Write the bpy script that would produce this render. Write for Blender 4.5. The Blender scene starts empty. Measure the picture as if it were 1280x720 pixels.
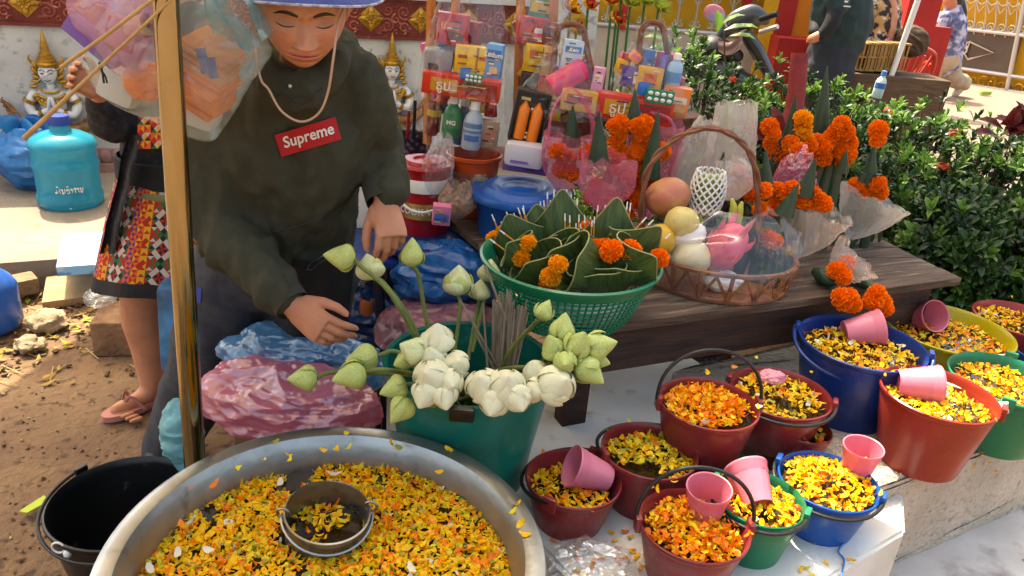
import bpy, bmesh, math, random
import numpy as np
from mathutils import Vector as V, Matrix, noise, Euler
from mathutils.bvhtree import BVHTree
random.seed(7)
sc = bpy.context.scene
COL = sc.collection
rad = math.radians
PI = math.pi
# ------------------------------------------------------------------ camera, sky, sun, exposure
FPX, PITCH, ROLL, CAMH = 980., rad(24), rad(4.7), 1.55
_d = V((0, math.cos(PITCH), -math.sin(PITCH))); _u0 = V((0, math.sin(PITCH), math.cos(PITCH))); _r0 = V((1, 0, 0))
_u = math.cos(ROLL)*_u0 - math.sin(ROLL)*_r0
_r = math.cos(ROLL)*_r0 + math.sin(ROLL)*_u0
CAM = V((0, 0, CAMH))
cam = bpy.data.cameras.new('camera'); camo = bpy.data.objects.new('camera', cam); COL.objects.link(camo)
cam.sensor_width = 36; cam.lens = FPX/1280*36; cam.clip_end = 400; cam.clip_start = .05
_m = Matrix.Identity(4)
for i in range(3):
    _m[i][0] = _r[i]; _m[i][1] = _u[i]; _m[i][2] = -_d[i]; _m[i][3] = CAM[i]
camo.matrix_world = _m
sc.camera = camo
SUN_DIR = V((-.30, .42, 1.0)).normalized()          # towards the sun
SUN_EL = math.asin(SUN_DIR.z)
world = bpy.data.worlds.new('World'); sc.world = world; world.use_nodes = True
_n = world.node_tree.nodes; _bg = _n['Background']
_sky = _n.new('ShaderNodeTexSky'); _sky.sky_type = 'NISHITA'; _sky.sun_disc = False
_sky.sun_elevation = SUN_EL; _sky.sun_rotation = math.atan2(SUN_DIR.x, SUN_DIR.y)
_sky.air_density = 1.0; _sky.dust_density = 6.0; _sky.ozone_density = 1.0
world.node_tree.links.new(_sky.outputs[0], _bg.inputs[0]); _bg.inputs[1].default_value = .15
_sl = bpy.data.lights.new('sun', 'SUN'); _sl.energy = 3.2; _sl.angle = rad(.6); _sl.color = (1, .93, .82)
_so = bpy.data.objects.new('sun', _sl); COL.objects.link(_so)
_so.rotation_euler = SUN_DIR.to_track_quat('Z', 'Y').to_euler()
sc.view_settings.view_transform = 'Standard'; sc.view_settings.look = 'None'
sc.view_settings.exposure = 2.0; sc.view_settings.gamma = 1
sc.view_settings.use_white_balance = True; sc.view_settings.white_balance_temperature = 7500; sc.view_settings.white_balance_tint = 6
sc.render.engine = 'CYCLES'
sc.cycles.use_denoising = True
sc.cycles.max_bounces = 8; sc.cycles.diffuse_bounces = 4; sc.cycles.transparent_max_bounces = 24
sc.cycles.caustics_reflective = False; sc.cycles.caustics_refractive = False; sc.cycles.sample_clamp_indirect = 6

# ------------------------------------------------------------------ photo pixel -> direction -> point on a known plane
def ray(x, y): return _d + (x-640)/FPX*_r - (y-360)/FPX*_u
def Zp(x, y, z): v = ray(x, y); return CAM + v*((z-CAMH)/v.z)
def Yp(x, y, Y): v = ray(x, y); return CAM + v*(Y/v.y)
def prj(p):
    q = V(p)-CAM; w = q.dot(_d); return 640+FPX*q.dot(_r)/w, 360-FPX*q.dot(_u)/w, w

# ------------------------------------------------------------------ mesh builder
def frames(pts, up=None):
    """parallel-transport frames along a polyline"""
    n = len(pts); T = []
    for i in range(n):
        a = pts[max(i-1, 0)]; b = pts[min(i+1, n-1)]
        t = (b-a); T.append(t.normalized() if t.length > 1e-9 else V((0, 0, 1)))
    x = V(up) if up is not None else (V((0, 0, 1)) if abs(T[0].z) < .9 else V((1, 0, 0)))
    x = (x - T[0]*x.dot(T[0])).normalized(); out = []
    for t in T:
        x = x - t*x.dot(t)
        x = x.normalized() if x.length > 1e-6 else t.orthogonal().normalized()
        out.append((x, t.cross(x), t))
    return out

def bez(pts, n=24):
    """Catmull-Rom through pts"""
    P = [V(p) for p in pts]; P = [P[0]*2-P[1]]+P+[P[-1]*2-P[-2]]; out = []; m = len(P)-3
    for k in range(n+1):
        t = k/n*m; i = min(int(t), m-1); t -= i; a, b, c, d = P[i:i+4]
        out.append(.5*((2*b)+(c-a)*t+(2*a-5*b+4*c-d)*t*t+(3*b-a-3*c+d)*t**3))
    return out

def lerp(a, b, t): return a+(b-a)*t
def interp(vals, n):
    m = len(vals)-1; out = []
    for k in range(n+1):
        t = k/n*m; i = min(int(t), m-1); t -= i; a, b = vals[i], vals[i+1]; out.append(tuple(p+(q-p)*t for p, q in zip(a, b)) if hasattr(a, '__len__') else a+(b-a)*t)
    return out

class MB:
    def __init__(s): s.v = []; s.f = []; s.m = []; s.mi = 0; s.uv = None
    def face(s, *idx): s.f.append(tuple(idx)); s.m.append(s.mi)
    def add(s, vs, fs, M=None):
        o = len(s.v)
        s.v += [(M @ V(v)) if M is not None else V(v) for v in vs]
        for f in fs: s.f.append(tuple(i+o for i in f)); s.m.append(s.mi)
        return s
    def join(s, other, M=None):
        o = len(s.v); s.v += [(M @ v) if M is not None else v.copy() for v in other.v]
        s.f += [tuple(i+o for i in f) for f in other.f]; s.m += list(other.m); return s
    def box(s, c, size, R=None, bev=0, taper=1.0):
        x, y, z = [d/2 for d in size]; c = V(c)
        if bev <= 0:
            vs = [V((sx*x*(taper if sz > 0 else 1), sy*y*(taper if sz > 0 else 1), sz*z)) for sz in (-1, 1) for sy in (-1, 1) for sx in (-1, 1)]
            fs = [(0, 2, 3, 1), (4, 5, 7, 6), (0, 1, 5, 4), (2, 6, 7, 3), (0, 4, 6, 2), (1, 3, 7, 5)]
        else:
            bm = bmesh.new(); bmesh.ops.create_cube(bm, size=1)
            for v in bm.verts: v.co = V((v.co.x*2*x, v.co.y*2*y, v.co.z*2*z))
            bmesh.ops.bevel(bm, geom=bm.edges[:], offset=bev, segments=2, profile=.6, affect='EDGES')
            bm.verts.index_update(); vs = [v.co.copy() for v in bm.verts]; fs = [[v.index for v in f.verts] for f in bm.faces]; bm.free()
        M = Matrix.Translation(c) @ (R.to_4x4() if R is not None else Matrix.Identity(4))
        return s.add(vs, fs, M)
    def tube(s, pts, r, n=8, cap=True, up=None, flat=1.0, round_=False):
        pts = [V(p) for p in pts]; k = len(pts)
        rr = list(r) if hasattr(r, '__len__') else [r]*k
        if len(rr) != k: rr = interp(rr, k-1)
        fr = frames(pts, up); rings = []
        def rg(p, q, fr_):
            a, b = (q if hasattr(q, '__len__') else (q, q*flat)); x, y, _ = fr_
            o = len(s.v)
            for j in range(n):
                t = 2*PI*j/n; s.v.append(p+x*(a*math.cos(t))+y*(b*math.sin(t)))
            return o
        def sc_(q, f): return tuple(i*f for i in q) if hasattr(q, '__len__') else q*f
        def mx(q): return max(q) if hasattr(q, '__len__') else q
        if round_:
            for t in (80, 55, 28): rings.append(rg(pts[0]-fr[0][2]*mx(rr[0])*math.sin(rad(t)), sc_(rr[0], math.cos(rad(t))), fr[0]))
        for p, q, f in zip(pts, rr, fr): rings.append(rg(p, q, f))
        if round_:
            for t in (28, 55, 80): rings.append(rg(pts[-1]+fr[-1][2]*mx(rr[-1])*math.sin(rad(t)), sc_(rr[-1], math.cos(rad(t))), fr[-1]))
        for a, b in zip(rings, rings[1:]):
            for j in range(n): s.face(a+j, a+(j+1) % n, b+(j+1) % n, b+j)
        if cap:
            s.face(*[rings[0]+j for j in reversed(range(n))]); s.face(*[rings[-1]+j for j in range(n)])
        return s
    def lathe(s, prof, n=32, M=None, a0=0, a1=2*PI, jit=None):
        full = abs(a1-a0-2*PI) < 1e-6; cnt = n if full else n+1; o = len(s.v)
        for (r, z) in prof:
            for j in range(cnt):
                t = a0+(a1-a0)*j/n; q = V((r*math.cos(t), r*math.sin(t), z))
                if jit: q = jit(q, t)
                s.v.append(M @ q if M is not None else q)
        for i in range(len(prof)-1):
            for j in range(n):
                k = (j+1) % cnt if full else j+1
                s.face(o+i*cnt+j, o+i*cnt+k, o+(i+1)*cnt+k, o+(i+1)*cnt+j)
        return s
    def disc(s, c, r, n=32, M=None):
        o = len(s.v); c = V(c); s.v += [(M @ q if M is not None else q) for q in [c+V((r*math.cos(2*PI*j/n), r*math.sin(2*PI*j/n), 0)) for j in range(n)]]
        s.face(*[o+j for j in range(n)]); return s
    def ell(s, c, r, nu=16, nv=10, R=None, fn=None):
        o = len(s.v); c = V(c); M = R
        def pt(a, b):
            q = V((math.cos(a)*math.sin(b), math.sin(a)*math.sin(b), math.cos(b)))
            if fn: q = fn(q)
            q = V((q.x*r[0], q.y*r[1], q.z*r[2])); return c+(M @ q if M is not None else q)
        s.v.append(pt(0, 0))
        for i in range(1, nv):
            for j in range(nu): s.v.append(pt(2*PI*j/nu, PI*i/nv))
        s.v.append(pt(0, PI)); e = len(s.v)-1
        for j in range(nu): s.face(o, o+1+j, o+1+(j+1) % nu); s.face(e, e-nu+(j+1) % nu, e-nu+j)
        for i in range(nv-2):
            for j in range(nu):
                a = o+1+i*nu; b = a+nu; s.face(a+j, b+j, b+(j+1) % nu, a+(j+1) % nu)
        return s
    def grid(s, fn, nu, nv, closed=False):
        o = len(s.v); cu = nu if closed else nu+1
        for i in range(nv+1):
            for j in range(cu): s.v.append(V(fn(j/nu, i/nv)))
        for i in range(nv):
            for j in range(nu):
                k = (j+1) % cu if closed else j+1; s.face(o+i*cu+j, o+i*cu+k, o+(i+1)*cu+k, o+(i+1)*cu+j)
        return s
    def prism(s, poly, z0, z1, M=None):
        n = len(poly); o = len(s.v)
        for z in (z0, z1):
            for p in poly: q = V((p[0], p[1], z)); s.v.append(M @ q if M is not None else q)
        s.face(*[o+i for i in reversed(range(n))]); s.face(*[o+n+i for i in range(n)])
        for i in range(n): j = (i+1) % n; s.face(o+i, o+j, o+n+j, o+n+i)
        return s
    def warp(s, fn): s.v = [V(fn(v)) for v in s.v]; return s
    def mesh(s, name, mats, sharp=40):
        me = bpy.data.meshes.new(name); me.from_pydata([tuple(v) for v in s.v], [], s.f); me.update()
        for m in (mats if isinstance(mats, (list, tuple)) else [mats]): me.materials.append(m)
        if isinstance(mats, (list, tuple)) and len(mats) > 1: me.polygons.foreach_set('material_index', s.m)
        if sharp is not None:
            me.polygons.foreach_set('use_smooth', [True]*len(s.f))
            if sharp < 180: me.set_sharp_from_angle(angle=rad(sharp))
        return me
    def build(s, name, mats, parent=None, world=False, sharp=40, M=None):
        """link as ONE mesh object; world=True: the vertices are in world space"""
        if world and parent is not None:
            inv = wmat(parent).inverted(); s.v = [inv @ v for v in s.v]
        o = bpy.data.objects.new(name, s.mesh(name, mats, sharp)); COL.objects.link(o)
        if parent is not None: o.parent = parent
        if M is not None: o.matrix_basis = M
        return o

def wmat(o):
    m = o.matrix_basis.copy()
    return wmat(o.parent) @ m if o.parent is not None else m

def thing(name, label, cat, loc=(0, 0, 0), rz=0, group=None, R=None):
    o = bpy.data.objects.new(name, None); COL.objects.link(o); o.empty_display_size = .05
    M = Matrix.Translation(V(loc)) @ (R.to_4x4() if R is not None else Matrix.Rotation(rz, 4, 'Z'))
    o.matrix_basis = M; return tag(o, label, cat, group)
def tag(o, label, cat=None, group=None, kind=None):
    if label: o['label'] = label
    if cat: o['category'] = cat
    if group: o['group'] = group
    if kind: o['kind'] = kind
    return o
def one(mb, name, label, cat, mats, group=None, kind=None, sharp=40):
    """a top-level thing that is a single mesh built in world space; origin moved to its base"""
    c = sum(mb.v, V())/len(mb.v); c.z = min(v.z for v in mb.v); mb.v = [v-c for v in mb.v]
    o = mb.build(name, mats, sharp=sharp); o.location = c; return tag(o, label, cat, group, kind)
def inst(src_mesh, name, parent, M):
    o = bpy.data.objects.new(name, src_mesh); COL.objects.link(o); o.parent = parent; o.matrix_basis = M; return o
def copytree(o, parent=None):
    c = o.copy(); COL.objects.link(c); c.parent = parent
    for ch in [x for x in bpy.data.objects if x.parent == o]: copytree(ch, c)
    return c
def remesh(mb, voxel, smooth=6, fac=.5):
    me = mb.mesh('tmp', [], None); o = bpy.data.objects.new('tmp', me); COL.objects.link(o)
    m = o.modifiers.new('r', 'REMESH'); m.mode = 'VOXEL'; m.voxel_size = voxel; m.adaptivity = 0
    if smooth: k = o.modifiers.new('s', 'SMOOTH'); k.iterations = smooth; k.factor = fac
    dg = bpy.context.evaluated_depsgraph_get(); ev = o.evaluated_get(dg); r = ev.to_mesh()
    out = MB(); out.v = [v.co.copy() for v in r.vertices]; out.f = [tuple(p.vertices) for p in r.polygons]; out.m = [0]*len(out.f)
    ev.to_mesh_clear(); bpy.data.objects.remove(o); bpy.data.meshes.remove(me); return out
def textmb(s, size=1, bold=0, depth=0, res=3):
    cu = bpy.data.curves.new('t', 'FONT'); cu.body = s; cu.size = size; cu.offset = bold; cu.extrude = depth; cu.resolution_u = res
    cu.align_x = 'CENTER'; cu.align_y = 'CENTER'
    o = bpy.data.objects.new('t', cu); COL.objects.link(o); dg = bpy.context.evaluated_depsgraph_get(); r = o.evaluated_get(dg).to_mesh()
    out = MB(); out.v = [v.co.copy() for v in r.vertices]; out.f = [tuple(p.vertices) for p in r.polygons]; out.m = [0]*len(out.f)
    o.evaluated_get(dg).to_mesh_clear(); bpy.data.objects.remove(o); bpy.data.curves.remove(cu); return out
def nz(p, s=1.0, seed=0): return noise.noise(V(p)*s+V((seed*3.7, seed*1.3, seed*7.1)))
def ridge(p, s, seed=0): return 1-2*abs(nz(p, s, seed))
def rotm(x=0, y=0, z=0): return Euler((rad(x), rad(y), rad(z)), 'XYZ').to_matrix()
def axes(x, y, z):
    m = Matrix.Identity(3)
    for i in range(3): m[i][0] = x[i]; m[i][1] = y[i]; m[i][2] = z[i]
    return m
def zto(d, up=(0, 0, 1)):
    """rotation taking +Z to d"""
    z = V(d).normalized(); u = V(up)
    if abs(z.dot(u)) > .97: u = V((1, 0, 0))
    x = u.cross(z).normalized(); return axes(x, z.cross(x), z)
def TM(loc, R=None, s=1.0):
    m = Matrix.Translation(V(loc))
    if R is not None: m = m @ R.to_4x4()
    return m @ Matrix.Scale(s, 4) if not hasattr(s, '__len__') else m @ Matrix.Diagonal((*s, 1))
def U(a, b): return random.uniform(a, b)

# ------------------------------------------------------------------ materials
def lin(c):
    if isinstance(c, str): c = tuple(int(c[i:i+2], 16) for i in (0, 2, 4))
    return tuple(((x/255)/12.92 if x/255 <= .04045 else ((x/255+.055)/1.055)**2.4) for x in c)
MATS = {}
def mat(name, c, rough=.5, metal=0, c2=None, ns=12, lo=.35, hi=.65, bump=0, bs=60, spec=.5, alpha=1, sss=0, coat=0, tl=0, sx=None, c3=None, n3=60, vcol=False, trans=0, detail=4, bdist=.01, dirt=None, sheen=0, a2=None, ior=1.45):
    if name in MATS: return MATS[name]
    m = bpy.data.materials.new(name); m.use_nodes = True; MATS[name] = m
    N = m.node_tree.nodes; L = m.node_tree.links; b = N['Principled BSDF']
    col = lin(c); b.inputs['Base Color'].default_value = (*col, 1)
    b.inputs['Roughness'].default_value = rough; b.inputs['Metallic'].default_value = metal
    b.inputs['Specular IOR Level'].default_value = spec; b.inputs['Coat Weight'].default_value = coat
    b.inputs['Transmission Weight'].default_value = trans; b.inputs['IOR'].default_value = ior
    if sheen: b.inputs['Sheen Weight'].default_value = sheen
    if sss: b.inputs['Subsurface Weight'].default_value = sss; b.inputs['Subsurface Radius'].default_value = (.012, .005, .003); b.inputs['Subsurface Scale'].default_value = .6
    tc = N.new('ShaderNodeTexCoord'); src = tc.outputs['Object']
    if sx:
        mp = N.new('ShaderNodeMapping'); mp.inputs['Scale'].default_value = sx; L.new(src, mp.inputs[0]); src = mp.outputs[0]
    def noi(scale, det=detail, w=None):
        t = N.new('ShaderNodeTexNoise'); t.inputs['Scale'].default_value = scale; t.inputs['Detail'].default_value = det; L.new(src, t.inputs['Vector']); return t.outputs['Fac']
    def ramp(fac, l, h):
        t = N.new('ShaderNodeMapRange'); t.inputs[1].default_value = l; t.inputs[2].default_value = h; L.new(fac, t.inputs[0]); return t.outputs[0]
    def mix(fac, a, bb):
        t = N.new('ShaderNodeMix'); t.data_type = 'RGBA'
        L.new(fac, t.inputs[0])
        for s_, q in ((6, a), (7, bb)):
            if isinstance(q, tuple): t.inputs[s_].default_value = (*q, 1)
            else: L.new(q, t.inputs[s_])
        return t.outputs[2]
    out = None
    if vcol:
        at = N.new('ShaderNodeVertexColor'); at.layer_name = 'Col'; out = at.outputs[0]
        if c2 is not None: out = mix(ramp(noi(ns), lo, hi), out, lin(c2))
    elif c2 is not None:
        out = mix(ramp(noi(ns), lo, hi), col, lin(c2))
    if c3 is not None: out = mix(ramp(noi(n3, 2), .58, .7), out if out is not None else col, lin(c3))
    if dirt is not None: out = mix(ramp(noi(dirt[1], 6), dirt[2], dirt[3]), out if out is not None else col, lin(dirt[0]))
    if out is not None: L.new(out, b.inputs['Base Color'])
    if bump:
        bp = N.new('ShaderNodeBump'); bp.inputs['Strength'].default_value = bump; bp.inputs['Distance'].default_value = bdist
        L.new(noi(bs, 5), bp.inputs['Height']); L.new(bp.outputs[0], b.inputs['Normal'])
    if alpha < 1:
        b.inputs['Alpha'].default_value = alpha
        if a2 is not None:
            t = N.new('ShaderNodeMapRange'); t.inputs[1].default_value = .35; t.inputs[2].default_value = .65; t.inputs[3].default_value = alpha; t.inputs[4].default_value = a2
            L.new(noi(ns), t.inputs[0]); L.new(t.outputs[0], b.inputs['Alpha'])
    if tl:
        tr = N.new('ShaderNodeBsdfTranslucent'); ms = N.new('ShaderNodeMixShader'); ms.inputs[0].default_value = tl
        if out is not None: L.new(out, tr.inputs[0])
        else: tr.inputs[0].default_value = (*col, 1)
        L.new(b.outputs[0], ms.inputs[1]); L.new(tr.outputs[0], ms.inputs[2]); L.new(ms.outputs[0], N['Material Output'].inputs[0])
    return m
def film(name, c, gl=.1, haze=.1, hz2=.3, rough=.1, ns=7, tint=.9):
    """thin plastic: mostly clear, partly milky, with gloss on the wrinkles"""
    if name in MATS: return MATS[name]
    m = bpy.data.materials.new(name); m.use_nodes = True; MATS[name] = m; N = m.node_tree.nodes; L = m.node_tree.links; N.remove(N['Principled BSDF']); col = lin(c)
    tc = N.new('ShaderNodeTexCoord'); no = N.new('ShaderNodeTexNoise'); no.inputs['Scale'].default_value = ns; no.inputs['Detail'].default_value = 2; L.new(tc.outputs['Object'], no.inputs['Vector'])
    nb = N.new('ShaderNodeTexNoise'); nb.inputs['Scale'].default_value = 26; nb.inputs['Detail'].default_value = 3; L.new(tc.outputs['Object'], nb.inputs['Vector'])
    bp = N.new('ShaderNodeBump'); bp.inputs['Strength'].default_value = .12; bp.inputs['Distance'].default_value = .01; L.new(nb.outputs['Fac'], bp.inputs['Height'])
    tr = N.new('ShaderNodeBsdfTransparent'); tr.inputs[0].default_value = (*[lerp(1, x, 1-tint) for x in col], 1)
    df = N.new('ShaderNodeBsdfDiffuse'); df.inputs[0].default_value = (*col, 1); tl = N.new('ShaderNodeBsdfTranslucent'); tl.inputs[0].default_value = (*col, 1); m0 = N.new('ShaderNodeMixShader'); L.new(df.outputs[0], m0.inputs[1]); L.new(tl.outputs[0], m0.inputs[2])
    gl_ = N.new('ShaderNodeBsdfGlossy'); gl_.inputs['Roughness'].default_value = rough; gl_.inputs[0].default_value = (1, 1, 1, 1); L.new(bp.outputs[0], gl_.inputs['Normal'])
    mr = N.new('ShaderNodeMapRange'); mr.inputs[1].default_value = .35; mr.inputs[2].default_value = .75; mr.inputs[3].default_value = haze; mr.inputs[4].default_value = hz2; L.new(no.outputs['Fac'], mr.inputs[0])
    m1 = N.new('ShaderNodeMixShader'); L.new(mr.outputs[0], m1.inputs[0]); L.new(tr.outputs[0], m1.inputs[1]); L.new(m0.outputs[0], m1.inputs[2])
    m2 = N.new('ShaderNodeMixShader'); m2.inputs[0].default_value = gl; L.new(m1.outputs[0], m2.inputs[1]); L.new(gl_.outputs[0], m2.inputs[2]); L.new(m2.outputs[0], N['Material Output'].inputs[0]); return m
# ================================================================== SETTING
def planehit(x, y, P, nrm):
    v = ray(x, y); return CAM + v*((V(P)-CAM).dot(nrm)/v.dot(nrm))
m_dirt = mat('dirt', '644c38', .95, c2='83684b', ns=2.2, c3='4b3929', n3=26, bump=.7, bs=38, bdist=.02, detail=8)
m_pave = mat('old_concrete', '867c6e', .9, c2='70675a', ns=1.7, c3='6f6658', n3=9, bump=.5, bs=55, detail=8)
m_street = mat('street_concrete', '836e5e', .9, c2='786353', ns=1.2, bump=.3, bs=40)
m_kerb = mat('kerb_concrete', 'b8a894', .92, c2='cdbca6', ns=7, c3='a4968a', n3=45, bump=1.0, bs=70, bdist=.02, detail=9)
m_slab = mat('polystyrene_white', 'dcdad2', .7, c2='c9c4b8', ns=5, dirt=('a49a88', 14, .62, .8), bump=.15, bs=120)
m_step = mat('painted_step', 'ccc4bc', .75, c2='b8b0a8', ns=6, dirt=('8a8078', 10, .55, .75), bump=.3, bs=40)
m_white = mat('white_plaster', 'b9bcbd', .9, c2='a5a9ab', ns=3.0, c3='8d9092', n3=17, bump=.45, bs=60, dirt=('77756f', 6, .63, .8), detail=8)
m_maroon = mat('maroon_relief', '5a1d18', .7, c2='6a2820', ns=9, dirt=('a8665a', 30, .6, .8), bump=.3, bs=90)
m_gold = mat('gold_paint', 'b58a2e', .38, metal=.55, c2='8a6420', ns=26, bump=.3, bs=80, dirt=('5a4018', 40, .6, .8))
m_bronze = mat('bronze_paint', '9a7044', .5, metal=.35, c2='6a4a2c', ns=22, bump=.3, bs=80)
m_pinkbase = mat('pink_moulding', '9c7c78', .85, c2='84625e', ns=9, bump=.4, bs=60)
m_figwhite = mat('figure_white', 'd2d4d6', .6, c2='b9bcc0', ns=12, bump=.1)
m_black = mat('black_paint', '0c0b0b', .5)

# ground: one sheet to the horizon, finely divided near the stall
g = MB()
xs = [-60, -20, -8]+[-5+.11*i for i in range(92)]+[8, 20, 60]; ys = [-40, -12, -4]+[-1+.11*i for i in range(70)]+[9, 20, 80]
def gz(x, y):
    if not (-5 < x < 5.1 and -1 < y < 6.7): return 0
    return .012*nz((x, y, 0), 2.2)+.007*nz((x, y, 3), 7)-.006
for y in ys:
    for x in xs: g.v.append(V((x, y, gz(x, y))))
for j in range(len(ys)-1):
    for i in range(len(xs)-1):
        a = j*len(xs)+i; g.face(a, a+1, a+1+len(xs), a+len(xs))
g.build('ground', m_dirt, sharp=180)['kind'] = 'structure'
tag(bpy.data.objects['ground'], 'brown trodden earth under the stall')

# temple wall frame: s along, h up, d towards the viewer
WA = V((-2.84, 4.3, 0)); WANG = math.atan2(.7, 1.93); WE = V((math.cos(WANG), math.sin(WANG), 0)); WN = V((WE.y, -WE.x, 0))
def W(s, h, d=0): return WA+WE*s+V((0, 0, h))+WN*d
def wallsh(x, y): p = planehit(x, y, WA, WN); return (p-WA).dot(WE), p.z
PZ = .12
# paved terrace in front of the wall
pv = MB(); e0 = Zp(-120, 338, PZ); e1 = Zp(150, 318, PZ); e2 = V((.2, 3.75, 0))
poly = [(W(-3.5, 0).x, W(-3.5, 0).y), (e0.x-1.2, e0.y-.1), (e0.x, e0.y), (e1.x, e1.y), (e2.x, e2.y), (.5, 5.6)]
pv.prism(poly, -.05, PZ)
tv = pv.build('terrace_paving', m_pave, sharp=30); tag(tv, 'grey concrete terrace in front of the temple wall', None, None, 'structure')
# street beyond the hedge
st = MB(); st.prism([(-1.5, 5.0), (1.2, 4.85), (3.6, 4.2), (30, -2), (30, 30), (-1.5, 30)], -.02, .02)
tag(st.build('street', m_street), 'pale concrete street beyond the hedge', None, None, 'structure')

# ---- temple wall
tw = thing('temple_wall', 'low white temple wall with maroon carved frieze and praying deity reliefs', 'wall', W(.2, 0), WANG)
def wbox(mb, s0, s1, h0, h1, d0, d1):
    c = W((s0+s1)/2, (h0+h1)/2, (d0+d1)/2); mb.box(c, (s1-s0, abs(d1-d0), h1-h0), Matrix.Rotation(WANG, 3, 'Z'))
S0, S1 = -1.6, 3.05
b = MB(); wbox(b, S0, S1, .0, .93, 0, -.18); b.build('wall_panel', m_white, tw, world=True)
b = MB(); wbox(b, S0, S1, .93, 1.16, .015, -.18); b.build('frieze_board', m_maroon, tw, world=True)
b = MB(); wbox(b, S0-.02, S1+.02, 1.162, 1.24, .05, -.2); wbox(b, S0-.02, S1+.02, 1.243, 1.4, .03, -.19); b.build('coping', m_white, tw, world=True)
b = MB(); wbox(b, S0, S1, .925, .943, .028, .0); wbox(b, S0, S1, 1.145, 1.16, .028, .0); b.build('frieze_border', m_maroon, tw, world=True)
b = MB(); wbox(b, S0, S1, PZ, PZ+.05, .06, 0); wbox(b, S0, S1, PZ+.052, PZ+.13, .03, 0); b.build('base_moulding', m_pinkbase, tw, world=True)
pm = MB()   # lotus-petal row on the base
pm.ell((0, 0, 0), (.035, .016, .045), 10, 8)
pme = pm.mesh('base_petal', m_pinkbase)
k = 0
for s in np.arange(-.3, 1.0, .066):
    o = inst(pme, 'base_petal', tw, wmat(tw).inverted() @ TM(W(s, PZ+.088, .032), Matrix.Rotation(WANG, 3, 'Z')))
# frieze scrollwork: one repeat between two lozenges
def spiral(cx, cz, r0, turns, a0, dirn, r=.008):
    pts = []; n = int(22*turns)
    for i in range(n+1):
        t = i/n; a = a0+dirn*t*turns*2*PI; q = r0*(1-t*.9); pts.append(V((cx+q*math.cos(a), 0, cz+q*math.sin(a))))
    return pts, [r*(1-.55*i/n) for i in range(n+1)]
sw = MB()
for (cx, cz, r0, tn, a0, dd) in [(.10, .065, .044, 1.7, 2.6, -1), (.20, .145, .044, 1.7, 5.7, -1), (.10, .155, .03, 1.4, 3.6, 1), (.20, .055, .03, 1.4, .5, 1), (.15, .105, .028, 1.3, 1.6, 1), (.15, .19, .016, 1.1, 4.2, 1), (.15, .025, .016, 1.1, 1, 1)]:
    p, r = spiral(cx, cz, r0, tn, a0, dd); sw.tube(p, r, 6, up=(0, 1, 0))
for (x0, z0, x1, z1) in [(.06, .03, .1, .02), (.06, .19, .1, .2), (.2, .2, .25, .19), (.2, .015, .245, .03), (.055, .1, .07, .12), (.24, .1, .23, .12)]:
    sw.tube(bez([(x0, 0, z0), ((x0+x1)/2, -.004, (z0+z1)/2+.012), (x1, 0, z1)], 6), [.004, .009, .003], 6)
swm = sw.mesh('scroll', mat('maroon_pale', '8e4438', .7, c2='6e2a22', ns=14, dirt=('b07a6c', 40, .55, .75)))  # scroll coloured paler than the frieze board for contrast
lz = MB()
def diam(mb, r, y0, y1, k=1.0):
    o = len(mb.v); mb.v += [V((r*k, y0, 0)), V((0, y0, r)), V((-r*k, y0, 0)), V((0, y0, -r)), V((0, y1, 0))]
    for i in range(4): mb.face(o+i, o+(i+1) % 4, o+4)
diam(lz, .078, 0, -.02, 1.1)
for q in range(4):
    a = q*PI/2
    for (off, l, w) in [(0, .06, .022)]:
        lz.ell((.038*math.cos(a), -.014, .036*math.sin(a)), (.034, .012, .016), 8, 6, Matrix.Rotation(-a, 3, 'Y'))
for q in range(8):
    a = q*PI/4+.4; lz.ell((.024*math.cos(a), -.022, .024*math.sin(a)), (.011, .009, .011), 8, 6)
lz.tube([V((.013*math.cos(t*PI/6), -.028, .013*math.sin(t*PI/6))) for t in range(13)], .004, 6); lz.ell((0, -.028, 0), (.008, .008, .008), 8, 6)
lzm = lz.mesh('lozenge', m_gold)
s_l = wallsh(33, 11)[0]; inv = wmat(tw).inverted()
for k in range(-5, 11):
    s = s_l+k*.305
    if S0+.1 < s < S1-.1:
        inst(lzm, 'lozenge_ornament', tw, inv @ TM(W(s, 1.045, .018), Matrix.Rotation(WANG, 3, 'Z')))
        if s+.3 < S1: inst(swm, 'scroll_carving', tw, inv @ TM(W(s+.0025, .94, .017), Matrix.Rotation(WANG, 3, 'Z')))

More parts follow.
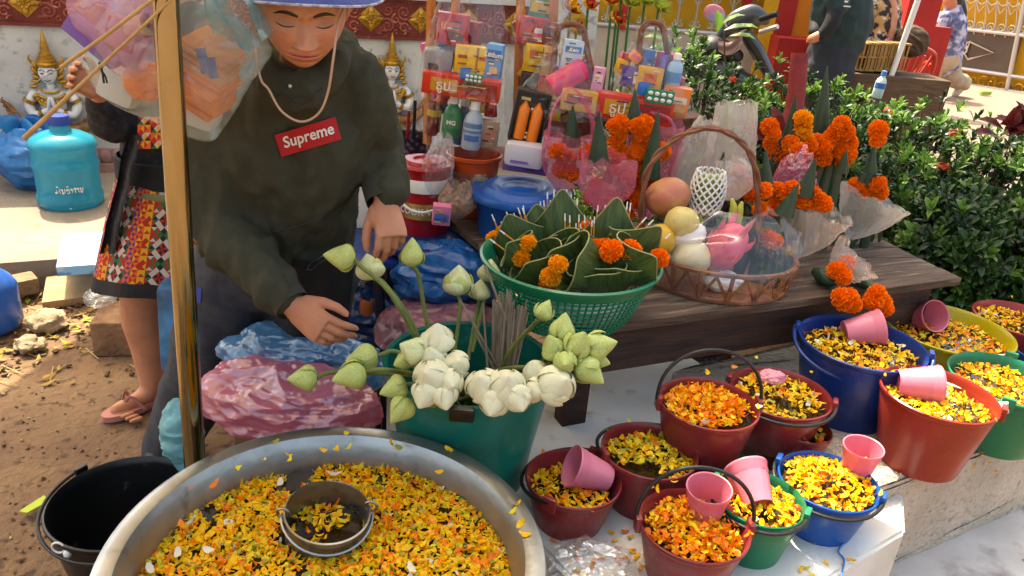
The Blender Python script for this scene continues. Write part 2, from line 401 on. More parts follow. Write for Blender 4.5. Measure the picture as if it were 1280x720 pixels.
# deity relief in local (x along wall, y out = -, z up); about .55 m tall, parts of the wall
def deity(s, h, sc_, mirror=1):
    root = bpy.data.objects.new('deity_relief', None); COL.objects.link(root); root.parent = tw
    root.matrix_basis = inv @ TM(W(s, h, .0), Matrix.Rotation(WANG, 3, 'Z')) @ Matrix.Diagonal((sc_*mirror, sc_, sc_, 1))
    tag(root, 'praying deity relief in white and gold')
    b = MB()   # torso, shoulders, arms
    b.ell((0, -.02, .115), (.062, .035, .075), 16, 10); b.ell((0, -.02, .16), (.085, .03, .03), 16, 8)
    for sg in (-1, 1):
        b.tube(bez([(sg*.075, -.02, .16), (sg*.105, -.03, .11), (sg*.085, -.045, .062), (sg*.04, -.06, .078), (sg*.008, -.068, .1)], 14), [.025, .024, .021, .017, .013], 10, round_=True)
    b.ell((0, -.02, .05), (.075, .035, .035), 14, 8)
    b.tube([V((0, -.025, .18)), V((0, -.03, .215))], [.02, .018], 10)
    b.build('torso', m_figwhite, root)
    b = MB(); b.ell((0, -.045, .265), (.042, .038, .052), 20, 14, fn=lambda q: V((q.x*(1-.22*max(0, -q.z)), q.y, q.z)))
    b.ell((0, -.084, .258), (.006, .006, .014), 8, 6)
    fc = b.build('face', m_figwhite, root)
    b = MB()
    for sg in (-1, 1):
        b.tube(bez([(sg*.006, -.0835, .277), (sg*.018, -.081, .288), (sg*.032, -.072, .281)], 6), .0018, 5)
        b.tube(bez([(sg*.010, -.0825, .268), (sg*.018, -.081, .272), (sg*.028, -.074, .268)], 6), .0016, 5)
        b.ell((sg*.019, -.08, .267), (.003, .002, .003), 6, 4)
    b.tube(bez([(-.014, -.0765, .238), (0, -.083, .233), (.014, -.0765, .238)], 6), .0018, 5)
    b.build('painted_features', m_black, fc)
    b = MB()   # crown with spire, ear wings, collar, bracelets
    b.lathe([(.046, 0), (.05, .012), (.044, .02), (.046, .03), (.036, .036), (.038, .046), (.029, .05), (.03, .06), (.022, .066), (.02, .085), (.011, .13), (.004, .165), (.0, .175)], 18, TM((0, -.035, .298)))
    for sg in (-1, 1):
        for (x, z, a, l) in [(.05, .30, 25, .034), (.056, .275, 38, .036), (.052, .245, 60, .034), (.06, .225, 80, .03), (.07, .2, 100, .028)]:
            b.ell((sg*x, -.04, z), (.011, .012, l*.75), 8, 6, Matrix.Rotation(rad(sg*a), 3, 'Y'))
        b.tube(bez([(sg*.062, -.03, .31), (sg*.075, -.035, .33), (sg*.07, -.035, .35)], 6), [.008, .006, .002], 6)
        b.tube([V((sg*.098, -.03, .135)), V((sg*.105, -.03, .12))], [.031, .031], 10); b.tube([V((sg*.055, -.056, .068)), V((sg*.04, -.061, .075))], [.022, .022], 10)
    for (r, z, y) in [(.04, .19, -.045), (.06, .172, -.047), (.078, .155, -.046), (.055, .135, -.058)]:
        b.tube([V((r*math.cos(t), y-.012*math.sin(-t), z+r*.45*math.sin(t))) for t in np.linspace(PI, 2*PI, 13)], [.006]*13, 6)
    for t in np.linspace(PI*1.08, 2*PI-.25, 9): b.ell((.07*math.cos(t), -.055, .165+.045*math.sin(t)), (.012, .008, .014), 8, 6)
    b.build('gold_ornament', m_gold, root)
    b = MB()   # praying hands
    for sg in (-1, 1):
        b.ell((sg*.009, -.078, .125), (.010, .016, .035), 10, 8, Matrix.Rotation(rad(-sg*8), 3, 'Y'))
    b.build('praying_hands', m_figwhite, root)
    b = MB()   # cloud / naga tail scrolls at the base
    for sg, L in ((-1, .22), (1, .20)):
        b.tube(bez([(sg*.02, -.03, .0), (sg*.1, -.035, -.012), (sg*.17, -.03, .03), (sg*.195, -.025, .09), (sg*L, -.02, .13)], 20), [.026, .03, .028, .018, .004], 10)
        for i, (x, z, r) in enumerate([(.06, -.012, .03), (.11, -.006, .028), (.15, .02, .026), (.175, .06, .022), (.04, -.04, .026), (.09, -.045, .022)]):
            p, rr = spiral(sg*x, z, r, 1.5, i, sg, .007); b.tube([q+V((0, -.045, 0)) for q in p], rr, 6)
        for i in range(6):
            z = .02+i*.02; b.tube(bez([(sg*(.15+.012*i), -.045, z), (sg*(.17+.01*i), -.05, z+.006), (sg*(.185+.006*i), -.035, z+.025)], 6), [.004, .007, .002], 5)
    b.ell((0, -.02, -.012), (.1, .03, .035), 14, 8)
    b.build('scroll_base', m_bronze, root)
s, h = wallsh(72, 152); deity(s, h-.02, 1.12)
s, h = wallsh(484, 145); deity(s+.02, h+.0, 1.1)
# pillar ending the wall and the tree behind it
pil = MB(); c = W(3.25, 0)
for (w, z0, z1) in [(.42, 0, .3), (.34, .3, .36), (.3, .36, 1.5), (.38, 1.5, 1.6)]: pil.box((c.x, c.y, (z0+z1)/2), (w, w, z1-z0), Matrix.Rotation(WANG, 3, 'Z'))
po = one(pil, 'gate_pillar', 'white pillar at the end of the temple wall', 'pillar', m_white)
pr_ = MB(); diam(pr_, .09, 0, -.03); pr_.build('lozenge', m_gold, po, M=Matrix.Translation(V((0, 0, 1.1))) @ Matrix.Rotation(WANG, 4, 'Z') @ Matrix.Translation(V((0, -.16, 0))))
m_bark = mat('bark', '3a332b', .95, c2='544a3e', ns=9, bump=1, bs=30, sx=(1, 1, .3), dirt=('6f6a58', 14, .6, .75))
p = Yp(632, 40, 6.2); tt = thing('tree', 'dark tree trunk rising behind the offering sets', 'tree', (p.x, p.y, 0))
b = MB(); b.tube(bez([(p.x+.02, p.y, -.05), (p.x, p.y, .6), (p.x+.04, p.y+.02, 1.3), (p.x-.02, p.y+.05, 2.4), (p.x+.1, p.y+.1, 3.6)], 20), [.24, .17, .15, .14, .11], 14)
b.warp(lambda v: v+V((nz(v, 6), nz(v, 6, 2), 0))*.02); b.build('trunk', m_bark, tt, world=True)
b = MB()
for a in range(5):
    q = V((p.x+.08, p.y+.1, 2.8+.15*a)); t = a*1.3; b.tube(bez([q, q+V((.5*math.cos(t), .5*math.sin(t), .4)), q+V((1.1*math.cos(t), 1.1*math.sin(t), .7))], 8), [.06, .02], 7)
b.build('limb', m_bark, tt, world=True)
m_leafd = mat('tree_leaf', '3f5a22', .55, c2='5a7a2c', ns=3, tl=.35)
b = MB()
for i in range(1500):
    t = U(0, 2*PI); r = 1.5*math.sqrt(random.random()); q = V((p.x+r*math.cos(t), p.y+r*math.sin(t), 3.6+U(-.5, .9)*(1-r/2.2))); R = rotm(U(-60, 60), U(-60, 60), U(0, 360)); l = U(.05, .09)
    b.add([(0, -l, 0), (l*.45, 0, .01), (0, l, 0), (-l*.45, 0, .01)], [(0, 1, 2, 3)], TM(q, R))
tag(b.build('crown', m_leafd, tt, world=True, sharp=None), None, kind='stuff')

# ---- planter kerb, slab, painted step
KA = V((.80, 1.455, 0)); KD = (Zp(1280, 545, .45)-Zp(1090, 615, .45)); KD.z = 0; KD.normalize(); KN = V((-KD.y, KD.x, 0))
def K(s, t, z): return KA+KD*s+KN*t+V((0, 0, z))
kb = MB()
def rough_block(mb, P, ns_, nt_, s0, s1, t0, t1, z0, z1, amp):
    bm = MB(); bm.box(((s0+s1)/2, (t0+t1)/2, (z0+z1)/2), (s1-s0, t1-t0, z1-z0), bev=.018)
    me = bm.mesh('t', []); x = bmesh.new(); x.from_mesh(me); bmesh.ops.triangulate(x, faces=x.faces[:])
    for _ in range(6):
        ed = [e for e in x.edges if e.calc_length() > .035]
        if not ed: break
        bmesh.ops.subdivide_edges(x, edges=ed, cuts=1)
    x.verts.index_update(); o = len(mb.v)
    for v in x.verts:
        q = v.co; n_ = amp*(nz(q, 14)+.7*nz(q, 33, 1)+.4*nz(q, 70, 2)); q = q+V((nz(q, 9, 5)*amp*.7, v.normal.y*n_, v.normal.z*n_*.8)); mb.v.append(P(q.x, q.y, q.z))
    for f in x.faces: mb.face(*[o+v.index for v in f.verts])
    x.free(); bpy.data.meshes.remove(me)
rough_block(kb, K, 0, 0, -.02, 3.4, 0, .62, .12, .45, .006)
tag(kb.build('planter_kerb', m_kerb, sharp=180), 'rough concrete planter kerb carrying the big buckets', None, None, 'structure')
so = MB(); so.box((1.6, -.06, .07), (3.4, .3, .16), bev=.012); so.v = [K(v.x, v.y, v.z) for v in so.v]
step = so.build('painted_step', m_step); tag(step, 'pale painted step below the concrete kerb', None, None, 'structure')
SZ = .40
sl = MB(); c1 = Zp(1132, 664, SZ); c2_ = Zp(1038, 722, SZ); dirn = (c2_-c1).normalized(); perp = V((-dirn.y, dirn.x, 0))
if perp.x > 0: perp = -perp
Sa = c1; Sb = c1+dirn*.75; Sc = Sb+perp*1.1; Sd = c1-dirn*.16+perp*.95; Se = c1-dirn*.16+perp*.10
sl.prism([(q.x, q.y) for q in (Sa, Sb, Sc, Sd, Se)], .02, SZ)
bmx = bmesh.new(); me = sl.mesh('t', []); bmx.from_mesh(me); bmesh.ops.bevel(bmx, geom=bmx.edges[:], offset=.008, segments=2, affect='EDGES'); bmx.verts.index_update()
sl = MB(); sl.add([v.co.copy() for v in bmx.verts], [[v.index for v in f.verts] for f in bmx.faces]); bmx.free()
one(sl, 'foam_block', 'white foam block the small flower buckets stand on', 'block', m_slab)
# pen scribbles on step and kerb
def scribble(pts, P, r, parent, name='pen_mark'):
    b = MB()
    for q in pts: b.tube([P(*w) for w in q], r, 4)
    return b.build(name, mat('pen_ink', '3a3436', .8), parent, world=True)
sp = lambda s, t: K(.62+s*.9, -.115-t*.35, .1535)
scribble([[(.0, .05), (.03, .12), (.05, .04)], [(.07, .12), (.09, .02)], [(.1, .12), (.12, .02)], [(.13, .13), (.15, .03)], [(.17, .13), (.19, .02), (.22, .0)], [(.05, .08), (.2, .07)]], sp, .0016, step)

# ---- wooden table
m_wood = mat('table_wood', '5a4636', .8, c2='3a2c22', ns=7, sx=(1, 9, 9), bump=.5, bs=22, dirt=('8a7a66', 5, .55, .75), detail=8)
m_wood2 = mat('table_wood_dark', '4a3022', .7, c2='33201a', ns=6, sx=(1, 6, 6), bump=.4, bs=22, detail=8)
TZ = .72
TFL, TFR, TBR, TBL = Zp(728, 412, TZ), Zp(1202, 348, TZ), Zp(1100, 298, TZ), Zp(548, 262, TZ)
tx = (TFR-TFL).normalized(); tb = thing('market_table', 'weathered brown wooden table carrying the offerings', 'table', (TFL.x, TFL.y, 0), math.atan2(tx.y, tx.x))
npl = 4
for i in range(npl):
    a, b_ = i/npl+.004, (i+1)/npl-.004
    q = [TFL.lerp(TBL, a), TFR.lerp(TBR, a), TFR.lerp(TBR, b_), TFL.lerp(TBL, b_)]
    bb = MB(); j = U(-.006, .006); bb.prism([(w.x+(tx.x*j), w.y+tx.y*j) for w in q], TZ-.022, TZ+U(-.002, .002)); bb.build('plank', m_wood, tb, world=True)
bb = MB(); a = TFL+tx*.03; e = TFR-tx*.06; n_ = V((-tx.y, tx.x, 0))
mid = (a+e)/2+n_*.05; bb.box((mid.x, mid.y, TZ-.09), ((e-a).length, .022, .13), Matrix.Rotation(math.atan2(tx.y, tx.x), 3, 'Z')); bb.build('front_rail', m_wood2, tb, world=True)
for q in (TFL+tx*.05+n_*.09, TFR-tx*.12+n_*.09, TBL+tx*.1-n_*.1, TBR-tx*.1-n_*.1):
    bb = MB(); bb.box((q.x, q.y, (TZ-.024)/2), (.07, .05, TZ-.024), Matrix.Rotation(math.atan2(tx.y, tx.x), 3, 'Z'), bev=.004); bb.build('leg', m_wood2, tb, world=True)

# ---- unseen awning on the brass pole, outline and cloth shaped for the shade
m_tarp = mat('awning_cloth', 'ddd0b8', .8, c2='d2c4aa', ns=3, tl=.36)
AW = [(-2.7, .35), (-.15, .35), (-.08, 2.14), (.45, 2.45), (1.0, 2.68), (2.9, 3.2), (2.9, 3.8), (-2.15, 4.5), (-2.42, 3.5)]
aw = thing('shade_awning', 'pale cloth awning out of view, shaped to shade the stall', 'awning', (0, 2, 2.35))
bm = bmesh.new(); f = bm.faces.new([bm.verts.new((x, y, 2.35)) for x, y in AW]); bmesh.ops.triangulate(bm, faces=bm.faces[:])
for _ in range(4): bmesh.ops.subdivide_edges(bm, edges=[e for e in bm.edges if e.calc_length() > .3], cuts=1)
bm.verts.index_update(); b = MB(); b.add([v.co+V((0, 0, .05*nz(v.co, .9))) for v in bm.verts], [[v.index for v in f.verts] for f in bm.faces]); bm.free()
b.build('cloth', m_tarp, aw, world=True, sharp=180)
m_rope = mat('rope', 'b9a888', .9)
for (p0, p1) in [((-2.15, 4.5, 2.35), W(1.2, 1.4, -.1)), ((2.9, 3.8, 2.35), (4.4, 6.6, 2.6)), ((2.9, 2.95, 2.35), (4.6, 2.2, .02)), ((-2.42, 3.5, 2.35), W(-1.5, 1.4, -.1))]:
    b = MB(); b.tube([V(p0), V(p1)], .005, 5); b.build('rope', m_rope, aw, world=True)
m_brass = mat('brass_pole', '9c9274', .13, metal=1, c2='857a5a', ns=5, sx=(3, 3, .6), bump=.03, bs=30, dirt=('5a4a28', 38, .68, .74), detail=8)
q0 = Yp(243, 568, 1.28); q1 = Yp(207, 2, 1.28); dq = (q1-q0)/(q1.z-q0.z)
P0 = q0-dq*q0.z; P1 = q0+dq*(2.33-q0.z)
pp = thing('awning_pole', 'thin worn brass pole standing beside the aluminium basin', 'pole', P0)
b = MB(); b.tube([P0, P0.lerp(P1, .5), P1], .0205, 20); b.build('shaft', m_brass, pp, world=True)
b = MB(); b.lathe([(.0, 0), (.16, 0), (.16, .03), (.05, .06), (.03, .06)], 20, TM(P0)); b.build('base_foot', mat('cast_iron', '2a2826', .7), pp, world=True)
b = MB(); b.tube([V((-2.62, .45, 0)), V((-2.62, .45, 2.36))], .022, 12); one(b, 'steel_post', 'thin steel post holding the awning corner', 'post', mat('galv', '8a8c8c', .45, metal=.8))
# ================================================================== BUCKETS, BASIN, PETALS
PET = [mat('petal_yellow', 'f7c512', .5, c2='f0b208', ns=40, tl=.3), mat('petal_orange', 'f78c0c', .5, c2='ee7606', ns=40, tl=.3), mat('petal_lemon', 'ecd62a', .5, c2='d2bc20', ns=40, tl=.3), mat('petal_green', '8a8a22', .6, c2='a89a30', ns=40, tl=.2), mat('petal_white', 'd8d6c4', .5, tl=.25)]
def petal_into(mb, p, R, l, w, bend, k):
    mb.mi = k; o = len(mb.v)
    pts = []
    for (t, wf) in ((-.5, .35), (-.1, .95), (.25, 1.0), (.5, .45)):
        z = bend*((t+.0)**2*4-.3)*l
        pts += [V((-w*wf*.5, t*l, z+.12*w*wf)), V((w*wf*.5, t*l, z+.12*w*wf))]
    M = TM(p, R); mb.v += [M @ q for q in pts]
    for i in range(3): a = o+2*i; mb.face(a, a+1, a+3, a+2)
def pick(ws):
    x = random.random()*sum(ws)
    for i, w in enumerate(ws):
        x -= w
        if x <= 0: return i
    return 0
def petal_heap(name, label, c, r, n, ws, dome=.02, l=(.016, .028), edge=.97, tilt=35, zr=.008, hole=None, fringe=0):
    mb = MB()
    for i in range(n):
        for _ in range(20):
            a = U(0, 2*PI); q = r*edge*math.sqrt(random.random()); x, y = q*math.cos(a), q*math.sin(a)
            if hole and (V((x, y, 0))+V((c[0], c[1], 0))-V((hole[0], hole[1], 0))).length < hole[2]: continue
            den = nz((x*1.0+c[0], y+c[1], 0), 9)
            if den < -.52 or (q > r*.8 and den < -.3+(.55*(q/r-.8))): continue
            break
        z = c[2]+dome*(1-(q/r)**2)+U(0, zr)+.006*nz((x+c[0], y+c[1], 4), 22)
        L = U(*l); k = pick(ws)
        if k == 4: L *= 1.35
        petal_into(mb, V((c[0]+x, c[1]+y, z)), rotm(U(-tilt, tilt), U(-tilt, tilt), U(0, 360)), L*U(.7, 1.2), L*U(.26, .66), U(-.45, .75), k)
    for i in range(fringe):     # petals stuck on the rim
        a = U(0, 2*PI); q = r*U(1.02, 1.14); petal_into(mb, V((c[0]+q*math.cos(a), c[1]+q*math.sin(a), c[2]+.03+U(0, .02))), rotm(U(-50, 50), U(-50, 50), U(0, 360)), U(*l), U(.006, .011), .2, pick(ws))
    mb.mi = 0
    cc = V(c); mb.v = [v-cc for v in mb.v]
    o = mb.build(name, PET, sharp=None); o.location = cc
    return tag(o, label, 'petals', None, 'stuff')
def plastic(name, c, rough=.3, **k):
    r_, g_, b_ = [int(c[i:i+2], 16) for i in (0, 2, 4)]; sc_ = '%02x%02x%02x' % tuple(int(x*.86+.14*150) for x in (r_, g_, b_))
    return mat(name, c, rough, c2=k.pop('c2', None), ns=8, spec=.5, bump=.10, bs=40, dirt=k.pop('dirt', None) or (sc_, 34, .60, .82), **k)
m_red = plastic('maroon_plastic', '7e2a2c', c2='712428', dirt=('a0655e', 24, .66, .85))
m_red2 = plastic('brick_plastic', '9c3226', c2='8a2b22', tl=.12)
m_blue = plastic('blue_plastic', '1154a6', c2='0e4a94', tl=.1)
m_navy = plastic('navy_plastic', '12357e', c2='0e2a66', tl=.12)
m_yel = plastic('lime_plastic', 'b5a615', c2='a39310', tl=.15)
m_grn = plastic('green_plastic', '157a52', c2='0f6847', tl=.1)
m_teal = plastic('teal_plastic', '0a6a5a', c2='085a4e', dirt=('2f8a78', 18, .62, .8))
m_blk = plastic('black_plastic', '101112', .32, dirt=('4a4844', 30, .66, .8))
m_wht = plastic('white_plastic', 'd6d4ce', .35)
m_pinkc = mat('pink_cup', 'e58a9c', .35, c2='dd7d92', ns=10, sss=.0, tl=.3)
m_blkw = mat('black_handle', '141516', .4, bump=.1)
m_wire = mat('steel_wire', '9a9a98', .3, metal=1)
m_water = mat('flower_water', '2a2013', .08, spec=.6)

def bucket(kind, label, px, hw, zs, ybot, m, handle=None, hmat=None, br=.72, group=None, h=None, lip=1.0, name='bucket'):
    """rim centre pixel and half width, z of what it stands on, pixel row of its lowest visible point"""
    best = None
    for i in range(80):
        hh = .08+i*.004 if h is None else h
        P = Zp(px[0], px[1], zs+hh); r = hw*prj(P)[2]/FPX
        to = V((CAM.x-P.x, CAM.y-P.y, 0)).normalized(); yb = prj(V((P.x, P.y, zs))+to*r*br)[1]
        if best is None or abs(yb-ybot) < best[0]: best = (abs(yb-ybot), hh, P, r)
        if h is not None: break
    _, hh, P, r = best
    t = thing(name, label, 'bucket', (P.x, P.y, zs), U(0, 6), group)
    t['_r'] = r; t['_h'] = hh
    th = .0035; rb = r*br; b = MB()
    b.lathe([(0, .006), (rb*.97, .006), (rb*.985, 0), (rb, .004), (rb*1.01, hh*.06), (lerp(rb, r, .45), hh*.45), (lerp(rb, r, .86), hh*.86), (r*.955, hh*.93), (r*.97, hh-.012*lip), (r*1.0, hh-.010*lip), (r*1.015, hh-.005*lip), (r*1.01, hh), (r*.985, hh+.002), (r*.96, hh-.002), (r*.94, hh*.93), (rb*.97, hh*.1), (rb*.9, .012), (0, .012)], 56)
    b.build('shell', m, t)
    ang = -wmat(t).to_euler().z
    if handle:
        kind_, az, tilt = handle     # az: world azimuth (deg) of the pivot line, tilt: 0 up, 90 fallen
        a = rad(az)+ang; e = V((math.cos(a), math.sin(a), 0)); f = V((-e.y, e.x, 0)); R_ = r*1.03
        for sg in (-1, 1):
            eb = MB(); eb.box(e*sg*r*1.03+V((0, 0, hh-.002)), (.012, .03, .034), Matrix.Rotation(a, 3, 'Z'), bev=.003); eb.build('handle_lug', m, t)
        hb = MB(); pts = []
        for i in range(25):
            th_ = PI*i/24; up = V((0, 0, math.cos(rad(tilt))))+f*math.sin(rad(tilt))
            rr = R_*1.04
            pts.append(e*(rr*math.cos(th_))+up*(rr*(1.0 if kind_ != 'low' else .9)*math.sin(th_)**.85)+V((0, 0, hh+.004)))
        hb.tube(pts, .0042 if kind_ != 'low' else .005, 8); hb.build('bail_handle', hmat or m_blkw, t)
    return t
def fill(t, label, ws, depth, n, dome=.02, l=(.011, .021), fringe=4, hole=None):
    n = int(n*1.35); r = t['_r']; hh = t['_h']; P = t.location; z = hh-depth; rr = r*(.72+.24*z/hh)*.97
    b = MB(); b.disc((0, 0, 0), rr*.985, 32); b.v = [v+V((0, 0, .004*nz(v, 20))) for v in b.v]
    w = b.build('water', m_water, t, M=Matrix.Translation(V((0, 0, z-.004))))
    return petal_heap('flower_petals', label, (P.x, P.y, P.z+z), rr, n, ws, dome, l, fringe=fringe)
YO = (5, 3, 2.2, .8, .05); OR = (5, 3.6, 1.4, .2, .03); YG = (3.5, .6, 4, 2, .15); YW = (5, 1.2, 3, .7, .45)
KZ = .45
B = {}
B['b1'] = bucket('s', 'maroon bucket with a tipped pink cup on the foam block beside the aluminium basin', (717, 597), 60, SZ, 677, m_red, ('wire', 60, 100))
B['b2'] = bucket('s', 'maroon bucket of greenish petals, cupless, with its handle lying on the front rim', (812, 562), 60, SZ, 652, m_red, ('wire', 20, 96))
B['b3'] = bucket('s', 'maroon bucket with raised black handle, heaped with shredded orange petals, no cup', (886, 503), 62, .46, 601, m_red, ('wire', 5, 12))
B['b4'] = bucket('s', 'maroon bucket with raised black handle and a pink cup standing upright', (868, 655), 69, SZ, 752, m_red, ('wire', 2, 12))
B['b5'] = bucket('s', 'maroon bucket of yellow and white petals with a scrap of pink plastic', (976, 490), 62, .46, 570, m_red, ('wire', 160, 97))
B['b6'] = bucket('s', 'small green bucket with a leaning pink cup beside the blue bucket', (950, 622), 56, SZ, 708, m_grn, ('wire', 150, 98))
B['b7'] = bucket('s', 'small blue bucket heaped with petals and a pink cup, blue string hanging', (1036, 600), 61, SZ, 680, m_blue, ('wire', 150, 100))
B['b8'] = bucket('l', 'wide navy blue bucket of floating petals with a tipped pink cup', (1078, 427), 76, KZ, 538, m_navy, ('low', 160, 112), m_navy)
B['b9'] = bucket('l', 'lime yellow bucket of floating petals under the hedge', (1185, 409), 76, KZ, 478, m_yel, None)
B['b10'] = bucket('l', 'large brick red bucket with a tipped pink cup on the kerb', (1174, 491), 69, KZ, 597, m_red2, ('low', 150, -104), m_wht)
B['b11'] = bucket('l', 'large green bucket of petals with a white handle on the kerb', (1262, 474), 70, KZ, 567, m_grn, ('low', 60, 112), m_wht)
B['b12'] = bucket('l', 'brick red bucket of petals behind the lime yellow bucket', (1276, 398), 54, KZ, 455, m_red2, None)
B['b13'] = bucket('s', 'green bucket mostly hidden beneath the maroon bucket with raised handle', (905, 585), 45, SZ, 640, m_grn, None, h=.10)
B['b14'] = bucket('s', 'maroon bucket mostly hidden behind the maroon bucket with pink plastic', (1005, 535), 34, SZ, 580, m_red, None, h=.12)
B['b15'] = bucket('l', 'blue bucket beside the green bucket with white handle', (1306, 440), 36, KZ, 480, m_blue, None)
F_ = [('b1', YO, .035, 260, .012, 'yellow petals around the tipped cup in the maroon bucket'), ('b2', YG, .022, 300, .014, 'greenish petals in the cupless maroon bucket'), ('b3', OR, .022, 420, .022, 'shredded orange petals heaped in the maroon bucket with raised handle'), ('b4', OR, .03, 380, .016, 'shredded orange petals under the upright pink cup'), ('b5', YW, .018, 260, .012, 'yellow and white petals around the scrap of pink plastic'), ('b6', YO, .02, 230, .014, 'petals in the small green bucket'), ('b7', YO, .014, 330, .022, 'yellow petals heaped in the small blue bucket'), ('b8', YW, .03, 420, .004, 'petals floating in the wide navy blue bucket'), ('b9', YO, .03, 420, .004, 'petals floating in the lime yellow bucket'), ('b10', YW, .03, 360, .006, 'petals floating in the large brick red bucket'), ('b11', YO, .026, 330, .006, 'petals floating in the large green bucket'), ('b12', YW, .02, 240, .006, 'petals in the brick red bucket behind the lime bucket'), ('b14', YO, .02, 90, .01, 'petals in the half hidden maroon bucket')]
for k, ws, dp, n, dome, lb in F_: fill(B[k], lb, ws, dp, n, dome)
for k in ('b3', 'b4'):      # fine shreds
    t = B[k]; r = t['_r']*.9; P = t.location; z = t['_h']-.012
    petal_heap('petal_shred', 'fine orange shreds in the maroon bucket '+('without a cup' if k == 'b3' else 'with an upright cup'), (P.x, P.y, P.z+z), r*.95, 260, (4, 5, 1, .1, .02), .02, (.010, .018), tilt=55, fringe=8)
# moulded number on the maroon bucket
t3 = B['b3']; to = V((CAM.x-t3.location.x, CAM.y-t3.location.y, 0)); aa = math.atan2(to.y, to.x)+.12
tx_ = textmb('NO 7', .018); b = MB(); b.join(tx_)
r3, h3 = t3['_r'], t3['_h']
def oncone(v):
    z = h3*.38+v.y; rr = r3*(.72+.28*z/h3)+.0012; a = aa+v.x/rr; return V((t3.location.x+rr*math.cos(a), t3.location.y+rr*math.sin(a), t3.location.z+z))
b.warp(oncone); b.build('moulded_number', mat('maroon_emboss', '8c3c3c', .4), t3, world=True)
# bricks that lift the rear maroon buckets
m_brick = mat('brick_block', '6a4a3c', .9, c2='58392e', ns=9, bump=.5)
for k in ('b3', 'b5'):
    p = B[k].location; b = MB(); b.box((p.x, p.y, (.46+SZ)/2+.001), (.15, .11, .058), rotm(0, 0, 20), bev=.004); one(b, 'brick_block', 'brown brick lifting the maroon bucket '+('heaped with orange shreds' if k == 'b3' else 'with pink plastic'), 'brick', m_brick)

# ---- pink cups
def cup_mesh():
    b = MB(); n = 48; prof = [(.0, .004), (.0205, .004), (.021, 0), (.0215, .004), (.0225, .010), (.0226, .012), (.0235, .016), (.0285, .045), (.0288, .047), (.0305, .049), (.031, .058), (.0325, .060), (.033, .062), (.0325, .064), (.0305, .063), (.0295, .055), (.022, .008), (0, .008)]
    def jit(q, t):
        if .012 < q.z < .046 and math.hypot(q.x, q.y) > .0225: f = 1+.022*(1 if int(t/(2*PI)*48) % 2 else -1); return V((q.x*f, q.y*f, q.z))
        return q
    b.lathe(prof, n, jit=jit); return b.mesh('cup', m_pinkc, 50)
CUPM = cup_mesh()
def cup(px, Yz, scale, axis2d, depthc, label):
    P = Zp(px[0], px[1], Yz); ax = (_r*axis2d[0]-_u*axis2d[1]-_d*depthc).normalized()
    o = bpy.data.objects.new('plastic_cup', CUPM); COL.objects.link(o)
    o.matrix_basis = TM(P-ax*.032*scale, zto(ax), scale); return tag(o, label, 'cup')
def rz(k, d=0): return B[k].location.z+B[k]['_h']+d
cup((737, 590), rz('b1', .006), 1.4, (-.85, -.35), .25, 'pink ribbed cup lying in the maroon bucket beside the basin')
cup((883, 630), rz('b4', .012), 1.4, (.02, -1), .55, 'pink ribbed cup standing upright in the maroon bucket')
cup((940, 607), rz('b6', .012), 1.4, (-.15, -.9), -.75, 'pink ribbed cup leaning over in the small green bucket')
cup((1074, 577), rz('b7', .012), 1.35, (.05, -1), .5, 'pink ribbed cup standing in the small blue bucket')
cup((1078, 412), rz('b8', .0), 1.5, (.9, -.15), .1, 'pink ribbed cup lying in the wide navy bucket')
cup((1155, 396), rz('b9', .004), 1.5, (.25, -.1), 1, 'pink ribbed cup showing its mouth in the lime bucket')
cup((1147, 480), rz('b10', .0), 1.5, (.95, .05), .15, 'pink ribbed cup lying in the large brick red bucket')
# pink scrap in b5, blue string under b7
def crumple(v, amp, s, seed=0):
    w = V(v)+V((nz(v, s*.8, 7), nz(v, s*.8, 8), nz(v, s*.8, 9)))*(.35/s); return amp*(ridge(w, s, seed)*.55+ridge(w, s*2.3, seed+1)*.30+ridge(w, s*5.2, seed+2)*.12)
def lump(c, r, amp, s, seed, R=None, nu=110, nv=70):
    b = MB(); b.ell((0, 0, 0), (1, 1, 1), nu, nv)
    out = []
    for v in b.v:
        q = V((v.x*r[0], v.y*r[1], v.z*r[2])); n_ = v.normalized(); k = crumple(V((q.x*.55, q.y, q.z*1.25)), amp, s, seed); q = q+n_*k; out.append(V(c)+(R @ q if R is not None else q))
    b.v = out; return b
def bagmat(name, c, a, c2=None, a2=None, rough=.22): return mat(name, c, rough, alpha=a, a2=a2, ns=30, c2=c2, bump=.25, bs=45, spec=.6)
m_pbag = film('pink_bag', 'e08ca2', .10, .66, .82, .13, tint=.5)
m_bbag = film('blue_bag', '6aa8d6', .10, .66, .82, .13, tint=.5)
m_clear = film('clear_film', 'd4d6d8', .12, .06, .2, .1)
m_dkblue = bagmat('deep_blue_bag', '123a70', .93, '0d2c58', .98)
p = Zp(965, 472, rz('b5', .0)); one(lump(p, (.03, .022, .014), .008, 60, 3), 'plastic_scrap', 'crumpled scrap of pink plastic on petals in maroon bucket', 'plastic', mat('pink_scrap', 'd98a96', .4))
p7 = B['b7'].location; q = Zp(1050, 660, SZ+.02); b = MB(); pts = [Zp(1062, 672, SZ+.008), Zp(1048, 688, SZ+.006), Zp(1055, 700, SZ+.004), Zp(1052, 722, SZ+.004), Zp(1058, 738, SZ+.004)]
b.tube(bez(pts, 24), .0022, 6); one(b, 'blue_string', 'thin blue plastic string trailing over the white foam block', 'string', mat('blue_string', '2f6fb0', .6))
one(lump(Zp(738, 706, SZ+.02), (.085, .06, .02), .02, 26, 9), 'clear_plastic_bag', 'crumpled clear plastic bag on the white foam block', 'bag', m_clear, sharp=25)
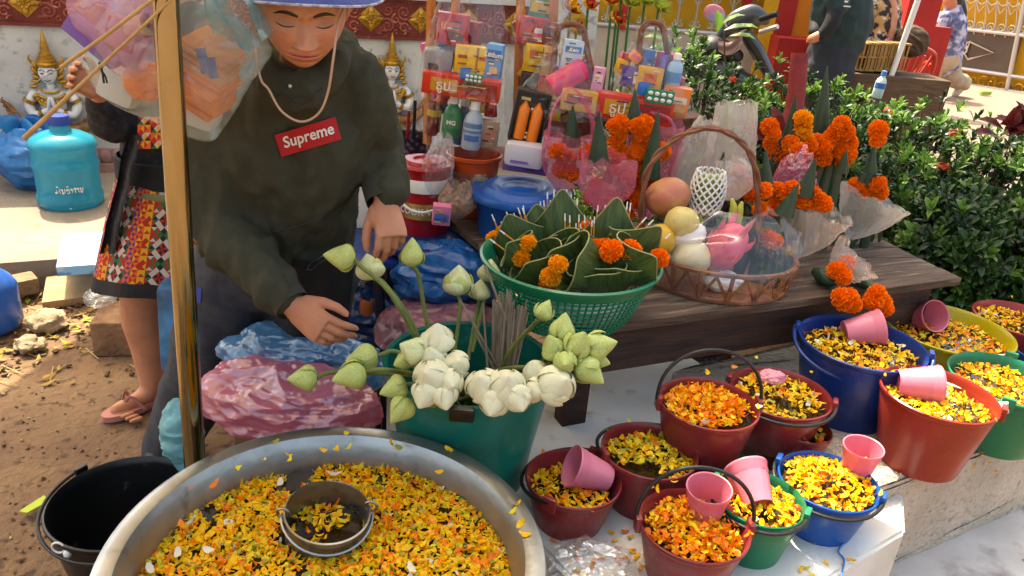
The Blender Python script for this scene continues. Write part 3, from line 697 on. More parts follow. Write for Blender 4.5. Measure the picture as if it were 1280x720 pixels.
# stray petals on slab and kerb
mb = MB()
for i in range(46):
    p = Zp(U(690, 830), U(650, 720), SZ+.004); petal_into(mb, p, rotm(U(-15, 15), U(-15, 15), U(0, 360)), U(.012, .02), U(.006, .01), .2, pick(OR))
for i in range(10):
    p = Zp(U(1180, 1280), U(560, 590), KZ+.008); petal_into(mb, p, rotm(U(-15, 15), U(-15, 15), U(0, 360)), U(.014, .022), U(.006, .01), .2, pick(YO))
for i in range(8):
    p = Zp(U(1000, 1090), U(665, 720), SZ+.004); petal_into(mb, p, rotm(U(-15, 15), U(-15, 15), U(0, 360)), U(.012, .02), U(.006, .01), .2, pick(YO))
one(mb, 'fallen_petals', 'fallen orange and yellow petals on the foam block and kerb', 'petals', PET, None, 'stuff', sharp=None)

# ---- aluminium basin
m_alu = mat('basin_aluminium', 'a9aaa8', .34, metal=.95, c2='8f908e', ns=9, bump=.12, bs=30, dirt=('6f6a60', 20, .62, .8), detail=8)
BC = V((-.267, .995, 0)); BZ = .6; BR = .356
bas = thing('aluminium_basin', 'wide dented aluminium basin full of floating petals', 'basin', (BC.x, BC.y, .33))
b = MB(); zz = BZ-.33
b.lathe([(0, .0), (.22, .0), (.25, .01), (.30, .08), (.325, .2), (.345, zz-.01), (BR-.008, zz-.004), (BR, zz-.012), (BR+.006, zz-.004), (BR+.003, zz+.006), (BR-.012, zz+.012), (BR-.03, zz+.008), (BR-.042, zz-.012), (.300, .19), (.27, .07), (.22, .012), (0, .012)], 96, jit=lambda q, t: q*(1+.003*math.sin(3*t+1)))
b.build('shell', m_alu, bas)
WZ = BZ-.055
b = MB(); b.disc((0, 0, WZ-.33), .319, 64); b.build('water', m_water, bas)
# steel pot in the basin
PC = Zp(401, 638, WZ+.045); PC.z = WZ; PR = 51*prj(PC)[2]/FPX
pot = thing('steel_pot', 'small dull steel pot with wire bail floating among the basin petals', 'pot', (PC.x, PC.y, WZ-.07))
m_steel = mat('pot_steel', '97948c', .33, metal=.95, c2='7a776e', ns=14, bump=.1, bs=40, dirt=('5a5448', 26, .6, .75))
b = MB(); ph = .125
tiltp = Matrix.Rotation(rad(7), 4, 'Y') @ Matrix.Rotation(rad(5), 4, 'X')
b.lathe([(0, .0), (PR*.8, 0), (PR*.88, .006), (PR*.95, .05), (PR*.98, ph-.006), (PR*1.03, ph-.004), (PR*1.03, ph), (PR*.985, ph+.001), (PR*.955, ph-.006), (PR*.93, .05), (PR*.86, .01), (0, .008)], 56); b.build('shell', m_steel, pot, M=tiltp)
b = MB(); b.disc((0, 0, .074), PR*.93, 40); b.build('water', m_water, pot)
for sg in (-1, 1):
    a = rad(20); e = V((math.cos(a), math.sin(a), 0))*sg; b = MB()
    b.box(e*PR*1.03+V((0, 0, ph-.02)), (.006, .02, .03), Matrix.Rotation(a, 3, 'Z'), bev=.002); b.tube([e*PR*1.03+V((.011*math.cos(t), 0, ph+.004+.011*math.sin(t))) for t in np.linspace(0, 2*PI, 12)], .0026, 6)
    b.build('lug', m_steel, pot, M=tiltp)
b = MB(); b.tube([V((PR*1.07*math.cos(t+rad(20)), PR*1.07*math.sin(t+rad(20)), ph-.006-.016*math.sin(t-PI))) for t in np.linspace(PI, 2*PI, 20)], .0028, 6); b.build('bail_handle', m_wire, pot, M=tiltp)
b = MB()
for (a, z) in [(48, .09), (55, .092), (62, .09), (40, .088)]:
    q = V((PR*.93*math.cos(rad(a)), PR*.93*math.sin(rad(a)), z)); b.tube([q+V((.005*math.sin(t), -.003, .005*math.cos(t))) for t in np.linspace(0, 5, 8)], .0011, 5)
b.build('stamp_mark', mat('stamp', '3a362e', .7), pot, M=tiltp)
petal_heap('flower_petals', 'yellow petals floating inside the small steel pot', (PC.x-.005, PC.y+.006, WZ+.006), PR*.74, 75, (5, 1.2, 3.5, 1.5, .05), .004, (.014, .022), fringe=0)
petal_heap('flower_petals', 'dense yellow and orange petals floating in the aluminium basin', (BC.x, BC.y, WZ+.001), .317, 8200, (6.5, 2.6, 3.4, 1.2, .10), .001, (.0095, .020), edge=1.0, tilt=24, zr=.006, hole=(PC.x, PC.y, PR*1.02))
mb = MB()
for (x, y) in [(434, 542), (345, 552), (362, 575), (240, 610), (268, 605), (405, 563), (490, 555), (562, 562), (645, 630), (650, 655), (640, 640), (435, 560), (500, 560), (330, 575), (300, 585), (360, 568), (420, 562), (655, 668), (548, 590), (226, 655)]:
    petal_into(mb, Zp(x, y, BZ+.012), rotm(U(-30, 30), U(-30, 30), U(0, 360)), U(.014, .022), U(.007, .012), .3, pick(YO))
one(mb, 'rim_petals', 'loose petals stuck to the rim of the aluminium basin', 'petals', PET, None, 'stuff', sharp=None)
mb = MB()
for (x, y, a) in [(222, 693, 20), (262, 688, 70), (188, 712, 40), (418, 592, 100), (515, 712, 30), (350, 605, 10)]:
    petal_into(mb, Zp(x, y, WZ+.018), rotm(U(-10, 10), U(-10, 10), a), U(.022, .032), .012, .25, 4)
one(mb, 'white_petals', 'a few larger white petals lying on the yellow ones in the basin', 'petals', PET, None, 'stuff', sharp=None)
# low stool under the basin, and under the teal tub
m_stool = mat('stool_wood', '5c4630', .85, c2='473522', ns=8, sx=(1, 7, 7), bump=.3)
def stool(c, w, z, label):
    t = thing('low_stool', label, 'stool', (c.x, c.y, 0), .2)
    b = MB(); b.box((0, 0, z-.018), (w, w, .03), bev=.004); b.build('seat', m_stool, t)
    for sx in (-1, 1):
        for sy in (-1, 1): b = MB(); b.box((sx*w*.4, sy*w*.4, (z-.034)/2), (.045, .045, z-.034)); b.build('leg', m_stool, t)
stool(BC, .4, .328, 'low wooden stool under the aluminium basin')

# ---- black bucket on the ground
bk = bucket('l', 'black plastic bucket on the ground beside the basin', (157, 625), 90, 0.005, 745, m_blk, ('wire', 150, 100), m_blkw, br=.74, h=.27, lip=1.5)
k0 = bk.location+V((-.42*bk['_r'], -.95*bk['_r'], .262)); b = MB(); b.tube([k0+V((.014*math.cos(t), .003, .014*math.sin(t))) for t in np.linspace(0, 2*PI, 14)], .0025, 6); b.ell(k0+V((.02, 0, -.012)), (.009, .009, .011), 10, 8); b.build('handle_knuckle', m_wht, bk, world=True)

# ---- teal tub of lotus
TC = V((-.078, 1.50, 0)); TUZ = .70; TR = .186
stool(TC, .26, .33, 'low wooden stool under the teal lotus tub')
tub = thing('lotus_tub', 'deep teal plastic tub holding lotus buds and palm sticks', 'tub', (TC.x, TC.y, .332))
b = MB(); h_ = TUZ-.332; rb = TR*.68
b.lathe([(0, .006), (rb, .006), (rb*1.01, 0), (rb*1.02, .01), (lerp(rb, TR, .5), h_*.5), (TR*.955, h_-.05), (TR*.965, h_-.03), (TR*1.0, h_-.028), (TR*1.01, h_-.008), (TR*1.025, h_), (TR, h_+.004), (TR*.965, h_-.002), (TR*.94, h_-.05), (rb*.97, .03), (0, .02)], 64); b.build('shell', m_teal, tub)
e0 = V((-.0, -TR*1.03, h_-.012)); b = MB(); b.box(e0, (.05, .02, .03), bev=.005); b.build('handle_lug', m_blk, tub)
b = MB(); b.disc((0, 0, h_-.14), TR*.86, 40); b.build('water', m_water, tub)

# lotus buds
m_lg = mat('lotus_green', 'a3b454', .5, c2='c8d088', ns=14, tl=.25, bump=.1, bs=60, sx=(3, 3, 1))
m_lw = mat('lotus_white', 'e2dfc2', .5, c2='ccd096', ns=22, lo=.48, hi=.68, tl=.25, bump=.1, bs=60, sx=(3, 3, 1))
m_lc = mat('lotus_cream', 'c2cc86', .5, c2='dcdcb4', ns=12, tl=.25, bump=.1, bs=60, sx=(3, 3, 1))
m_stem = mat('lotus_stem', '6a7838', .6, c2='55602e', ns=30, bump=.2, bs=90, dirt=('4a4a2a', 60, .6, .75))
def bud_r(v, fat): return .5*fat*(math.sin(PI*min(1, max(0, v))**.72)**.8)*(1-.12*v)
def petal_patch(fat, half, off, open_, vmax=1.0, tipcurl=0):
    b = MB()
    def fn(u, v):
        vv = .02+v*(vmax-.02); w = rad(half)*(math.sin(PI*(.12+.88*v)**.8)**.75 if v < .999 else 0)+.0; a = (u*2-1)*w
        r = bud_r(vv, fat)+off*(1-vv**3)+open_*vv**1.5+.012*(1-abs(u*2-1)); z = vv-open_*.35*vv*vv+tipcurl*vv**4
        return V((r*math.cos(a), r*math.sin(a), z))
    b.grid(fn, 8, 10); return b
PM = {}
for nm, m in (('g', m_lg), ('w', m_lw), ('c', m_lc)):
    if nm == 'g': L = [(.76, 58, .016, .0), (.8, 46, .05, .06)]
    elif nm == 'w': L = [(.98, 50, .016, .05), (1.02, 42, .045, .20)]
    else: L = [(.88, 54, .016, .03), (.92, 44, .045, .16)]
    fat = L[0][0]; core = MB(); core.lathe([(bud_r(v, fat)*.97, v) for v in np.linspace(.0, 1, 16)], 16)
    PM[nm] = (core.mesh('bud_core', m, 60), [petal_patch(*q).mesh('petal', m, 80) for q in L])
op = petal_patch(.9, 44, .03, .42).mesh('petal_open', m_lw, 80); opg = petal_patch(.85, 40, .04, .38, tipcurl=-.05).mesh('petal_open', m_lg, 80)
def lotus(px, Y, ln, d2, dz, kind, label, stem=None, n_open=0, group=None, cat='lotus'):
    P = Yp(px[0], px[1], Y); ax = (_r*d2[0]-_u*d2[1]-_d*dz).normalized(); base = P-ax*ln*.5
    t = thing('lotus_bud', label, cat, base, 0, group, zto(ax, (.3, .9, .1)))
    core, (pi_, po_) = PM[kind]; S = Matrix.Scale(ln, 4); a0 = U(0, 6)
    inst(core, 'bud', t, S)
    for i in range(4): inst(pi_, 'petal', t, Matrix.Rotation(a0+i*PI/2, 4, 'Z') @ S @ Matrix.Scale(U(.9, .99), 4, (0, 0, 1)))
    for i in range(3): inst(po_, 'petal', t, Matrix.Rotation(a0+.6+i*2*PI/3+U(-.2, .2), 4, 'Z') @ S @ Matrix.Scale(U(.72, .92), 4, (0, 0, 1)))
    for i in range(n_open): inst(op if kind == 'w' else opg, 'petal', t, Matrix.Rotation(a0+i*2*PI/max(1, n_open)+U(-.3, .3), 4, 'Z') @ S @ Matrix.Scale(U(.7, .9), 4))
    q1 = base-ax*ln*.5
    if stem: pts = bez([base+ax*ln*.05]+[Yp(*s) for s in stem], 18)
    else:
        q = V((TC.x+U(-.06, .06), TC.y+U(-.05, .06), .56)); pts = bez([base+ax*ln*.05, base-ax*ln*.9, q.lerp(base, .5)+V((0, 0, .01)), q], 18)
    b = MB(); b.tube(pts, [.0042, .0048, .005], 8); b.build('stem', m_stem, t, world=True)
    return t
G1 = 'lotus buds in the teal tub'
lotus((424, 321), 1.42, .064, (-.95, -.12), .1, 'g', 'pale green lotus bud bending sideways beside the safety pin', [(450, 332, 1.41), (487, 365, 1.42), (520, 425, 1.44), (530, 470, 1.46)], 2, G1)
lotus((462, 333), 1.47, .058, (-.2, -.75), -.2, 'c', 'creamy lotus bud drooping on a brown stem beside the bending green bud', [(478, 352, 1.47), (510, 395, 1.48), (535, 450, 1.49)], 2, G1)
lotus((515, 315), 1.52, .062, (.05, -1), .15, 'g', 'green lotus bud held between the vendor\'s fingers', [(523, 345, 1.52), (532, 395, 1.51), (545, 450, 1.5)], 2, G1)
lotus((573, 350), 1.60, .07, (.05, -1), .2, 'c', 'half open pale lotus rising behind the palm sticks', [(575, 385, 1.58), (568, 440, 1.54), (560, 480, 1.5)], 4, G1)
lotus((612, 338), 1.68, .055, (.15, -1), .1, 'c', 'small pale lotus bud rising at the rear of the tub', [(606, 370, 1.64), (590, 440, 1.56)], 3, G1)
lotus((600, 362), 1.64, .05, (.1, -1), .1, 'c', 'tiny pale lotus bud between the rear lotus stems', [(596, 390, 1.62), (585, 450, 1.55)], 2, G1)
lotus((681, 387), 1.42, .045, (.45, -.9), .1, 'g', 'single small green lotus bud on a slanting bare stem', [(668, 405, 1.42), (640, 435, 1.44), (622, 470, 1.46)], 2, G1)
for LB, (px, Y, ln, d2, dz) in zip(['green lotus bud stretched furthest towards the brass pole', 'green lotus bud lying behind another over the blue bag', 'long green lotus bud drooping over the pink bag', 'green lotus bud resting on the tub rim above the lowest one', 'lowest green lotus bud hanging down the tub side', 'small green lotus bud facing out beside the creamy bunch'], [((378, 473), 1.33, .06, (-1, .05), .1), ((452, 448), 1.36, .066, (-.95, .15), .1), ((436, 470), 1.31, .068, (-.95, .25), .25), ((491, 486), 1.29, .056, (-.85, .3), .35), ((500, 514), 1.26, .058, (-.6, .8), .35), ((502, 453), 1.33, .042, (-.6, .2), .7)]):
    lotus(px, Y, ln, d2, dz, 'g', LB, [(px[0]+45, px[1]-8, Y+.02), (530, 470, 1.38), (560, 480, 1.44)], 0, G1)
for LB, (px, Y, ln, d2, dz) in zip(['white lotus bud crowning the creamy bunch', 'creamy lotus bud beside the palm sticks in the creamy bunch', 'large round creamy lotus bud at the middle of its bunch', 'creamy lotus bud between the large round one and the palm sticks', 'creamy lotus bud hanging low beside the green drooping buds', 'lowest creamy lotus bud of the bunch above the tub side', 'creamy lotus bud half hidden under the crowning white one'], [((547, 420), 1.33, .06, (.05, -.8), .5), ((571, 455), 1.29, .05, (.2, -.3), .9), ((537, 470), 1.25, .062, (-.2, -.3), .9), ((562, 480), 1.25, .05, (.25, .1), .9), ((530, 497), 1.23, .05, (-.3, .7), .6), ((556, 500), 1.23, .046, (.2, .8), .7), ((540, 445), 1.30, .05, (-.1, -.6), .7)]):
    lotus(px, Y, ln, d2, dz, 'w', LB, None, 0, G1)
lotus((514, 437), 1.31, .055, (-.7, -.4), .5, 'c', 'pale green lotus bud atop the creamy bunch', None, 1, G1)
for LB, (px, Y, ln, d2, dz) in zip(['white lotus bud over the black tub lug', 'big white lotus bud at the middle of the white bunch', 'low white lotus bud just above the black tub lug', 'low white lotus bud between the lug and the opening lotus', 'white lotus bud touching the opening white lotus'], [((603, 480), 1.25, .062, (-.15, -.5), .8), ((634, 480), 1.24, .064, (.1, -.5), .8), ((616, 508), 1.22, .05, (-.2, .6), .8), ((648, 502), 1.22, .052, (.3, .6), .8), ((671, 490), 1.25, .046, (.7, .2), .7)]):
    lotus(px, Y, ln, d2, dz, 'w', LB, None, 1, G1)
lotus((698, 480), 1.25, .068, (.35, -.3), .7, 'w', 'white lotus opening its petals under the green bunch', None, 5, G1)
lotus((668, 463), 1.29, .05, (-.2, -.7), .6, 'w', 'creamy lotus bud beside the opening white lotus', None, 0, G1)
for LB, (px, Y, ln, d2, dz) in zip(['green lotus bud of the dense bunch beside the single slanting bud', 'green lotus bud pointing straight up atop the dense bunch', 'plump green lotus bud at the middle of the dense bunch', 'green lotus bud pointing at the table rail from the dense bunch', 'green lotus bud facing out just above the opening white lotus', 'lowest green lotus bud of the dense bunch pointing at the table leg', 'half hidden green lotus bud between the two that point at the table', 'small green lotus bud deep in the dense bunch'], [((690, 432), 1.31, .055, (-.3, -.8), .6), ((704, 408), 1.34, .058, (.15, -1), .3), ((724, 428), 1.30, .058, (.3, -.7), .6), ((752, 432), 1.32, .064, (.95, -.25), .3), ((706, 453), 1.27, .05, (-.1, .1), 1), ((738, 466), 1.29, .066, (.75, .6), .4), ((746, 450), 1.33, .055, (.9, .25), .2), ((722, 448), 1.30, .045, (.2, .2), .9)]):
    lotus(px, Y, ln, d2, dz, 'g', LB, None, 1, G1)
# palm-leaf sticks
m_palm = mat('palm_stick', '857866', .8, c2='6a5e4e', ns=20, sx=(4, 4, .5), bump=.3)
stb = thing('stick_bundle', 'fan of thin grey palm sticks standing in the teal tub', 'sticks', Yp(625, 490, 1.47), 0)
for i in range(34):
    f = U(-1, 1); q0 = Yp(625+f*14, 490, 1.47+U(-.03, .03)); q1 = Yp(632+f*26+U(-4, 4), 366+abs(f)*14+U(-6, 14), 1.50+U(-.04, .04))
    b = MB(); b.tube([q0, q0.lerp(q1, .5), q1], [.0028, .0026, .002], 5, flat=.5); b.build('stick', m_palm, stb, world=True)
for (a, e) in [((575, 375), (640, 490)), ((607, 333), (632, 400)), ((596, 420), (632, 490))]:
    b = MB(); b.tube([Yp(*a, 1.46), Yp(*e, 1.46)], [.0025, .003], 5, flat=.5); b.build('stick', m_palm, stb, world=True)

# ---- plastic bags behind the basin
one(lump(Zp(352, 516, .52)+V((0, .05, 0)), (.21, .10, .08), .026, 14, 11, rotm(0, 0, -8), 200, 120), 'pink_plastic_bag', 'crumpled pink plastic bag behind the aluminium basin', 'bag', m_pbag, sharp=35)
one(lump(Zp(365, 480, .56)+V((0, .12, 0)), (.19, .08, .07), .030, 15, 21, rotm(0, 8, 5), 200, 120), 'light_blue_plastic_bag', 'crumpled light blue plastic bag lying over the pink one', 'bag', m_bbag, sharp=35)
one(lump(Zp(228, 545, .42), (.04, .04, .09), .015, 22, 31, None, 60, 40), 'turquoise_plastic_bag', 'small turquoise plastic bag tucked behind the brass pole', 'bag', bagmat('turq_bag', '6fb0b8', .7), sharp=35)
q = Zp(365, 560, .2); b = MB(); b.box((q.x, q.y+.12, .22), (.36, .16, .42), bev=.01); one(b, 'cardboard_box', 'plain box under the pink and blue bags', 'box', mat('card', '8a6a48', .85, c2='7a5c3e'))
one(lump(Zp(468, 425, .35)+V((0, .1, 0)), (.16, .14, .2), .04, 11, 41, None, 70, 50), 'dark_blue_plastic_bag', 'dark blue plastic bag slumped behind the lotus tub', 'bag', m_dkblue, sharp=35)
# ================================================================== THINGS ON THE TABLE
m_mari = mat('marigold', 'ee6a02', .6, c2='f58a08', ns=50, tl=.25)
m_mariy = mat('marigold_yellow', 'f39a06', .6, c2='f5ae12', ns=50, tl=.25)
m_leaf = mat('banana_leaf', '2f4420', .38, c2='4a6030', ns=30, sx=(4, 4, .35), bump=.35, bs=60, tl=.12)
m_ledge = mat('leaf_edge_pale', '8a8a58', .6)
m_cone = mat('leaf_cone', '1f3322', .45, c2='2d4630', ns=20, sx=(3, 3, .4), bump=.3, bs=50)
def marigold_mesh(m, full=False):
    b = MB(); n = 210; g_ = PI*(3-math.sqrt(5))
    b.ell((0, 0, 0), (.72, .72, .62), 12, 8)
    for i in range(n):
        z = 1-(i+.5)/n*(1.85 if full else 1.5); r = math.sqrt(max(0, 1-z*z)); a = i*g_; nrm = V((r*math.cos(a), r*math.sin(a), z))
        R = zto(nrm+V((U(-.3, .3), U(-.3, .3), U(-.3, .3)))) @ Matrix.Rotation(U(0, 6), 3, 'Z'); w = U(.12, .2); h = U(.32, .52); p = nrm*.62; p.z *= .8
        b.add([(-w*.5, 0, 0), (w*.5, 0, 0), (w, .08, h), (0, -.07, h*1.1), (-w, .08, h)], [(0, 1, 2, 3), (0, 3, 4)], TM(p, R))
    return b.mesh('flower', m, None)
MG = [marigold_mesh(m_mari, True), marigold_mesh(m_mari, True), marigold_mesh(m_mariy, True)]
def flowers(parent, lst, Y, r=.026, kinds=(0, 1), jit=.012):
    inv_ = wmat(parent).inverted()
    for q in lst:
        P = Yp(q[0], q[1], (q[2] if len(q) > 2 else Y)+U(-jit, jit)); inst(MG[random.choice(kinds)], 'flower', parent, inv_ @ TM(P, rotm(U(-70, 70), U(-70, 70), U(0, 360)), r*U(.9, 1.1)))
def leafcone(parent, tip, base, Y, w, name='leaf_cone'):
    P0, P1 = Yp(*base, Y), Yp(*tip, Y-.01); n = 14; b = MB()
    b.tube([P0.lerp(P1, t) for t in np.linspace(0, 1, 8)], [w*(1-t)**.9+.0015 for t in np.linspace(0, 1, 8)], 14, up=(1, 0, 0), flat=.75)
    ax = (P1-P0); b.tube([P0.lerp(P1, t)+V((w*(1-t)*.75, -w*(1-t)*.55, 0)) for t in (0, .5, .97)], [.002, .0018, .001], 5)
    return b.build(name, m_cone, parent, world=True)

# ---- green lattice basket
gb = thing('lattice_basket', 'green plastic lattice basket full of banana leaf cones', 'basket', (0, 0, 0))
GH = .155; gP = Zp(714, 322, TZ+GH); GR = 108*prj(gP)[2]/FPX; gb.matrix_basis = TM((gP.x, gP.y, TZ+.001))
m_gbas = plastic('basket_green', '0d7552', c2='0b6648')
def gprof(t): z = t*GH; return GR*(.60+.40*t**.6), z
b = MB(); b.lathe([(GR*.96, GH-.028), (GR*.985, GH-.028), (GR*1.0, GH-.022), (GR*1.055, GH-.006), (GR*1.06, GH), (GR*1.03, GH+.003), (GR*.985, GH-.004), (GR*.955, GH-.03)], 72); b.build('rim', m_gbas, gb)
b = MB()
for i in range(76):
    a = 2*PI*i/76; pts = []
    for t in np.linspace(.03, .86, 9): r, z = gprof(t); pts.append(V((r*math.cos(a), r*math.sin(a), z)))
    b.tube(pts, .0027, 4, cap=False)
b.build('lattice_rib', m_gbas, gb)
b = MB()
for t in np.linspace(.06, .84, 11):
    r, z = gprof(t); b.tube([V((r*math.cos(a), r*math.sin(a), z)) for a in np.linspace(0, 2*PI, 73)], .0027, 4, cap=False)
b.build('lattice_ring', m_gbas, gb)
b = MB(); b.lathe([(0, .004), (GR*.6, .004), (GR*.62, 0), (GR*.66, .008), (GR*.63, .012), (0, .008)], 48); b.build('base', m_gbas, gb)
b = lump((gP.x+.05, gP.y-.02, TZ+.06), (.1, .09, .05), .012, 20, 4); one(b, 'white_plastic_wad', 'wad of white plastic seen through the green lattice basket', 'plastic', mat('wad', 'c4c8c2', .5))
m_cand = mat('candle_stick', 'c98a2a', .5); m_tip = mat('white_wick', 'dcdad4', .6)
def leaf_packet(px, Y, ln, d2, dz, w, back, flw, label, ncand=8, azim=0, kinds=(0, 1)):
    """funnel folded from banana leaf: mouth at px, pointing along d2 (image) / dz (towards the viewer)"""
    P = Yp(px[0], px[1], Y); ax = (_r*d2[0]-_u*d2[1]-_d*dz).normalized(); R = zto(ax, (0, -1, .2)) @ Matrix.Rotation(rad(azim), 3, 'Z')
    w *= 1.22; ln *= 1.12
    t = thing('banana_leaf_cone', label, 'leaf cone', P-ax*ln, 0, 'banana leaf cones in the green basket', R)
    def fn(u, v):
        a = 2*PI*u*1.06; k = max(0, math.cos(a-PI/2))**2.2; r = w*(.06+.94*v)*(1+.012*math.sin(u*6)); z = v*ln*(.78+.0*k)+v*v*back*k*ln
        r *= (1-.25*k*v); return V((r*math.cos(a)*(1-.35*k*v), r*math.sin(a)*.8+.002*u, z))
    b = MB(); b.grid(fn, 40, 10); b.warp(lambda v: v+V((nz(v, 30), nz(v, 30, 1), 0))*.0025); lf_ = b.build('leaf', m_leaf, t, sharp=60); b = MB(); b.tube([fn(u, 1) for u in np.linspace(0, 1, 40)], .0016, 5); b.build('leaf_edge', m_ledge, lf_)
    fold = MB(); fold.grid(lambda u, v: V(((u-.5)*w*1.7*(.1+.9*v), -w*.80*(.1+.9*v)*(1-.8*(u-.5)**2)-.004, v*ln*.74*(1-.25*abs(u-.1)))), 10, 6); fo_ = fold.build('fold', m_leaf, t, sharp=60); b = MB(); b.tube([V(((u-.5)*w*1.7, -w*.80*(1-.8*(u-.5)**2)-.005, ln*.74*(1-.25*abs(u-.1)))) for u in np.linspace(0, 1, 14)], .0016, 5); b.build('fold_edge', m_ledge, fo_)
    for i in range(ncand):
        x = lerp(-.55, .55, (i+.5)/max(1, ncand))*w; q = V((x, w*U(.15, .4), ln*.62)); e = q+V((U(-.004, .004), w*.12, ln*U(.38, .5)))
        b = MB(); b.tube([q, e], [.0022, .0018], 5); c_ = b.build('candle', m_cand, t); b = MB(); b.tube([e, e+(e-q)*.18], [.0022, .0014], 5); b.build('wick', m_tip, c_)
    for (fx, fy, fz, fr, kk) in flw: inst(MG[kk], 'flower', t, TM((fx*w, fy*w, fz*ln), rotm(U(-60, 60), U(-60, 60), 0), fr))
    return t
YB = gP.y
leaf_packet((640, 278), YB+.10, .17, (-.35, -.9), .15, .062, .35, [(.0, -.4, .92, .02, 2), (.4, -.3, .9, .02, 2), (.75, -.1, .88, .02, 2)], 'banana leaf cone tipping over the basket rim beside the blue lidded bucket', 7)
leaf_packet((672, 268), YB+.13, .17, (-.1, -1), .1, .055, .35, [], 'banana leaf cone with white wicks and no flower behind the yellow marigold one', 6)
leaf_packet((702, 258), YB+.12, .18, (0, -1), .1, .058, .42, [], 'banana leaf cone whose tall tip points at the blue lid', 7)
leaf_packet((724, 285), YB+.03, .17, (.0, -1), .25, .055, .25, [], 'banana leaf cone holding a row of short candles amid the basket', 8)
leaf_packet((765, 272), YB+.06, .19, (.12, -1), .15, .062, .45, [(.45, -.5, .8, .021, 0), (.75, -.2, .84, .018, 1)], 'tallest banana leaf cone with long candles and one marigold', 9)
leaf_packet((805, 290), YB+.02, .17, (.65, -.75), .2, .06, .40, [(-.35, -.55, .8, .023, 0), (-.5, -.2, .9, .02, 1)], 'banana leaf cone leaning out towards the fruit basket', 5, 15)
leaf_packet((770, 312), YB-.10, .16, (.05, -.8), .6, .056, .1, [(-.5, -.2, .95, .024, 0), (.15, .1, 1.0, .026, 1), (.6, -.5, .85, .026, 0), (.2, -.9, .8, .022, 0)], 'banana leaf cone stuffed with several orange marigolds', 0)
leaf_packet((680, 300), YB-.07, .17, (-.55, -.55), .55, .06, .2, [(.5, -.5, .98, .02, 2), (.95, -.4, .9, .021, 2), (.85, -.9, .8, .022, 0), (1.0, -1.2, .72, .02, 0)], 'banana leaf cone lying across the rim with yellow marigolds', 0)
leaf_packet((630, 298), YB-.02, .16, (-.75, -.6), .35, .045, .2, [], 'narrow banana leaf cone with a yellow candle hanging over the rim', 2)
leaf_packet((700, 318), YB-.13, .17, (-.75, -.35), .6, .06, .15, [(.3, .1, 1.0, .02, 2), (.7, -.2, .95, .022, 2), (.9, -.5, .85, .022, 0)], 'banana leaf cone lying at the front of the basket with yellow orange marigolds', 0, 20)
leaf_packet((655, 312), YB-.08, .17, (-.6, -.55), .55, .06, .2, [], 'flattened banana leaf cone with pale edges at the basket rim', 0, -15)
leaf_packet((745, 318), YB-.12, .16, (-.1, -.7), .7, .055, .1, [], 'banana leaf cone turned edge on beside the marigold filled one', 0)
leaf_packet((815, 312), YB-.08, .16, (.7, -.45), .5, .062, .3, [(-.5, -.3, .95, .022, 0)], 'banana leaf cone drooping over the rim towards the fruit', 0, 10)
# ---- blue lidded bucket
P = Zp(652, 236, .86); br_ = 62*prj(P)[2]/FPX
bl = thing('lidded_bucket', 'bright blue plastic bucket with a round lid behind the leaf cones', 'bucket', (P.x, P.y, TZ+.001))
hb_ = .86-TZ-.012
b = MB(); b.lathe([(0, .004), (br_*.8, .004), (br_*.82, 0), (br_*.93, hb_*.85), (br_*.97, hb_*.9), (br_*.97, hb_)], 48); b.build('shell', m_blue, bl)
b = MB(); b.lathe([(br_*1.02, hb_-.014), (br_*1.06, hb_-.012), (br_*1.065, hb_), (br_*1.03, hb_+.008), (br_*.9, hb_+.004), (br_*.82, hb_+.010), (br_*.74, hb_+.022), (br_*.52, hb_+.024), (br_*.46, hb_+.018), (br_*.36, hb_+.016), (br_*.3, hb_+.02), (0, hb_+.021)], 64); b.build('lid', m_blue, bl)
for sg in (-1, 1): b = MB(); b.box((sg*br_*1.02, 0, hb_*.7), (.02, .04, .05), bev=.004); b.build('handle_lug', m_blue, bl)

# ---- fruit basket
FB = Zp(893, 352, TZ); fb = thing('fruit_basket', 'brown wicker basket of fruit with a tall arched handle', 'basket', (FB.x, FB.y, TZ+.001))
m_wick = mat('wicker', '5e3522', .6, c2='7a4a30', ns=30, bump=.4, bs=60)
fr_ = 84*prj(FB)[2]/FPX; fh = .085
b = MB()
for z in (.006, fh): b.tube([V((fr_*(1+.1*z/fh)*math.cos(a), fr_*.8*(1+.1*z/fh)*math.sin(a), z)) for a in np.linspace(0, 2*PI, 60)], .007, 6)
b.build('hoop', m_wick, fb)
for i in range(16):
    a0 = 2*PI*i/16
    for da in (-.22, .22):
        b = MB(); b.tube([V((fr_*math.cos(a0), fr_*.8*math.sin(a0), .008)), V((fr_*1.1*math.cos(a0+da), fr_*.88*math.sin(a0+da), fh))], .0045, 5, flat=.5); b.build('strut', m_wick, fb)
    b = MB(); b.tube([V((fr_*1.02*math.cos(a0), fr_*.82*math.sin(a0), .002)), V((fr_*1.12*math.cos(a0), fr_*.9*math.sin(a0), fh+.006))], .006, 5); b.build('stake', m_wick, fb)
b = MB(); b.lathe([(0, .004), (fr_*.97, .004), (fr_*.97, .008), (0, .008)], 40, Matrix.Diagonal((1, .8, 1, 1))); b.build('base', m_wick, fb)
hp = bez([Yp(802, 318, FB.y), Yp(806, 225, FB.y), Yp(838, 178, FB.y+.01), Yp(885, 160, FB.y+.02), Yp(925, 176, FB.y+.01), Yp(945, 215, FB.y), Yp(948, 300, FB.y)], 60)
b = MB()
for ph_ in (0, PI): b.tube([p+V((.0045*math.cos(i*.55+ph_), .0045*math.sin(i*.55+ph_), .002*math.sin(i*.55+ph_))) for i, p in enumerate(hp)], .006, 6)
b.build('handle', m_wick, fb, world=True)
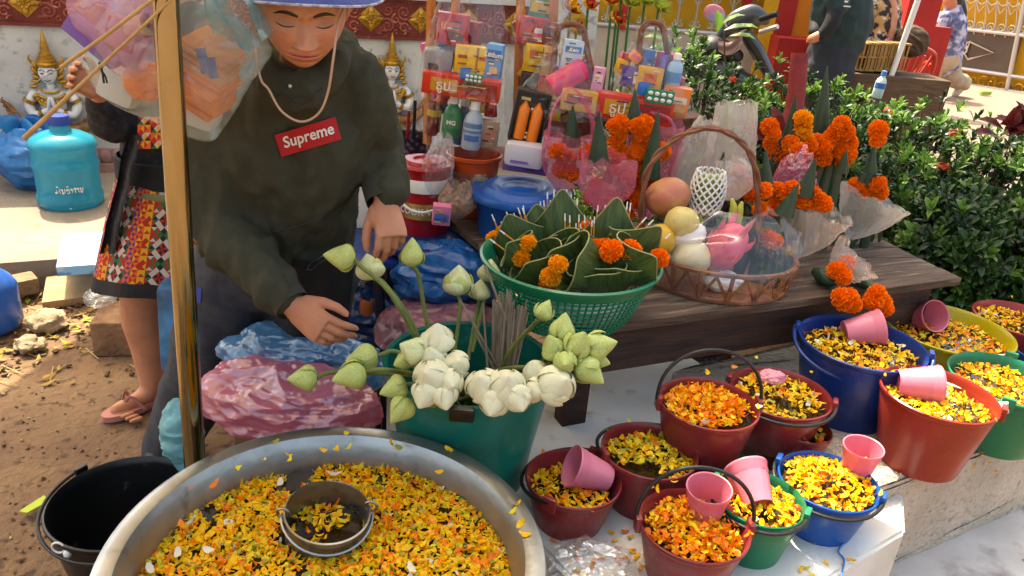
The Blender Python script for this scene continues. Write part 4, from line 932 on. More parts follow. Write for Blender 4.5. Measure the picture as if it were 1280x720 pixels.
# fruit
def fruit(name, label, px, Y, r, m, R=None, fn=None, stalk=None, nu=24, nv=16):
    b = MB(); P = Yp(*px, Y); b.ell(P, r, 36, 24, R, fn or (lambda v: v*(1+.045*nz(v, 1.3, px[0])+.02*nz(v, 3.5, px[1]))-V((0, 0, .10*max(0, v.z-.8)*3))));  return one(b, name, label, 'fruit', m, 'fruit in the wicker basket', sharp=180)
m_apple = mat('pink_apple', 'b0604c', .4, c2='a8784a', ns=9, dirt=('c08a58', 22, .5, .75))
m_pear = mat('pale_pear', 'c2b06e', .5, c2='b5a25c', ns=20, dirt=('8a7a40', 60, .62, .75))
m_fnoise = None
m_mel = mat('pale_melon', 'c9bfa0', .55, c2='bdb08a', ns=14)
m_foam = mat('foam_net', 'd9d9d4', .7)
m_drag = mat('dragon_fruit', 'c23a5a', .5, c2='d8607a', ns=14); m_dscale = mat('dragon_scale', '9aa04a', .5, c2='c25a70', ns=30)
m_mango = mat('green_mango', '5a7030', .45, c2='77803a', ns=8)
YF = FB.y
fruit('pink_mango', 'large pink flushed mango at the top of the fruit basket', (834, 246), YF+.02, (.062, .055, .052), m_apple, rotm(0, -20, 0))
fn_ = fruit('green_mango', 'green mango in a white foam net', (884, 242), YF+.05, (.042, .04, .062), m_mango)
b = MB(); Pm = Yp(884, 242, YF+.05)
for k in range(14):
    for sg in (-1, 1):
        b.tube([Pm+V((.047*math.cos(k/14*2*PI+sg*t*2.2)*math.cos((t-.5)*1.3), .045*math.sin(k/14*2*PI+sg*t*2.2)*math.cos((t-.5)*1.3), -.05+t*.115)) for t in np.linspace(0, 1, 10)], .0028, 5)
one(b, 'foam_net_sleeve', 'white diamond foam net sleeve around the green mango', 'foam net', m_foam)
fruit('round_pear', 'pale speckled pear resting in white foam', (852, 278), YF-.06, (.045, .045, .043), m_pear)
b = MB(); Pm = Yp(856, 290, YF-.05)
b.ell(Pm, (.056, .05, .04), 40, 24, fn=lambda q: q*(1+.035*math.sin(q.x*34)*math.sin(q.z*34+q.y*20)) if q.z < .55 else q*(.93)); one(b, 'foam_net_cup', 'dimpled white foam net under the pale pear', 'foam net', m_foam)
fruit('pale_melon', 'round cream melon low in the fruit basket', (862, 322), YF-.08, (.055, .05, .05), m_mel)
fruit('yellow_fruit', 'yellow fruit peeking out beside the leaf cone', (826, 300), YF-.08, (.04, .04, .045), mat('yellow_fruit', 'c9a02e', .5, c2='b58c28', ns=10))
df = thing('dragon_fruit', 'bright pink dragon fruit with green tipped scales', 'fruit', Yp(908, 308, YF-.06), 0, 'fruit in the wicker basket', rotm(0, 25, 0))
b = MB(); b.ell((0, 0, 0), (.05, .045, .068), 28, 18); b.warp(lambda v: v*(1+.03*nz(v, 30))); b.build('body', m_drag, df, sharp=180)
for i in range(16):
    z = 1-(i+.5)/16*2; a = i*2.4; r = math.sqrt(1-z*z); n_ = V((r*math.cos(a), r*math.sin(a), z)); p = V((n_.x*.049, n_.y*.044, n_.z*.066)); b = MB()
    b.tube([p*.9, p*1.06+V((0, 0, .012)), p*1.16+V((0, 0, .03))], [.011, .008, .001], 7, flat=.4); b.build('scale', m_dscale if i % 3 == 0 else m_drag, df)
for (x, y, a) in [(917, 262, -6), (924, 266, 10)]:
    b = MB(); b.tube(bez([Yp(x-4, y+25, YF-.02), Yp(x, y, YF-.03), Yp(x+a*.3, y-12, YF-.03)], 10), [.010, .011, .005], 10, round_=True); one(b, 'small_banana', 'small green banana '+('against the foam net' if x == 917 else 'against the dragon fruit'), 'fruit', mat('banana', '98a03c', .5, c2='b8aa48', ns=20), 'fruit in the wicker basket')
one(lump(Yp(905, 352, YF-.07), (.05, .03, .025), .008, 40, 8), 'white_tissue', 'white tissue wad behind the wicker struts', 'tissue', mat('tissue', 'd4d2d0', .8))
m_cello = film('cellophane', 'dfe2e6', .05, .0, .03, .04, 30)
b = MB(); cP = V((FB.x, FB.y, TZ+.01))
def cel(u, v):
    a = 2*PI*u; z = v*.21; r = fr_*(1.16+.10*math.sin(v*PI))*(1-.55*v**3); q = V((r*math.cos(a), r*.9*math.sin(a), z)); return cP+q*(1+.05*ridge(q, 16, 2)*(.3+v))
b.grid(cel, 90, 30, closed=True); one(b, 'cellophane_wrap', 'clear shiny cellophane stretched over the fruit basket', 'wrapping', m_cello, sharp=50)

# ---- marigold cones in bags (right half of the table)
def offering(label, base, cones, fl, Y, w=.026, r=.026, kinds=(0, 1)):
    P = Zp(*base, TZ); t = thing('marigold_offering', label, 'flower offering', (P.x, P.y, TZ), 0, 'marigold and leaf cone offerings')
    for c in cones: leafcone(t, c[0], c[1], (c[2] if len(c) > 2 else Y), w)
    flowers(t, fl, Y, r, kinds)
    pts_ = [Yp(f[0], f[1], f[2] if len(f) > 2 else Y) for f in fl]; c_ = sum(pts_, V())/len(pts_)
    for sx_ in (-.035, 0, .035):
        top_ = c_+V((sx_*.6, 0, 0)); b = MB(); b.tube(bez([top_, V((c_.x+sx_, c_.y+.01, (top_.z+TZ)/2)), V((c_.x+sx_*1.3, c_.y+.015, TZ+.002))], 8), [.012, .02, .016], 8, flat=.5); b.build('leaf_wrap', m_cone, t, world=True)
    return t
Yr = 2.22
offering('tall marigold stems around a dark leaf cone beside the red post', (990, 300), [((995, 118), (984, 188), 2.36)], [(962, 158), (966, 168), (964, 180), (970, 184), (975, 196), (988, 180, 2.33), (998, 190, 2.3), (1004, 148), (1003, 160), (1006, 172), (1000, 150), (1012, 182)], 2.34, .026, .026, (0, 1, 2))
offering('marigold stems crowding a leaf cone at the hedge side of the table', (1040, 300), [((1034, 82), (1026, 165), 2.42)], [(1020, 178), (1028, 186), (1036, 176), (1044, 165), (1052, 155), (1056, 165), (1060, 178), (1048, 185), (1040, 192), (1058, 192), (1054, 200), (1028, 196)], 2.36, .026, .027)
offering('single leaf cone topped by two marigolds at the table corner', (1095, 290), [((1093, 178), (1085, 232), 2.42)], [(1098, 162), (1097, 175), (1070, 232), (1085, 236), (1097, 230), (1100, 240), (1078, 240)], 2.40, .028, .026)
offering('two leaf cones rising from marigolds in the nearer clear bags', (1000, 320), [((1020, 198), (1004, 244), 2.16), ((998, 230), (980, 268), 2.08)], [(966, 236), (976, 240), (990, 236), (970, 258), (962, 262), (1000, 250), (1012, 252), (1024, 252), (1030, 255), (1018, 244)], 2.16, .028, .024)
offering('slim leaf cone with marigolds beside the wicker handle', (958, 300), [((957, 186), (958, 236), 2.10), ((1058, 188), (1052, 215), 2.3)], [(955, 238), (962, 298), (968, 302), (956, 290), (950, 262)], 2.05, .02, .024)
lay = thing('marigold_offering', 'two leaf cones lying with marigolds hanging over the table edge', 'flower offering', Zp(1060, 362, TZ), 0, 'marigold and leaf cone offerings')
for (a, c) in [((1018, 338), (1045, 356)), ((1052, 330), (1092, 362))]:
    P0, P1 = Zp(*a, TZ+.03), Zp(*c, TZ+.02); b = MB(); b.tube([P0.lerp(P1, t) for t in (0, .35, .8, 1)], [.012, .024, .018, .004], 12); b.build('leaf_cone', m_cone, lay, world=True)
flowers(lay, [(1046, 338, 2.02), (1054, 346, 2.0), (1058, 330, 2.04), (1050, 372, 1.93), (1060, 372, 1.94), (1055, 378, 1.93), (1065, 380, 1.94), (1096, 368, 1.97), (1102, 378, 1.97), (1106, 385, 1.96), (1092, 376, 1.97)], 1.95, .026)
# bags round them
m_wbag = film('white_film', 'e2dad2', .05, .30, .46, .22); m_obag = film('peach_film', 'e6d6ca', .05, .20, .36, .22); m_pk = film('rose_film', 'd86a84', .09, .4, .6, .15, tint=.6)
def bag(name, label, px, Y, size, m, seed, R=None, amp=.011, s=14, top=.35, cat='bag', z0=None):
    """thin bag with long pleats: top < 1 drawn in, top > 1 flaring open"""
    P = Yp(*px, Y); w, dp, h = size; b = MB()
    def fn(u, v):
        a = 2*PI*u; k = math.sin(min(1, v*1.6+.10)*PI/2); f = k*(1+(top-1)*max(0, (v-.25)/.75)**1.4)
        cs, sn = math.cos(a), math.sin(a); pl = ridge(V((cs*1.5, sn*1.5, v*.9)), 1.5, seed)*.6+ridge(V((cs*1.5+.3*v, sn*1.5, v*1.6)), 3.4, seed+1)*.35+nz((cs*2, sn*2, v*5), 2.5, seed+2)*.25
        c_ = amp*pl*(.35+v*1.1); zz = (v-.5)*h+amp*1.6*max(0, v-.7)*3*nz((cs*1.6, sn*1.6, 0), 1.7, seed+5)
        q = V((w*f*cs+cs*c_, dp*f*sn+sn*c_, zz)); return P+(R @ q if R is not None else q)
    b.grid(fn, 120, 40, closed=True); return one(b, name, label, cat, m, None, sharp=180)
bag('clear_bag', 'large crumpled clear bag around the nearer marigolds', (1005, 292), 2.14, (.062, .055, .16), m_obag, 3, rotm(0, 14, 0), top=1.55)
bag('clear_bag', 'clear bag holding dark leaves beside the wicker basket', (966, 320), 2.07, (.05, .045, .13), m_clear, 5, rotm(0, -8, 0), top=1.2)
bag('clear_bag', 'clear bag around the flowers at the table corner', (1078, 272), 2.38, (.062, .055, .15), m_wbag, 8, rotm(0, 18, 0), top=1.7)
bag('clear_bag', 'clear bag wrapped round marigolds hanging over the table edge', (1056, 334), 2.06, (.045, .04, .10), m_obag, 9, rotm(0, 40, 0), top=1.5)
bag('pink_bag', 'rosy bag low among the tall marigold stems', (990, 216), 2.28, (.045, .035, .11), m_pk, 10, rotm(0, 60, 0), top=1.3)
bag('white_bag', 'upright pale bag with gathered top behind the wicker handle', (866, 198), 2.32, (.055, .04, .25), m_wbag, 12, rotm(0, 12, 0), top=.35)
bag('white_bag', 'tall pale bag of flowers standing against the hedge', (914, 190), 2.36, (.075, .05, .30), m_wbag, 14, rotm(0, -4, 0), top=.62)
bag('white_bag', 'knotted pale bag sagging behind the foam net', (915, 225), 2.2, (.07, .05, .12), m_wbag, 16, rotm(0, -14, 0))
o = thing('marigold_offering', 'marigolds dimly seen inside the pale bags', 'flower offering', Zp(900, 290, TZ), 0, 'marigold and leaf cone offerings'); flowers(o, [(880, 225), (895, 220), (925, 215), (932, 228), (918, 240), (880, 240), (940, 245)], 2.28, .024); leafcone(o, (905, 190), (898, 225), 2.26, .018)
for (x0, x1, y0, y1, lb) in [(950, 985, 290, 360, 'dark banana leaves packed in the clear bag beside the wicker basket'), (1062, 1100, 255, 300, 'dark leaves inside the clear bag at the table corner')]:
    b = MB()
    for k in range(5):
        xa = lerp(x0, x1, k/4); a, c = Zp(xa, y1, TZ+.01), Yp(xa+U(-8, 8), y0, 2.1 if x0 < 1000 else 2.4); b.tube([a, a.lerp(c, .5), c], [.012, .018, .004], 8, flat=.4)
    one(b, 'banana_leaf_bundle', lb, 'leaves', m_cone)
# left half: pink carrier bags of marigold cones
m_pk2 = film('pink_film', 'ec8aaa', .05, .26, .36, .2, tint=.7)
of = offering('marigolds and tall leaf cones in the pink carrier bags', (770, 260), [((716, 132), (714, 182), 2.3), ((749, 138), (748, 205), 2.16), ((794, 112), (792, 165), 2.3), ((823, 138), (812, 222), 2.2)], [(768, 158), (776, 155), (774, 168), (768, 180), (775, 190), (762, 196), (770, 200), (798, 158), (806, 155), (804, 168), (800, 180), (795, 192), (806, 196), (790, 205), (800, 212), (812, 205), (796, 222), (806, 228), (786, 218), (818, 228), (826, 190), (775, 210), (735, 192), (790, 238), (798, 250), (783, 268), (698, 190), (710, 198), (702, 212), (714, 216), (745, 232), (758, 238), (768, 248), (740, 246), (752, 254)], 2.24, .03, .026, (0, 1, 2, 0))
def carrier(label, body, loops, Y, m, seed):
    t = thing('carrier_bag', label, 'bag', Yp(body[0], body[1]+body[3], Y), 0)
    b = MB(); P = Yp(body[0], body[1], Y); dpt = prj(P)[2]/FPX; w, h = body[2]*dpt, body[3]*dpt
    def fn(u, v):
        a = 2*PI*u; f = math.sin(min(1, v*1.4+.15)*PI/2)*(1-.18*v); q = V((w*f*math.cos(a), w*.6*f*math.sin(a), (v-.5)*2*h)); c_ = .012*(ridge(V((math.cos(a)*1.5, math.sin(a)*1.5, v*.9)), 1.5, seed)*.6+ridge(V((math.cos(a)*1.5, math.sin(a)*1.5, v*1.4)), 3.4, seed+1)*.4)*(.35+v); return P+q+V((math.cos(a)*c_, math.sin(a)*c_, c_*.4+.03*max(0, v-.7)*nz((math.cos(a), math.sin(a), 0), 2, seed)*3))
    b.grid(fn, 110, 30, closed=True); b.build('bag_body', m, t, world=True)
    for lp in loops:
        b = MB(); pts = bez([Yp(*q, Y-.03+.01*i) for i, q in enumerate(lp)], 26); b.tube(pts, [(.018, .004), (.012, .004), (.010, .003), (.012, .004), (.018, .004)], 10, up=(0, 1, .2))
        b.warp(lambda v: v+V((0, nz(v, 40)*.006, nz(v, 40, 3)*.004))); b.build('bag_handle', m, t, world=True)
    return t
carrier('pink carrier bag with raised loop handles behind the blue lid', (708, 205, 32, 36), [[(684, 185), (690, 140), (706, 114), (718, 112), (732, 130), (742, 160), (738, 195)]], 2.26, m_pk2, 2)
carrier('pink bag slumped in front of the marigold cones', (758, 232, 36, 34), [], 2.12, m_pk2, 6)
carrier('pink carrier bag opened wide behind the marigold cones', (812, 215, 36, 62), [[(836, 215), (846, 180), (838, 150), (812, 140)]], 2.34, m_pk2, 7)

# ---- goods: small packs placed at picture positions on known depth
def good(name, label, x0, y0, x1, y1, Y, c, dp=.05, yaw=0, cat='box', kind='box', art=None, txt=None, tcol='e8e4da', group='packaged goods in the offering sets', roll=4.0, rough=.35):
    cx, cy = (x0+x1)/2, (y0+y1)/2; P = Yp(cx, cy, Y); k = prj(P)[2]/FPX; w, h = (x1-x0)*k, (y1-y0)*k
    R = rotm(0, roll, yaw); t = thing(name, label, cat, P-V((0, 0, h/2)), 0, group, R)
    m = mat('pack_'+c, c, rough, c2=None, bump=.08, bs=20)
    b = MB()
    if kind == 'box': b.box((0, 0, h/2), (w, dp, h), bev=min(.003, w*.1)); fy = -dp/2-.0008
    elif kind == 'bottle':
        r = w/2; b.lathe([(0, 0), (r*.9, 0), (r, h*.04), (r, h*.55), (r*.8, h*.68), (r*.45, h*.76), (r*.4, h*.82)], 20); fy = -r-.0008
        b2 = MB(); b2.lathe([(r*.5, h*.8), (r*.5, h*.97), (0, h)], 16); b2.build('cap', mat('pack_cap_'+tcol, tcol, .4), t)
    elif kind == 'can':
        r = w/2; b.lathe([(0, 0), (r*.92, 0), (r, .004), (r, h-.005), (r*.92, h), (r*.9, h-.003), (0, h-.004)], 24); fy = -r-.0008
    elif kind == 'roll':
        r = h/2; b.lathe([(0, -w/2), (r*.94, -w/2), (r, -w/2+.004), (r, w/2-.004), (r*.94, w/2), (0, w/2)], 22, TM((0, 0, h/2), rotm(0, 90, 0))); fy = -r-.0008
    elif kind == 'cloth':
        b.box((0, 0, h/2), (w, dp, h), bev=min(h, w)*.22); b.warp(lambda v: v+V((nz(v, 30), nz(v, 30, 1), nz(v, 30, 2)))*.006); fy = -dp/2-.0008
    b.build('body', m, t, sharp=35)
    if kind == 'box' and cat not in ('pills',) and w > .03:
        rs = random.Random(len(label)*7+int(x0)); art = list(art or [])+[(rs.uniform(-.25, .25), rs.uniform(-.42, .42), rs.uniform(.12, .4), rs.uniform(.03, .06), rs.choice(['e0d8c8', '3a2a24', 'c8b060', '7a2a22', '24406a'])) for _ in range(7)]
    for i, (ax, ay, aw, ah, ac) in enumerate(art or []):
        b = MB()
        if kind in ('box', 'cloth'): b.box((ax*w, fy-.0006*i, h*(.5+ay)), (aw*w, .0012, ah*h))
        else:
            r = w/2; z0, z1 = h*(.5+ay-ah/2), h*(.5+ay+ah/2)
            if kind == 'roll': continue
            b.lathe([(r+.0008+.0004*i, z0), (r+.0008+.0004*i, z1)], 20, None, -PI/2-1.2*aw*1.3, -PI/2+1.2*aw*1.3)
        b.build('printed_panel', mat('print_'+ac, ac, .45), t)
    if txt:
        q = textmb(txt[0], txt[1]*h, .004*h); b = MB(); b.join(q, TM((txt[2]*w, fy-.0085, h*(.5+txt[3])), rotm(90, 0, 0))); b.build('lettering', mat('print_'+tcol, tcol, .45), t)
    return t
YA = 2.46
# set A over the orange bucket
good('foil_pack', 'red foil snack pack at the top of the offering over the orange bucket', 545, 17, 584, 54, YA, 'a8202a', .06, 10, 'pack', art=[(-.1, .1, .6, .25, 'b86a58'), (.1, -.25, .5, .2, '5a2020')])
good('foil_pack', 'dull red foil pack behind the first one over the orange bucket', 568, 26, 600, 56, YA+.05, '8a2228', .05, -12, 'pack')
good('folded_cloth', 'grey folded cloth with dark print beside the yellow carton', 528, 60, 566, 92, YA-.01, '8f8f92', .07, 5, 'cloth', 'cloth', art=[(-.15, -.2, .35, .3, '3a3a40')])
good('yellow_carton', 'yellow carton with red print over the orange bucket', 567, 57, 605, 90, YA-.02, 'e0b414', .05, 8, 'carton', art=[(.22, 0, .08, .96, '9a6a18'), (-.25, .1, .3, .12, 'a83a20'), (.38, .1, .2, .12, 'a83a20'), (-.25, -.15, .3, .06, 'a83a20')])
good('blue_carton', 'pale blue drink carton with brand lettering beside the yellow carton', 607, 55, 627, 97, YA-.02, '5a9ad4', .04, -8, 'carton', art=[(0, .2, .85, .28, '2a5a98'), (.05, -.25, .5, .2, 'c9b090')], txt=('Ledum', .2, 0, .2))
def cardtray(label, x0, x1, y0, y1, Y, txt, yaw=0):
    t = good('card_tray', label, x0, y0, x1, y1, Y, 'c4301a', .07, yaw, 'tray', art=[(-.22, .0, .34, .62, 'c98a1e'), (.26, 0, .4, .62, '8e2216')], txt=(txt, .62, -.22, -.02), tcol='e8d8c8'); return t
cardtray('red printed card tray of incense below the yellow carton', 528, 625, 94, 120, YA-.06, 'ธูป')
def blister(label, x0, y0, x1, y1, Y):
    t = good('pill_blister', label, x0, y0, x1, y1, Y, '1f7a52', .006, 0, 'pills', roll=4); P = t; k = prj(Yp(x0, y0, Y))[2]/FPX; w, h = (x1-x0)*k, (y1-y0)*k
    for i in range(4):
        for j in range(2): b = MB(); b.ell((w*(i-1.5)*.23, -.005, h*(.3+.4*j)), (w*.09, .004, h*.14), 10, 6); b.build('pill', m_tip, t)
blister('green blister of white pills on the tray over the orange bucket', 580, 92, 603, 104, YA-.11)
good('blue_cap_jar', 'small blue capped jar on the tray over the orange bucket', 574, 86, 588, 98, YA-.1, '1a5fa8', .02, 0, 'jar', 'can')
good('dark_can', 'dark red can in the orange bucket', 532, 128, 550, 168, YA-.02, '5e1c1e', .03, 0, 'can', 'can', art=[(0, .2, .9, .2, 'a8902a')])
good('green_bottle', 'green bottle with lettered label in the orange bucket', 552, 118, 576, 172, YA-.05, '157040', .03, 0, 'bottle', 'bottle', art=[(0, -.1, .8, .3, '3f7a48')], txt=('MG', .14, 0, -.1))
good('blue_bottle', 'blue bottle in the orange bucket', 566, 120, 588, 180, YA, '28518a', .03, 0, 'bottle', 'bottle', art=[(0, -.15, .8, .3, '4a78b0')])
good('white_bottle', 'pale lotion bottle with blue print in the orange bucket', 577, 124, 602, 186, YA-.07, 'a9b4c0', .03, 0, 'bottle', 'bottle', art=[(0, .0, .7, .1, '5a7aa0'), (0, -.12, .7, .05, '5a7aa0'), (0, -.25, .5, .12, '3f68a0')])
good('snack_pack', 'pale snack pack at the rim of the orange bucket', 598, 150, 622, 184, YA-.05, 'a88a70', .03, 0, 'pack', art=[(0, 0, .6, .4, 'c9805a')])
P = Zp(593, 190, .86); P = Yp(593, 192, YA-.03); ob = thing('offering_bucket', 'orange plastic bucket with a picture label holding the tall offering', 'bucket', (P.x, P.y, TZ+.001)); orr = 34*prj(P)[2]/FPX; oh = P.z-TZ
m_orng = plastic('orange_plastic', 'b8481a', c2='a43e16')
b = MB(); b.lathe([(0, .004), (orr*.74, .004), (orr*.96, oh*.94), (orr*1.04, oh*.95), (orr*1.04, oh), (orr*.98, oh+.002), (orr*.94, oh*.95), (orr*.72, .01), (0, .01)], 44); b.build('shell', m_orng, ob)
b = MB(); b.lathe([(orr*.905, oh*.3), (orr*1.0, oh*.78)], 24, None, -PI/2-.75, -PI/2+.65); b.build('label', mat('label_cream', 'c9b89a', .6, c2='8a4a30', ns=14, lo=.5, hi=.6), ob)
b = MB(); q = textmb('ชุดสังฆทาน', .022); q.warp(lambda v: V((orr*1.0*math.sin(v.x/orr), -orr*1.0*math.cos(v.x/orr)-.002, oh*.68+v.y))); q.build('lettering', mat('print_8a3a20', '8a3a20', .6), ob)
def cello(label, px0, px1, ytop, ybot, Y, prof, m=m_cello, seed=1):
    """wrap as a crumpled surface of revolution between picture rows"""
    xc = (px0+px1)/2; b = MB(); A, Bq = Yp(xc, ybot, Y), Yp(xc+(ybot-ytop)*.07, ytop, Y); R0 = (px1-px0)/2*prj(A)[2]/FPX
    def fn(u, v):
        a = 2*PI*u; p = A.lerp(Bq, v); i = v*(len(prof)-1); k = int(min(i, len(prof)-2)); r = R0*lerp(prof[k], prof[k+1], i-k); q = V((r*math.cos(a), r*.75*math.sin(a), 0)); c_ = .016*(ridge(V((math.cos(a)*1.6, math.sin(a)*1.6, v*1.5)), 1.5, seed)*.6+ridge(V((math.cos(a)*1.6, math.sin(a)*1.6, v*2.2)), 3.6, seed+1)*.4); return p+q+V((math.cos(a)*c_, math.sin(a)*c_, c_*.5))
    b.grid(fn, 64, 44, closed=True); return one(b, 'cellophane_wrap', label, 'wrapping', m, None, sharp=45)
cello('clear cellophane tower around the goods of the orange bucket', 522, 630, -30, 190, YA-.02, [.72, .95, 1.0, .95, .9, .75, .6, .45], seed=3)
m_ply = mat('orange_wood', 'b8702a', .6, c2='a05e20', ns=10, sx=(1, 1, .2))
def slatpost(label, x0, y0, x1, y1, Y, w=.028):
    b = MB(); a, c = Yp(x0, y0, Y), Yp(x1, y1, Y); b.tube([a, c], w*.5, 4, flat=.5); one(b, 'wooden_slat', label, 'slat', m_ply)
slatpost('orange wooden slat rising beside the red foil packs', 534, 180, 540, -30, YA+.03); slatpost('short orange wooden slat behind the red foil packs', 566, 60, 572, -30, YA+.06)
slatpost('orange wooden slat between the two tall offerings', 646, 150, 652, -30, YA+.1); slatpost('orange wooden slat behind the yellow box', 690, 60, 694, -30, YA+.14)
# set B
YB2 = 2.55
good('foil_pack', 'red foil pack high on the second tall offering', 645, 22, 682, 54, YB2, 'b02430', .05, 8, 'pack', art=[(0, -.2, .6, .3, 'b5685c')])
good('foil_pack', 'dark red pack beside the foil pack on the second tall offering', 678, 28, 700, 54, YB2, '7a2422', .05, -6, 'pack')
good('yellow_carton', 'yellow carton on the second tall offering above the candles', 654, 56, 690, 89, YB2-.03, 'e0b010', .05, 4, 'carton', art=[(.1, .0, .03, .96, '9a6a18'), (-.2, .15, .3, .3, 'b5542a'), (.32, .15, .25, .3, 'b5542a')])
good('dark_cloth', 'dark folded cloth under the yellow carton of the second offering', 650, 90, 690, 112, YB2, '3a2f38', .06, 0, 'cloth', 'cloth')
good('framed_print', 'turquoise and yellow printed card at the top behind the foil packs', 662, -24, 694, 22, YB2+.08, '3f9a8c', .01, 0, 'card', art=[(0, -.2, .9, .3, 'c9b04a')])
cello('clear cellophane over the second tall offering', 632, 706, -30, 160, YB2-.02, [.9, 1, 1, .95, .85, .7, .55], seed=5)
cb = good('candle_box', 'dark open box with two thick orange candles', 636, 112, 678, 176, 2.36, '1c1614', .04, 4, 'box', roll=8)
for sx, nm in ((-.2, 0), (.2, 1)):
    P = Yp(657, 144, 2.36); k = prj(P)[2]/FPX; w, h = 42*k, 64*k; b = MB(); b.lathe([(0, h*.06), (w*.17, h*.06), (w*.17, h*.66), (w*.12, h*.7), (w*.03, h*.8), (0, h*.82)], 18, TM((sx*w, -.022, 0))); b.build('candle', mat('orange_candle', 'd9700e', .4), cb)
for (a, c_, w_, h_) in [((0, .97), None, 1, .05), ((0, .03), None, 1, .05)]:
    b = MB(); b.box((0, -.026, h*a[1]), (w*w_, .016, h*h_)); b.build('box_edge', mat('box_dark', '2a201c', .5), cb)
for sg in (-1, 1): b = MB(); b.box((sg*w*.48, -.026, h*.5), (w*.05, .016, h*.88)); b.build('box_edge', mat('box_dark', '2a201c', .5), cb)
good('folded_paper_pack', 'white folded pack with purple print below the candles', 630, 178, 680, 208, 2.30, 'c4c0c6', .06, 2, 'pack', 'cloth', art=[(-.1, -.25, .5, .12, '7a5aa0')])
good('purple_pack', 'purple pack beneath the white folded pack', 628, 196, 684, 214, 2.34, '6a4a88', .05, 0, 'pack')
# sets C and D: arched baskets in cellophane
def archset(label, base, xh0, xh1, ytop, ybase, Y):
    P = Yp(base[0], base[1], Y); t = thing('gift_basket', label, 'basket', P)
    k = prj(P)[2]/FPX; w = base[2]*k; b = MB(); b.lathe([(0, 0), (w*.8, 0), (w, .05), (w*1.03, .055), (w*.97, .05), (0, .02)], 32, TM(P, None, (1, .7, 1))); b.build('tray', m_wick, t, world=True)
    xm = (xh0+xh1)/2; b = MB(); b.tube(bez([Yp(base[0]-base[2]*.8, base[1]-20, Y), Yp(xh0-6, (ytop+ybase)/2, Y), Yp(xh0, ytop+22, Y), Yp(xh0+4, ytop+6, Y), Yp(xm, ytop, Y), Yp(xh1-4, ytop+6, Y), Yp(xh1, ytop+22, Y), Yp(xh1+8, (ytop+ybase)/2, Y), Yp(base[0]+base[2]*.8, base[1]-20, Y)], 50), .0095, 8); b.build('handle', m_wick, t, world=True)
YC = 2.44
archset('arched gift basket with pink packs wrapped in cellophane', (700, 165, 58), 694, 732, 30, 160, YC)
archset('arched gift basket with orange packs wrapped in cellophane', (812, 160, 58), 800, 832, 28, 160, YC+.06)
good('white_blue_carton', 'white carton with blue panel in the pink gift basket', 700, 50, 726, 88, YC, 'b4c4d0', .03, 10, 'carton', art=[(0, .2, .8, .2, '3f78a8')], txt=('Kem', .16, 0, .2))
good('pink_roll', 'pink tube of sweets slanting in the pink gift basket', 690, 82, 740, 110, YC-.03, 'cc2c5c', .04, 20, 'tube', 'roll', roll=-30)
good('yellow_pack', 'yellow pack leaning at the side of the pink gift basket', 722, 70, 748, 118, YC+.02, 'e0b028', .04, -10, 'pack', roll=-14)
good('pink_carton', 'small pink carton at the edge of the pink gift basket', 739, 84, 754, 116, YC-.02, 'd08aa0', .03, -6, 'carton', art=[(0, .1, .7, .3, 'e0c0c8')])
good('amber_pack', 'amber noodle pack low in the pink gift basket', 672, 118, 700, 150, YC-.05, 'b08a2a', .04, 6, 'pack', art=[(0, .2, .9, .35, '8e2a18')], txt=('เฮง', .26, 0, .2))
good('amber_pack', 'wide yellow snack pack in front of the pink gift basket', 700, 112, 745, 138, YC-.06, 'c9962a', .04, 0, 'pack', art=[(0, .1, .7, .4, 'b84a24')])
good('red_card', 'red printed card behind the raised pink handles', 672, 98, 745, 120, YC+.0, 'a03020', .03, 0, 'card', art=[(-.2, 0, .3, .5, 'd0b08a')])
cello('clear cellophane gathered to the handle of the pink gift basket', 646, 760, 34, 160, YC, [1.0, 1.0, .92, .68, .45, .32, .3], seed=7)
cardtray('red printed card tray in front of the orange gift basket', 742, 838, 120, 150, YC-.04, 'ธูป')
good('purple_box', 'purple box with a white bulb picture in the orange gift basket', 776, 84, 806, 108, YC+.03, '4a2c88', .03, 6, 'box', art=[(.1, .0, .28, .6, 'd8d4d0')])
good('orange_pack', 'orange biscuit pack at the side of the orange gift basket', 826, 108, 860, 146, YC+.02, 'dc7418', .05, -12, 'pack', art=[(0, .1, .8, .2, 'd8c8a8'), (0, -.2, .8, .15, 'c9a040')])
good('gold_pack', 'gold crisp pack in the orange gift basket', 795, 84, 826, 112, YC+.02, 'd09818', .04, 0, 'pack', art=[(0, 0, .5, .5, 'c45a30')])
good('clear_blue_bottle', 'clear blue bottle in the orange gift basket', 832, 66, 852, 108, YC+.04, '8fb0c8', .03, 0, 'bottle', 'bottle', art=[(0, -.2, .8, .3, '4a80b0')])
good('blue_pack', 'blue toothpaste pack in the orange gift basket', 800, 62, 815, 92, YC+.06, '2f5a98', .03, 12, 'pack')
good('purple_tube', 'purple tube in the orange gift basket', 822, 68, 834, 98, YC+.06, '6a5aa8', .02, 0, 'tube', 'can')
good('blue_cap_jar', 'blue capped jar on the tray of the orange gift basket', 796, 104, 812, 118, YC-.06, '1f66b0', .02, 0, 'jar', 'can')
blister('green blister of white pills on the tray of the orange gift basket', 806, 112, 842, 130, YC-.08)
cello('clear cellophane gathered to the handle of the orange gift basket', 752, 866, 32, 158, YC+.06, [1.0, 1.0, .9, .7, .5, .34, .3], seed=9)
